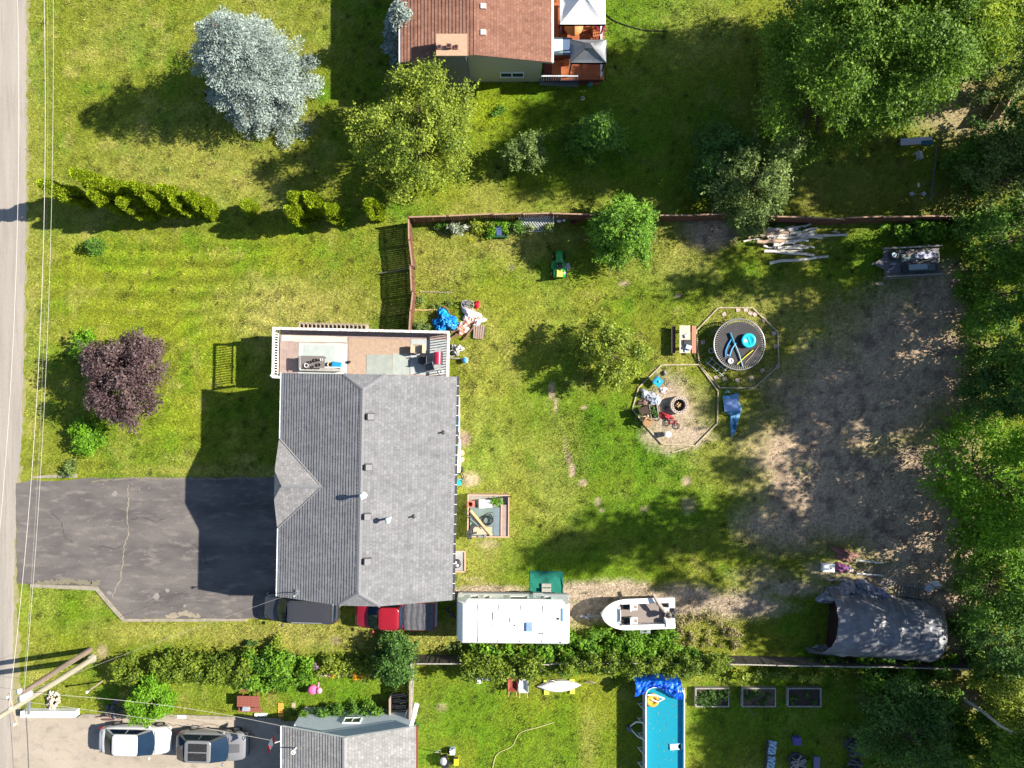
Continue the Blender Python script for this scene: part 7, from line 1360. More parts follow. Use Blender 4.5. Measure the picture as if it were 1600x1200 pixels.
for x in (-.3, .3):
    for y in (-.4, .4): B().cyl((x - .04, y, .15), (x + .04, y, .15), .15, n=12).build('wheel', M_TYRE, st_)
b = B(); b.box(0, 0, 0, .34, .4, .4); b.box(0, .05, .4, .3, .25, .1, rz=.4, mi=1); solo('blue_bag', b, [mat('blue_white_bag', (.06, .25, .48), (.6, .65, .7), 5), M_WHITE], 'blue and white bag beside the dark cart', 'bag', 707, 1173, .2).location.z = 0
b = B(); b.box(0, 0, 0, .3, .52, .3); b.box(0, .28, .3, .32, .1, .1, mi=1); solo('yellow_toolbox', b, [mat('lemon_yellow', (.72, .62, .02)), M_DARK], 'lemon yellow toolbox beside the dark cart', 'toolbox', 713, 1189, .2).location.z = 0
b = B(); b.box(0, 0, 0, .3, 1.0, .04, ty=-.25); solo('leaning_panel', b, M_WHITE, 'white panel leaning outside the pale topped fence', 'panel', 649, 1110, .5, -.25)
rp = thing('side_steps', 'dark wooden steps between blue house and pale topped fence', 'steps', 622, 1108, .6); rp.location.z = 0
for i in range(5): B().box(0, .7 - i * .32, .1 + .12 * i, 1.0, .28, .05).build('step', mat('dark_grey_plank', (.10, .10, .11), (.07, .07, .08), 6), rp)
B().bb(-.55, -.9, 0, -.48, .9, 1.0).build('railing', M_WEATHER, rp)
b = B(); b.bb(-.5, -.3, 0, .5, .3, .5); solo('entry_block', b, mat('pale_slab', (.5, .54, .56)), 'pale blue step block below the dark wooden steps', 'step', 621, 1127, .3).location.z = 0
fm = thing('garden_flamingo', 'pink garden bird ornament with round body on the lawn', 'garden ornament', 492, 1078, .6, 0); fm.location.z = 0
B().ball((-.15, 0, .55), .32, sz=(1.15, 1, .8), n=16).build('body', mat('pink_plastic', (.75, .14, .30), (.68, .11, .26)), fm); B().ball((.32, .0, .7), .2, sz=(1, 1.05, .8), n=14).build('head', mat('pale_pink_plastic', (.75, .28, .40)), fm); B().tube([(.2, .1, .65), (.25, .35, .6), (.22, .45, .5)], .05, 6).build('neck', mat('pale_pink_plastic', (.75, .28, .40)), fm)
for y in (-.08, .08): B().tube([(-.1, y, 0), (-.12, y, .35)], .02, 5).build('leg', M_DARK, fm)
b = B(); b.box(0, 0, 0, .36, .95, .06); solo('orange_plank', b, mat('orange_board', (.62, .30, .05), (.55, .26, .045)), 'orange board lying beside the driveway edge', 'board', 439, 1109)
b = B(); b.box(0, 0, 0, .26, .4, .05); solo('stone_slab', b, M_EDGE, 'small pale slab right of the orange board', 'slab', 459, 1102)
for px, sx, l in ((402, .3, 'small white block at the driveway edge below the red table'), (412, .5, 'longer white block at the driveway edge below the red table'), (285, .6, 'white block on the driveway edge right of the round tree')): b = B(); b.box(0, 0, 0, sx, .2, .12); solo('white_block', b, M_WHITE, l, 'block', px, 1116 if px > 300 else 1119)
b = B(); b.bb(-1.85, -.2, 0, 1.8, .2, .45); b.bb(-1.87, -.22, .45, 1.82, .22, .5); solo('white_curb_wall', b, M_WHITE, 'low white wall at the corner of the pale driveway', 'low wall', 83, 1111)
# stones
ico = None
def stones(label, px, py, n, R, m, rmin=.07, rmax=.16, seed=0, name='stone_pile'):
    o = thing(name, label, 'stone pile', px, py); rr = random.Random(seed)
    for i in range(n):
        a = rr.random() * 6.28; d = R * rr.random() ** .6; r = rr.uniform(rmin, rmax); b = B(); b.ball((0, 0, 0), r, n=7, sz=(1, rr.uniform(.6, .9), .6)); b.build('stone', m[i % len(m)], o, (d * math.cos(a) * .75, d * math.sin(a), r * .5 + max(0, .3 * (1 - d / R))), rr.random() * 6)
stones('pile of pale rocks between the pale pole and the white low wall', 84, 1093, 55, .62, [mat('pale_rock', (.60, .53, .42), (.48, .42, .33)), mat('tan_rock', (.42, .33, .25), (.33, .26, .2))], .08, .15, 1)
stones('dark rocks beneath the round tree by the driveway', 180, 1107, 30, .65, [mat('dark_rock', (.10, .11, .13), (.06, .065, .08))], .09, .2, 2)
b = B(); b.tube([(-.6, 0, .1), (.0, .08, .12), (.9, -.08, .1)], .05, 6); b.box(.2, -.2, 0, .8, .1, .1); solo('metal_bar', b, mat('rusty_dark_frame', (.12, .06, .06)), 'rusty dark metal bar at the foot of the dark rocks', 'metal bar', 165, 1119)
p3 = thing('fence_post', 'short white topped post with long shadow near the pale pole', 'post', 160, 1064, 0); B().cyl((0, 0, 0), (0, 0, 1.7), .05, n=8).build('post_shaft', M_WEATHER, p3); B().ball((0, 0, 1.75), .09).build('post_cap', M_WHITE, p3)
# lower right yard
def patterned(px, py, label):
    o = thing('garden_chair', label, 'chair', px, py, .6, -.15); o.location.z = 0; pm = mat('blue_white_pattern', (.45, .58, .66), (.03, .10, .18), 9, .8, contrast=(.48, .54))
    B().box(0, .12, .45, .6, .9, .1).build('cushion', pm, o); B().box(-.3, .0, .3, .08, .9, .35).build('armrest', M_DARK, o)
    for x in (-.25, .25):
        for y in (-.3, .5): B().cyl((x, y, 0), (x, y, .45), .025, n=6).build('leg', M_DARK, o)
patterned(1206, 1172, 'patterned blue white garden chair standing further from the bottom edge'); patterned(1204, 1196, 'patterned blue white garden chair cut by the bottom edge')
b = B(); b.box(0, 0, 0, .42, .42, .42); b.box(0, 0, .42, .5, .5, .05); solo('side_table', b, mat('violet_blue_plastic', (.10, .09, .30), (.08, .07, .25)), 'violet blue stool above the branch heap', 'stool', 1245, 1157, .3).location.z = 0
b = B(); b.box(0, 0, .3, .42, 1.3, .06); b.box(0, .5, 0, .35, .06, .3); b.box(0, -.5, 0, .35, .06, .3); solo('bench', b, mat('slate_violet_wood', (.16, .15, .27), (.13, .12, .22)), 'slate violet bench right of the branch heap', 'bench', 1276, 1197, .3).location.z = 0
bh = thing('branch_heap', 'round fire pit heaped with pale branches at the bottom edge', 'fire pit', 1243, 1187); B().lathe([(.55, 0), (.6, .3), (.5, .3), (.45, .05), (0, .04)], 18).build('ring_wall', mat('dark_ring_stone', (.06, .06, .07)), bh)
rr = random.Random(4)
for i in range(16): a = rr.random() * 3.14; l = rr.uniform(.5, 1.1); cx, cy = rr.gauss(0, .12), rr.gauss(0, .12); B().tube([(cx - l / 2 * math.cos(a), cy - l / 2 * math.sin(a), .3 + .02 * i), (cx + rr.gauss(0, .05), cy, .36 + .02 * i), (cx + l / 2 * math.cos(a), cy + l / 2 * math.sin(a), .3 + .02 * i)], rr.uniform(.025, .045), 5).build('branch', M_GREYWOOD, bh)
wp = thing('firewood_stack', 'dark stack of firewood beside the trees at the bottom right', 'firewood stack', 1330, 1180); q = None
for i in range(70):
    r_ = rr.uniform(.05, .09); x = rr.uniform(-.35, .35); y = rr.uniform(-1.6, 1.1); z = .1 + .13 * (i % 5)
    b = B(); b.tube([(-.28, 0, 0), (.28, 0, 0)], .07, 6); q = b.build('log', mat('dark_firewood', (.12, .12, .14), (.05, .05, .06), 8), wp, (x, y, z), rr.gauss(0, .5)) if q is None else share(q, wp, (x, y, z), rr.gauss(0, .5))
# upper right garden things
tb_ = thing('potting_bench', 'long pale lilac table with debris under the big trees', 'table', 1432, 220, .8, math.radians(4)); tb_.location.z = 0
B().box(0, 0, .74, 2.1, .45, .05).build('table_top', mat('lilac_white_top', (.52, .48, .56), (.44, .41, .48)), tb_)
for x in (-.95, .95):
    for y in (-.17, .17): B().box(x, y, 0, .06, .06, .74).build('leg', M_DARK, tb_)
b = B(); b.box(0, 0, 0, .8, .3, .02); solo('teal_cloth', b, mat('teal_cloth', (.03, .12, .16)), 'teal cloth over the right end of the lilac table', 'cloth', 1449, 223, .8, .07)
gc = thing('garden_chair', 'white plastic garden chair below the lilac table', 'chair', 1438, 242, .5, .2); gc.location.z = 0
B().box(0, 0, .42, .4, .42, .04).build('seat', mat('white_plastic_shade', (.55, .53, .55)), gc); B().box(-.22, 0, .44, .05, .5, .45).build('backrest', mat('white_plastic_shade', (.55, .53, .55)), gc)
for x in (-.2, .2):
    for y in (-.22, .22): B().cyl((x, y, 0), (x, y, .44), .025, n=6).build('leg', M_WHITE, gc); 
b = B(); b.tube([(0, 0, .5), (-.05, -1.2, .5), (-.25, -2.6, .5), (-.4, -3.6, .5)], .03, 5); b.tube([(-.35, -3.2, .5), (.0, -3.2, .5)], .025, 5); solo('clothes_line', b, mat('blue_grey_pipe', (.12, .16, .28)), 'thin blue grey pipe running down below the lilac table', 'pipe', 1456, 232)
db = thing('cart_axle', 'pair of pale wheels on an axle near the back fence', 'axle', 1434, 303, .3); db.location.z = .05
for x in (-.4, .4): B().ball((x, 0, .25), .16, sz=(1, 1, .8)).build('wheel', mat('pale_lilac_wheel', (.5, .5, .56)), db)
B().tube([(-.4, 0, .25), (.6, -.02, .25)], .025, 5).build('axle', M_STEEL, db)
b = B(); b.ball((0, 0, .1), .13, sz=(.6, 1.3, .7)); solo('white_flask', b, M_WHITE, 'small white bottle above the pair of pale wheels', 'bottle', 1434, 290)
b = B(); b.torus((0, 0, .03), .11, .03, 12, 6); solo('white_ring', b, M_WHITE, 'small white ring on the shaded grass beneath the red deck', 'ring', 910, 154)
b = B(); b.ball((0, 0, .25), .2, sz=(1, 1, 1.2)); b.ball((0, .2, .4), .12); solo('green_ornament', b, mat('sea_green_glaze', (.06, .22, .18)), 'sea green ornament at the corner of the neighbour deck', 'ornament', 921, 134)
# things along the back fence
gb = thing('green_planter', 'green plastic planter box full of lime leaves at the back fence', 'planter', 778, 360, .4); gb.location.z = 0
for s in (-1, 1): B().bb(s * .62 - .02, -.45, 0, s * .62 + .02, .45, .42).build('side', mat('dark_green_plastic', (.02, .14, .06)), gb); B().bb(-.6, s * .43 - .02, 0, .6, s * .43 + .02, .42).build('end', mat('dark_green_plastic', (.02, .14, .06)), gb)
B().bb(-.6, -.41, 0, .6, .41, .3).build('soil', mat('dark_soil', (.05, .035, .025)), gb); B().box(.08, -.08, .3, .35, .6, .22).build('blue_tray', mat('dark_blue_tray', (.05, .09, .2)), gb)
rng = np.random.default_rng(9); link('foliage', foliage(rng, np.array([[-.4, 0, .45], [-.35, .3, .5], [0, .42, .5], [.4, .3, .5], [.5, -.1, .45], [-.45, -.25, .4], [.3, .55, .45], [-.2, .6, .5]]), .22, 260, 'foliage', LF_LIME, .09), gb)
tr2 = thing('lattice_panel', 'white diagonal lattice leaning on the back fence', 'lattice', 838, 349, .6, math.radians(-1)); tr2.location.z = 0
b = B()
for k in range(-6, 16):
    for d in (1, -1):
        u0, u1 = -1.15 + k * .18, -1.15 + k * .18 + d * .9; 
        pa, pb = (u0, -.42, .0), (u1, .42, .9)
        # clip to panel width
        def cl_(p, q):
            (a0, b0, c0), (a1, b1, c1) = p, q; t0, t1 = 0, 1
            for lim, sg in ((-1.15, 1), (1.15, -1)):
                f0, f1 = sg * (a0 - lim), sg * (a1 - lim)
                if f0 < 0 and f1 < 0: return None
                if f0 < 0: t0 = max(t0, f0 / (f0 - f1))
                if f1 < 0: t1 = min(t1, f0 / (f0 - f1))
            if t0 >= t1: return None
            g = lambda t: (a0 + (a1 - a0) * t, b0 + (b1 - b0) * t, c0 + (c1 - c0) * t); return g(t0), g(t1)
        r = cl_(pa, pb)
        if r: b.tube([r[0], r[1]], .022, 4)
tag(b.build('lattice_slats', mat('white_lattice', (.62, .64, .68)), tr2), kind='stuff')
for k, (a_, c_) in enumerate((((-1.15, -.42, 0), (1.15, -.42, 0)), ((-1.15, .42, .9), (1.15, .42, .9)), ((-1.15, -.42, 0), (-1.15, .42, .9)), ((1.15, -.42, 0), (1.15, .42, .9)))): B().tube([a_, c_], .03, 4).build('frame', M_WHITE, tr2)
for i, (px, py, l) in enumerate(((683, 355, 'round green pot at the left end of the fence bed'), (694, 352, 'second green pot from the left in the fence bed'), (696, 361, 'low dark pot below the two green pots'))):
    o = thing('plant_pot', l, 'pot', px, py, .2, 0, 'pots by the back fence'); o.location.z = 0; B().lathe([(.15, 0), (.2, .25), (.17, .25), (0, .2)], 12).build('pot', M_DARK, o); rng = np.random.default_rng(i); link('foliage', foliage(rng, np.array([[0, 0, .35], [.08, .05, .3]]), .2, 160, 'foliage', LF_DARK if i == 2 else LF_MID, .08), o)
b = B(); b.tube([(0, 0, 0), (-.02, .15, .7)], .015, 5); solo('garden_stake', b, M_WHITE, 'thin white stake leaning at the back fence bed', 'stake', 695, 350)
b = B(); b.ball((0, 0, .2), .15, sz=(1.3, .8, .8)); b.ball((.35, .05, .2), .12); b.ball((.9, -.1, .15), .12, 1); b.box(1.1, -.15, 0, .2, .2, .2, mi=2); solo('fence_clutter', b, [M_WHITE, M_BLACK, mat('red_clutter', (.3, .02, .03))], 'white, black and red oddments in the shade below the back fence', 'oddments', 873, 346)
hose('garden_hose', [(1060, 345), (1075, 349), (1088, 346)], .02, mat('teal_hose', (.02, .16, .14)), 'teal hose lying at the foot of the back fence')
b = B(); b.tube([(0, 0, 0), (.05, .6, .9), (.1, .9, 1.0)], .03, 5); b.ball((.1, .9, 1.0), .1); solo('garden_spade', b, M_WEATHER, 'thin handle leaning at the foot of the bright green tree', 'tool', 951, 432)
# ---------------------------------------------------------------- trees and shrubs
def spruce(name, label, px, py, h, R, seed, material, tiers=30, per=13, leaf=.26, z0=.3, group=None, tw=.11, power=.8):
    rng = np.random.default_rng(seed); t = thing(name, label, 'tree', px, py, 0, 0, group); P, N, A, T, Sz = [], [], [], [], []
    br = B()
    for i in range(tiers):
        f = (i + rng.random() * .6) / tiers; z = z0 + (h - z0) * f; L0 = R * (1 - f) ** power + .12; k = max(4, int(per * (.45 + .55 * (1 - f)))); ph = rng.random() * 6.28
        for j in range(k):
            a = ph + 2 * PI * j / k + rng.normal() * .16; L = L0 * rng.uniform(.6, 1.18); d = np.array([math.cos(a), math.sin(a), 0]); s_ = np.array([-d[1], d[0], 0]); zt = z + rng.normal() * .08; tb = rng.random()
            if i % 3 == 0 and j % 2 == 0: br.tube([(0, 0, zt), tuple(d * L * .9 + np.array([0, 0, zt - .12 * L]))], [.035, .008], 4)
            n = max(3, int(L / tw)); u = np.linspace(.12, 1, n)
            for w in u:
                c = d * L * w + np.array([0, 0, zt - .28 * L * w * (1 - .55 * w)]); tl = min(.62, L * (1.05 - w) * .55 + .10)
                for sg in (-1, 1):
                    m = max(1, int(tl / .11)); q = np.arange(1, m + 1) / m
                    dirv = s_ * sg * .8 + d * .6
                    for v in q:
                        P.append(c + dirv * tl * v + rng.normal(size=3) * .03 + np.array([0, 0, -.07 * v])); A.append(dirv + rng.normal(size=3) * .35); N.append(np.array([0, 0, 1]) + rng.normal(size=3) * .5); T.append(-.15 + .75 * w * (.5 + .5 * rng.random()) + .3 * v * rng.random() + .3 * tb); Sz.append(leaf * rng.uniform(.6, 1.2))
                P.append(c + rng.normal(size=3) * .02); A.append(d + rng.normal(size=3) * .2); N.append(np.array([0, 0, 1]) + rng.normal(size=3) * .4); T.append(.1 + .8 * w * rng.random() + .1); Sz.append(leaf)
    P, N, A = map(np.array, (P, N, A)); N = unit(N)
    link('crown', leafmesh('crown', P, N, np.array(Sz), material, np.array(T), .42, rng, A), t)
    br.tube([(0, 0, 0), (0, 0, h * .5), (0, 0, h)], [h * .02, h * .012, .01], 8).build('trunk', BARK, t); return t
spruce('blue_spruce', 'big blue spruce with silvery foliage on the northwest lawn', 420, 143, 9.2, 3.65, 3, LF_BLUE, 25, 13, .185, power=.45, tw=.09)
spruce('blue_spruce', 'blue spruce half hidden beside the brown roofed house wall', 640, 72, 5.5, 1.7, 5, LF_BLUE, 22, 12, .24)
spruce('young_pine', 'tiny young conifer with long shadow on the front lawn', 153, 387, 1.2, .62, 6, LF_MID, 9, 9, .16, .1)
tree('maple_tree', 'broad yellow green tree on the lawn south of the brown roofed house', 'tree', 662, 240, 6.6, 3.45, 1.0, 'round', 120, .6, 520, .125, LF_YEL, seed=1, lump=.35)
tree('fruit_tree', 'small pale green round tree on the neighbour lawn east of the broad tree', 'tree', 817, 252, 2.7, 1.1, .5, 'round', 26, .42, 330, .13, LF_PALE, seed=2)
tree('conifer_tree', 'dark green pointed tree standing in shade below the red deck', 'tree', 928, 235, 4.8, 1.75, .4, 'cone', 60, .45, 330, .13, LF_MID, seed=3)
tree('purple_plum_tree', 'purple leaved tree on the front lawn left of the large house', 'tree', 224, 588, 4.2, 2.4, .8, 'round', 90, .5, 400, .13, LF_PURP, seed=4, lump=.35)
tree('shrub', 'round light green shrub north of the purple tree', 'shrub', 146, 540, 1.3, .72, .1, 'round', 16, .32, 260, .12, LF_LIME, seed=5)
tree('shrub', 'vivid lime shrub south of the purple tree', 'shrub', 140, 682, 1.1, 1.0, .1, 'round', 26, .34, 260, .14, LF_LIME, seed=6)
tree('shrub', 'pale thin weed clump at the kerb corner of the dark driveway', 'shrub', 112, 735, .5, .5, .02, 'round', 10, .2, 90, .09, LF_PALE, seed=7)
tree('willow_tree', 'bright green feathery tree overlapping the back garden fence', 'tree', 968, 372, 4.2, 1.95, .6, 'round', 80, .5, 420, .13, LF_GOLD, seed=8, lump=.2)
tree('birch_tree', 'sparse grey green tree in the middle of the back lawn', 'tree', 948, 552, 3.8, 1.85, .8, 'round', 74, .38, 230, .13, LF_YEL, seed=9, lump=.5, every=1)
tree('birch_tree', 'pale olive tree at the back fence with twisted crown', 'tree', 1158, 298, 5.6, 2.2, .8, 'round', 70, .58, 330, .14, LF_PALE, seed=10, lump=.5, every=1)
tree('birch_tree', 'shaded dark tree left of the pale olive tree at the fence', 'tree', 1110, 262, 4.0, 1.9, .6, 'round', 44, .5, 260, .13, LF_DARK, seed=11, lump=.5, every=1)
tree('birch_tree', 'lower crown of foliage over the fence east of the olive tree', 'tree', 1165, 345, 3.0, 1.2, .5, 'round', 30, .42, 260, .13, LF_PALE, seed=12)
# the great tree at the top right
LF_BIG = leafmat('cottonwood_leaf', (.035, .095, .012), (.23, .38, .035), .38); LF_BIGY = leafmat('sunny_cottonwood_leaf', (.08, .18, .012), (.40, .48, .03), .38)
tree('cottonwood_tree', 'huge leafy green tree in the top right of the neighbour garden', 'tree', 1272, 152, 13.2, 5.5, 2.4, 'round', 250, .85, 700, .135, LF_BIG, seed=13, lump=.3, r0=.3)
tree('cottonwood_tree', 'sunlit yellow green tree behind the huge tree at the top edge', 'tree', 1345, 120, 13.0, 4.0, 3.5, 'round', 130, .8, 680, .135, LF_BIGY, seed=14, lump=.3, r0=.26)
0 and tree('cottonwood_tree', 'green tree cut off by the top edge left of the sunlit tree', 'tree', 1270, 50, 9.5, 3.2, 2.5, 'round', 70, .85, 460, .18, LF_BIG, seed=15, lump=.3, r0=.26)
# cedars of the front row: three shared shapes
def cedar_mesh(seed, h=5.1, R=.50):
    rng = np.random.default_rng(seed); cl = []; 
    for i in range(46): f = (i + rng.random()) / 46; a = rng.random() * 6.28; r = R * (math.sin(PI * min(1, .16 + .84 * f)) ** .6) * (.55 + .35 * rng.random()); cl.append((r * math.cos(a), r * math.sin(a), .15 + (h - .3) * f))
    P = []; N = []; A = []; T = []
    for c in cl:
        k = 340; d = unit(rng.normal(size=(k, 3))); rr = .23 * (.6 + .5 * rng.random((k, 1))); p = np.array(c) + d * rr * np.array([1, 1, 1.5]); out = unit(np.concatenate([p[:, :2], np.zeros((k, 1))], 1)); P.append(p); N.append(unit(out + rng.normal(size=(k, 3)) * .55)); A.append(np.array([0, 0, 1.0]) + out * .5 + rng.normal(size=(k, 3)) * .35); T.append(.35 + .35 * (d[:, 2] * .5 + .5) + .35 * (rng.random(k) - .3))
    P = np.concatenate(P); P[:, 2] = np.maximum(P[:, 2], .05); return leafmesh('crown', P, np.concatenate(N), .125 * rng.uniform(.6, 1.3, len(P)), LF_THUJA, np.concatenate(T), .6, rng, np.concatenate(A))
CM = [cedar_mesh(s) for s in (31, 32, 33)]; CT = B().tube([(0, 0, 0), (0, 0, 3.6)], [.09, .02], 7).build('trunk', BARK); CTm = CT.data; bpy.data.objects.remove(CT)
CED = [(139, 317, 0.98, 'first cedar from the road in the dense end of the row'), (185, 304, 1.0, 'second cedar from the road in the dense end of the row'), (204, 330, 0.92, 'third cedar from the road in the dense end of the row'), (233, 317, 1.0, 'fourth cedar from the road in the dense end of the row'), (240, 338, 0.86, 'fifth cedar from the road in the dense end of the row'), (269, 321, 0.98, 'sixth cedar from the road in the dense end of the row'), (280, 334, 0.86, 'seventh cedar from the road in the dense end of the row'), (303, 323, 0.92, 'eighth cedar from the road in the dense end of the row'), (310, 334, 0.76, 'ninth cedar from the road in the dense end of the row'), (332, 328, 0.78, 'tenth cedar from the road in the dense end of the row'), (338, 335, 0.66, 'eleventh cedar from the road in the dense end of the row'),
       (398, 330, .40, 'smallest cedar standing alone between the two cedar groups'), (478, 348, .82, 'lowest cedar of the middle group of three'), (490, 334, .98, 'cedar with a split top in the middle group'), (505, 330, .80, 'right cedar of the middle group'), (532, 344, .72, 'narrow cedar between the middle group and the corner fence'), (592, 338, .78, 'cedar closest to the brown corner fence')]
for i, (px, py, s, lab) in enumerate(CED):
    t = thing('cedar_tree', lab, 'tree', px, py, 0, R_.random() * 6.28, 'cedars along the front garden'); f = s * 1.0; t.scale = (.85 + .2 * f, .85 + .2 * f, s * 1.0); link('crown', CM[i % 3], t); link('trunk', CTm, t)
# hedges
def mass(name, label, cat, spec, cr, per, leaf, m, seed, dens=1.0, group=None, tv=.4, flat=.8, up=.5):
    """spec: (px0, py0, px1, py1, height) boxes on the ground filled with foliage"""
    rng = np.random.default_rng(seed); px, py = spec[0][0], spec[0][1]; t = thing(name, label, cat, px, py, 0, 0, group); cl = []
    for x0, y0, x1, y1, h in spec:
        w, d = abs(X(x1) - X(x0)), abs(Y(y1) - Y(y0)); n = max(3, int(w * d * dens * 3.2))
        for _ in range(n):
            u, v = rng.random(), rng.random(); e = min(1, 4 * min(v, 1 - v) + .35); cl.append((X(x0) + (X(x1) - X(x0)) * u - t.location[0], Y(y0) + (Y(y1) - Y(y0)) * v - t.location[1], h * e * rng.uniform(.45, 1.0)))
    cl = np.array(cl); link('foliage', foliage(rng, cl, cr, per, 'foliage', m, leaf, flat, up, tv), t)
    b = B()
    for c in cl[::3]: b.tube([(c[0] * 1.0, c[1], 0), tuple(c)], [.03, .01], 4)
    b.build('stems', BARK, t); return t
mass('hedge', 'clipped yellow green hedge between the dark driveway lawn and the red table', 'hedge', [(188, 1018, 385, 1056, 1.5), (365, 1014, 400, 1058, 1.7)], .32, 220, .14, LF_HEDGE, 41, 2.4)
mass('hedge', 'rampant end of the hedge west of the flower border', 'hedge', [(395, 1012, 470, 1062, 1.6), (470, 1030, 490, 1058, 1.0), (400, 1058, 450, 1070, .9)], .34, 210, .16, LF_VINE, 42, 2.2)
mass('shrub', 'yellow green weed tuft above the end of the hedge', 'shrub', [(425, 995, 440, 1012, .9)], .25, 200, .13, LF_YEL, 43, 2)
mass('shrub', 'small dark weed tuft left of the yellow green tuft', 'shrub', [(392, 1000, 402, 1008, .5)], .16, 160, .1, LF_DARK, 44, 2)
mass('flower_border', 'border of green plants with orange flowers beside the short lawn', 'flower bed', [(496, 1022, 598, 1050, .8)], .27, 160, .12, LF_YEL, 45, 2)
fl = leafmat('orange_petal', (.50, .16, .01), (.75, .42, .02), .2)
mass('flower_border', 'clump of orange flowers at the left of the border', 'flowers', [(510, 1042, 530, 1053, .85)], .14, 120, .09, fl, 46, 3); mass('flower_border', 'clump of orange flowers at the right of the border', 'flowers', [(554, 1038, 578, 1053, .85)], .14, 120, .09, fl, 47, 2.4)
mass('flower_border', 'clump of mauve flowers at the west end of the border', 'flowers', [(490, 1030, 500, 1042, .6)], .14, 90, .09, leafmat('mauve_petal', (.08, .05, .07), (.35, .25, .32), .2), 48, 2)
tree('shrub', 'dark green bush at the end of the orange flower border', 'shrub', 622, 1018, 2.6, 1.25, .2, 'round', 46, .4, 330, .12, LF_DARK, seed=21)
tree('shrub', 'small bush sprig above the dark green bush', 'shrub', 628, 998, 1.0, .35, .1, 'round', 8, .2, 160, .1, LF_MID, seed=22)
tree('round_tree', 'clipped round bright green tree beside the pale driveway', 'tree', 252, 1079, 2.6, 1.28, .7, 'round', 64, .34, 430, .11, LF_LIME, seed=23, lump=.05, tvar=.3)
mass('shrub', 'mixed low shrubs in front of the pale blue gable', 'shrub', [(478, 1100, 602, 1118, 1.1)], .28, 190, .12, LF_MID, 49, 4)
mass('shrub', 'light green leafy shrub against the pale blue gable', 'shrub', [(496, 1112, 522, 1124, 1.3)], .24, 220, .12, LF_LIME, 50, 3); mass('shrub', 'bright shrub at the east end of the gable bed', 'shrub', [(578, 1106, 604, 1118, .9)], .22, 200, .11, LF_VINE, 51, 3)
mass('shrub', 'purplish low plants in the middle of the gable bed', 'shrub', [(536, 1108, 566, 1117, .7)], .2, 160, .1, LF_PURP, 52, 3); mass('shrub', 'white flowering plants at the west end of the gable', 'shrub', [(478, 1126, 492, 1134, .9)], .18, 160, .1, leafmat('white_petal', (.35, .38, .36), (.7, .72, .7), .2), 53, 4)
mass('vine', 'broad bank of leafy vines between caravan and south fence', 'vine', [(735, 1006, 895, 1038, 1.3), (890, 984, 1050, 1038, 1.1)], .36, 210, .17, LF_VINE, 54, 2.2)
mass('vine', 'leafy vines spilling over the south fence towards the wheelbarrows', 'vine', [(728, 1012, 830, 1044, 2.2)], .36, 200, .16, LF_HEDGE, 55, 2.6)
mass('hedge', 'sunlit yellow green strip of hedge behind the white canoe', 'hedge', [(828, 1014, 1132, 1040, 2.15)], .3, 170, .13, LF_HEDGE, 56, 2.6)
mass('vine', 'darker vines along the fence north of the blue pool cover', 'vine', [(960, 1014, 1125, 1030, 1.3)], .3, 160, .15, LF_MID, 57, 1.6)
mass('shrub', 'vine strip squeezed between the silver shelter and the south fence', 'vine', [(1262, 1020, 1490, 1032, 1.2)], .28, 150, .15, LF_VINE, 58, 1.8)
mass('shrub', 'yellow green brush below the fence left of the raised beds', 'shrub', [(1130, 1044, 1350, 1056, .9)], .27, 120, .14, LF_YEL, 59, 1.5)
mass('weed_patch', 'dry tan weeds between the boat lane and the vines', 'weeds', [(1045, 960, 1150, 1010, .35)], .22, 60, .11, LF_TAN, 60, 1.3)
mass('weed_patch', 'short weeds by the wooden frame left of the caravan vines', 'weeds', [(680, 1002, 735, 1012, .4)], .2, 90, .1, LF_PALE, 61, 1.6)
mass('flower_border', 'white flowering plants in the left half of the fence bed', 'flowers', [(704, 348, 732, 366, .8)], .25, 190, .1, leafmat('white_flower_mix', (.09, .15, .04), (.62, .64, .55), .2), 62, 3)
mass('flower_border', 'yellow green plants in the middle of the fence bed', 'plants', [(730, 344, 768, 362, .8)], .27, 200, .11, LF_YEL, 63, 2.6)
mass('flower_border', 'tiny yellow flowers on the grass before the fence bed', 'flowers', [(726, 370, 754, 376, .15)], .12, 80, .07, leafmat('yellow_petal', (.30, .34, .02), (.62, .60, .03), .2), 64, 3)
mass('flower_border', 'pale leaved plants in front of the white lattice', 'plants', [(804, 354, 862, 364, .6)], .22, 200, .1, LF_PALE, 65, 3); mass('flower_border', 'green plants between the green planter and the lattice', 'plants', [(796, 346, 812, 360, .7)], .24, 180, .1, LF_MID, 66, 3)
mass('shrub', 'weeds in the corner between deck and fence beside the blue tarp', 'shrub', [(648, 505, 672, 528, .7)], .24, 200, .12, LF_PALE, 67, 2.2); mass('shrub', 'thin weeds on the grass above the blue tarp', 'shrub', [(650, 465, 705, 480, .3)], .18, 80, .1, LF_PALE, 68, 1.6)
mass('shrub', 'leafy weeds below the back fence east of the log pile', 'shrub', [(1370, 350, 1500, 372, .8), (1420, 345, 1470, 360, 1.1)], .34, 170, .18, LF_VINE, 69, 1.5)
mass('shrub', 'dark low brush at the foot of the fence east of the olive tree', 'shrub', [(1205, 352, 1250, 362, .5)], .24, 130, .14, LF_DARK, 70, 1.6)
mass('shrub', 'white flowering twigs by the roofed house corner in shade', 'shrub', [(680, 136, 720, 146, .8)], .24, 140, .12, LF_DARK, 71, 2)
mass('shrub', 'green shrub in the sun beside the brown roofed house', 'shrub', [(772, 172, 784, 182, .4)], .2, 150, .11, LF_MID, 72, 3)
mass('shrub', 'creeper at the foot of the lower end of the middle fence', 'shrub', [(646, 1124, 654, 1150, .6)], .16, 130, .1, LF_MID, 73, 3)
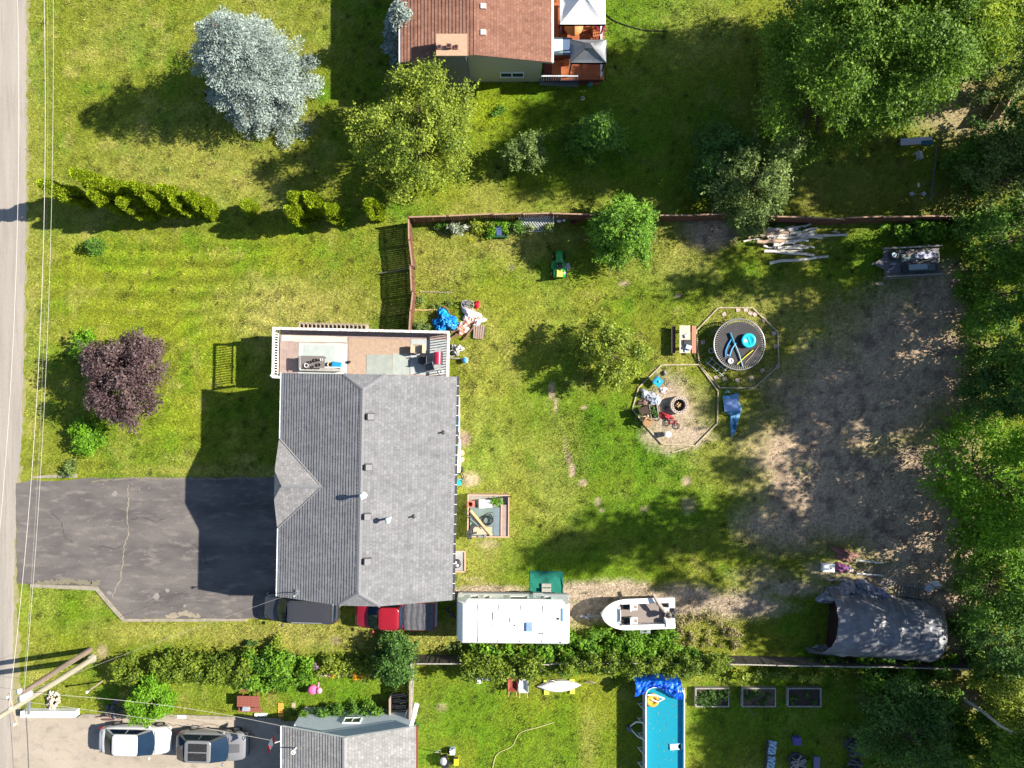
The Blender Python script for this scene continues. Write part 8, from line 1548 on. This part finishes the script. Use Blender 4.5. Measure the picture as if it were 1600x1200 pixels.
mass('shrub', 'leafy plant at the corner between pad and caravan', 'shrub', [(706, 892, 712, 905, .6)], .16, 160, .1, LF_PALE, 74, 4)
# understorey and tall trees along the right edge (their crowns throw the dappled shade over the yard)
UND = [(1528, 300, 4.5, 2.7, LF_PALE, 'pale olive tree by the right end of the back fence'), (1560, 240, 5.5, 2.4, LF_DARK, 'dark tree above the right end of the back fence'), (1500, 268, 3.0, 1.5, LF_MID, 'small green tree right of the pipe and wheels'),
       (1545, 385, 5.0, 2.6, LF_MID, 'green tree right of the loaded trailer'), (1538, 465, 5.0, 2.3, LF_VINE, 'sunlit green tree below the trailer at the right edge'), (1530, 545, 5.5, 2.4, LF_MID, 'green tree at the right edge level with the trampoline'), (1532, 610, 5.0, 2.1, LF_DARK, 'dark green tree at the right edge level with the fire pit'),
       (1505, 735, 7.0, 3.5, LF_LIME, 'brightest lime green tree at the right edge above the shelter'), (1520, 815, 5.5, 2.6, LF_VINE, 'green tree just below the brightest lime tree'), (1525, 905, 5.0, 2.6, LF_MID, 'green tree at the right edge beside the shelter'), (1530, 985, 4.5, 2.3, LF_DARK, 'dark tree at the right edge below the shelter'),
       (1535, 1060, 4.0, 2.3, LF_YEL, 'sunlit yellow green tree below the south fence at the right edge'), (1385, 1120, 5.0, 2.9, LF_DARK, 'dark green tree beside the firewood stack'), (1510, 1150, 4.0, 2.2, LF_MID, 'green tree in the bottom right corner'), (1455, 1165, 3.0, 1.6, LF_VINE, 'low sunlit bush between the two bottom right trees'),
       (1490, 60, 6.0, 2.4, LF_DARK, 'dark tree right of the sunlit tree at the top edge'), (1545, 120, 5.0, 2.3, LF_PALE, 'olive tree above the short slatted fence'), (1440, 1085, 2.2, 1.6, LF_MID, 'low green brush south of the fence near the white trunk'), (1375, 1062, 1.8, 1.4, LF_VINE, 'sunlit low brush south of the fence below the shelter')]
for i, (px, py, h, R, m, lab) in enumerate(UND): tree('understorey_tree', lab, 'tree', px, py, h, R, .5, 'round', int(20 + 10 * R * R / 2.2), .21 * R + .1, 300, .16, m, 'trees along the right edge', 200 + i, lump=.4)
TALL = [(1610, 548, 13, 2.6), (1580, 262, 9, 2.4), (1605, 205, 11, 2.6), (1650, 1075, 14, 3.0), (1622, 150, 16, 3.4), (1655, 235, 15, 3.0), (1555, 345, 15, 2.6), (1640, 410, 12, 3.2), (1590, 480, 10.5, 2.6), (1650, 545, 16, 3.4), (1740, 590, 15, 2.6), (1670, 700, 17, 3.0), (1575, 762, 23, 3.2), (1630, 805, 17, 3.2), (1570, 900, 12, 2.4), (1620, 1000, 13, 3.0), (1600, 1090, 14, 3.0), (1590, 1165, 14, 3.0), (1680, 1120, 16, 3.2), (1485, 1078, 11.5, 2.4), (1537, 1095, 12, 2.2), (1478, 1172, 11, 2.6), (1560, 60, 14, 3.2), (1700, 460, 15, 1.8)]
LF_TALL = leafmat('tall_birch_leaf', (.03, .09, .012), (.17, .29, .03)); proto = []
for s, (h, R) in enumerate(((16, 3.1), (13, 2.6), (18, 2.9))):
    rng = np.random.default_rng(500 + s); cl = clumps(rng, 54, R, h * (.62 if s == 1 else .5), h, 'vase' if s < 2 else 'cone', .5); proto.append((h, foliage(rng, cl, .72, 118, 'crown', LF_TALL, .26, .7), limbs(rng, cl, h * .97, .17, (rng.normal() * .4, rng.normal() * .4), 2, .15, .78)))
pm = []
for h, me, b in proto: o = b.build('trunk', BIRCH); pm.append((h, me, o.data)); bpy.data.objects.remove(o)
side = ['far beyond the right edge'] 
for i, (px, py, h, R) in enumerate(TALL):
    k = 1 if h < 14.5 else (2 if h > 17 else 0); h0, me, tm = pm[k]
    lab = {19: 'tall birch whose bare white trunk leans from the south fence to the bottom right corner', 20: 'birch with thin white trunk right of the long leaning trunk', 21: 'birch with white trunk cut by the bottom edge', 99: ''}.get(i, f'tall birch past the right edge, {ORDN[sorted(range(len(TALL)), key=lambda k: TALL[k][1]).index(i)]} from the top')
    t = thing('birch_tree', lab, 'tree', px, py, 0, i * 1.3, 'tall birches along the right side'); t.scale = (h / h0 * .95, h / h0 * .95, h / h0); link('crown', me, t); link('trunk', tm, t)
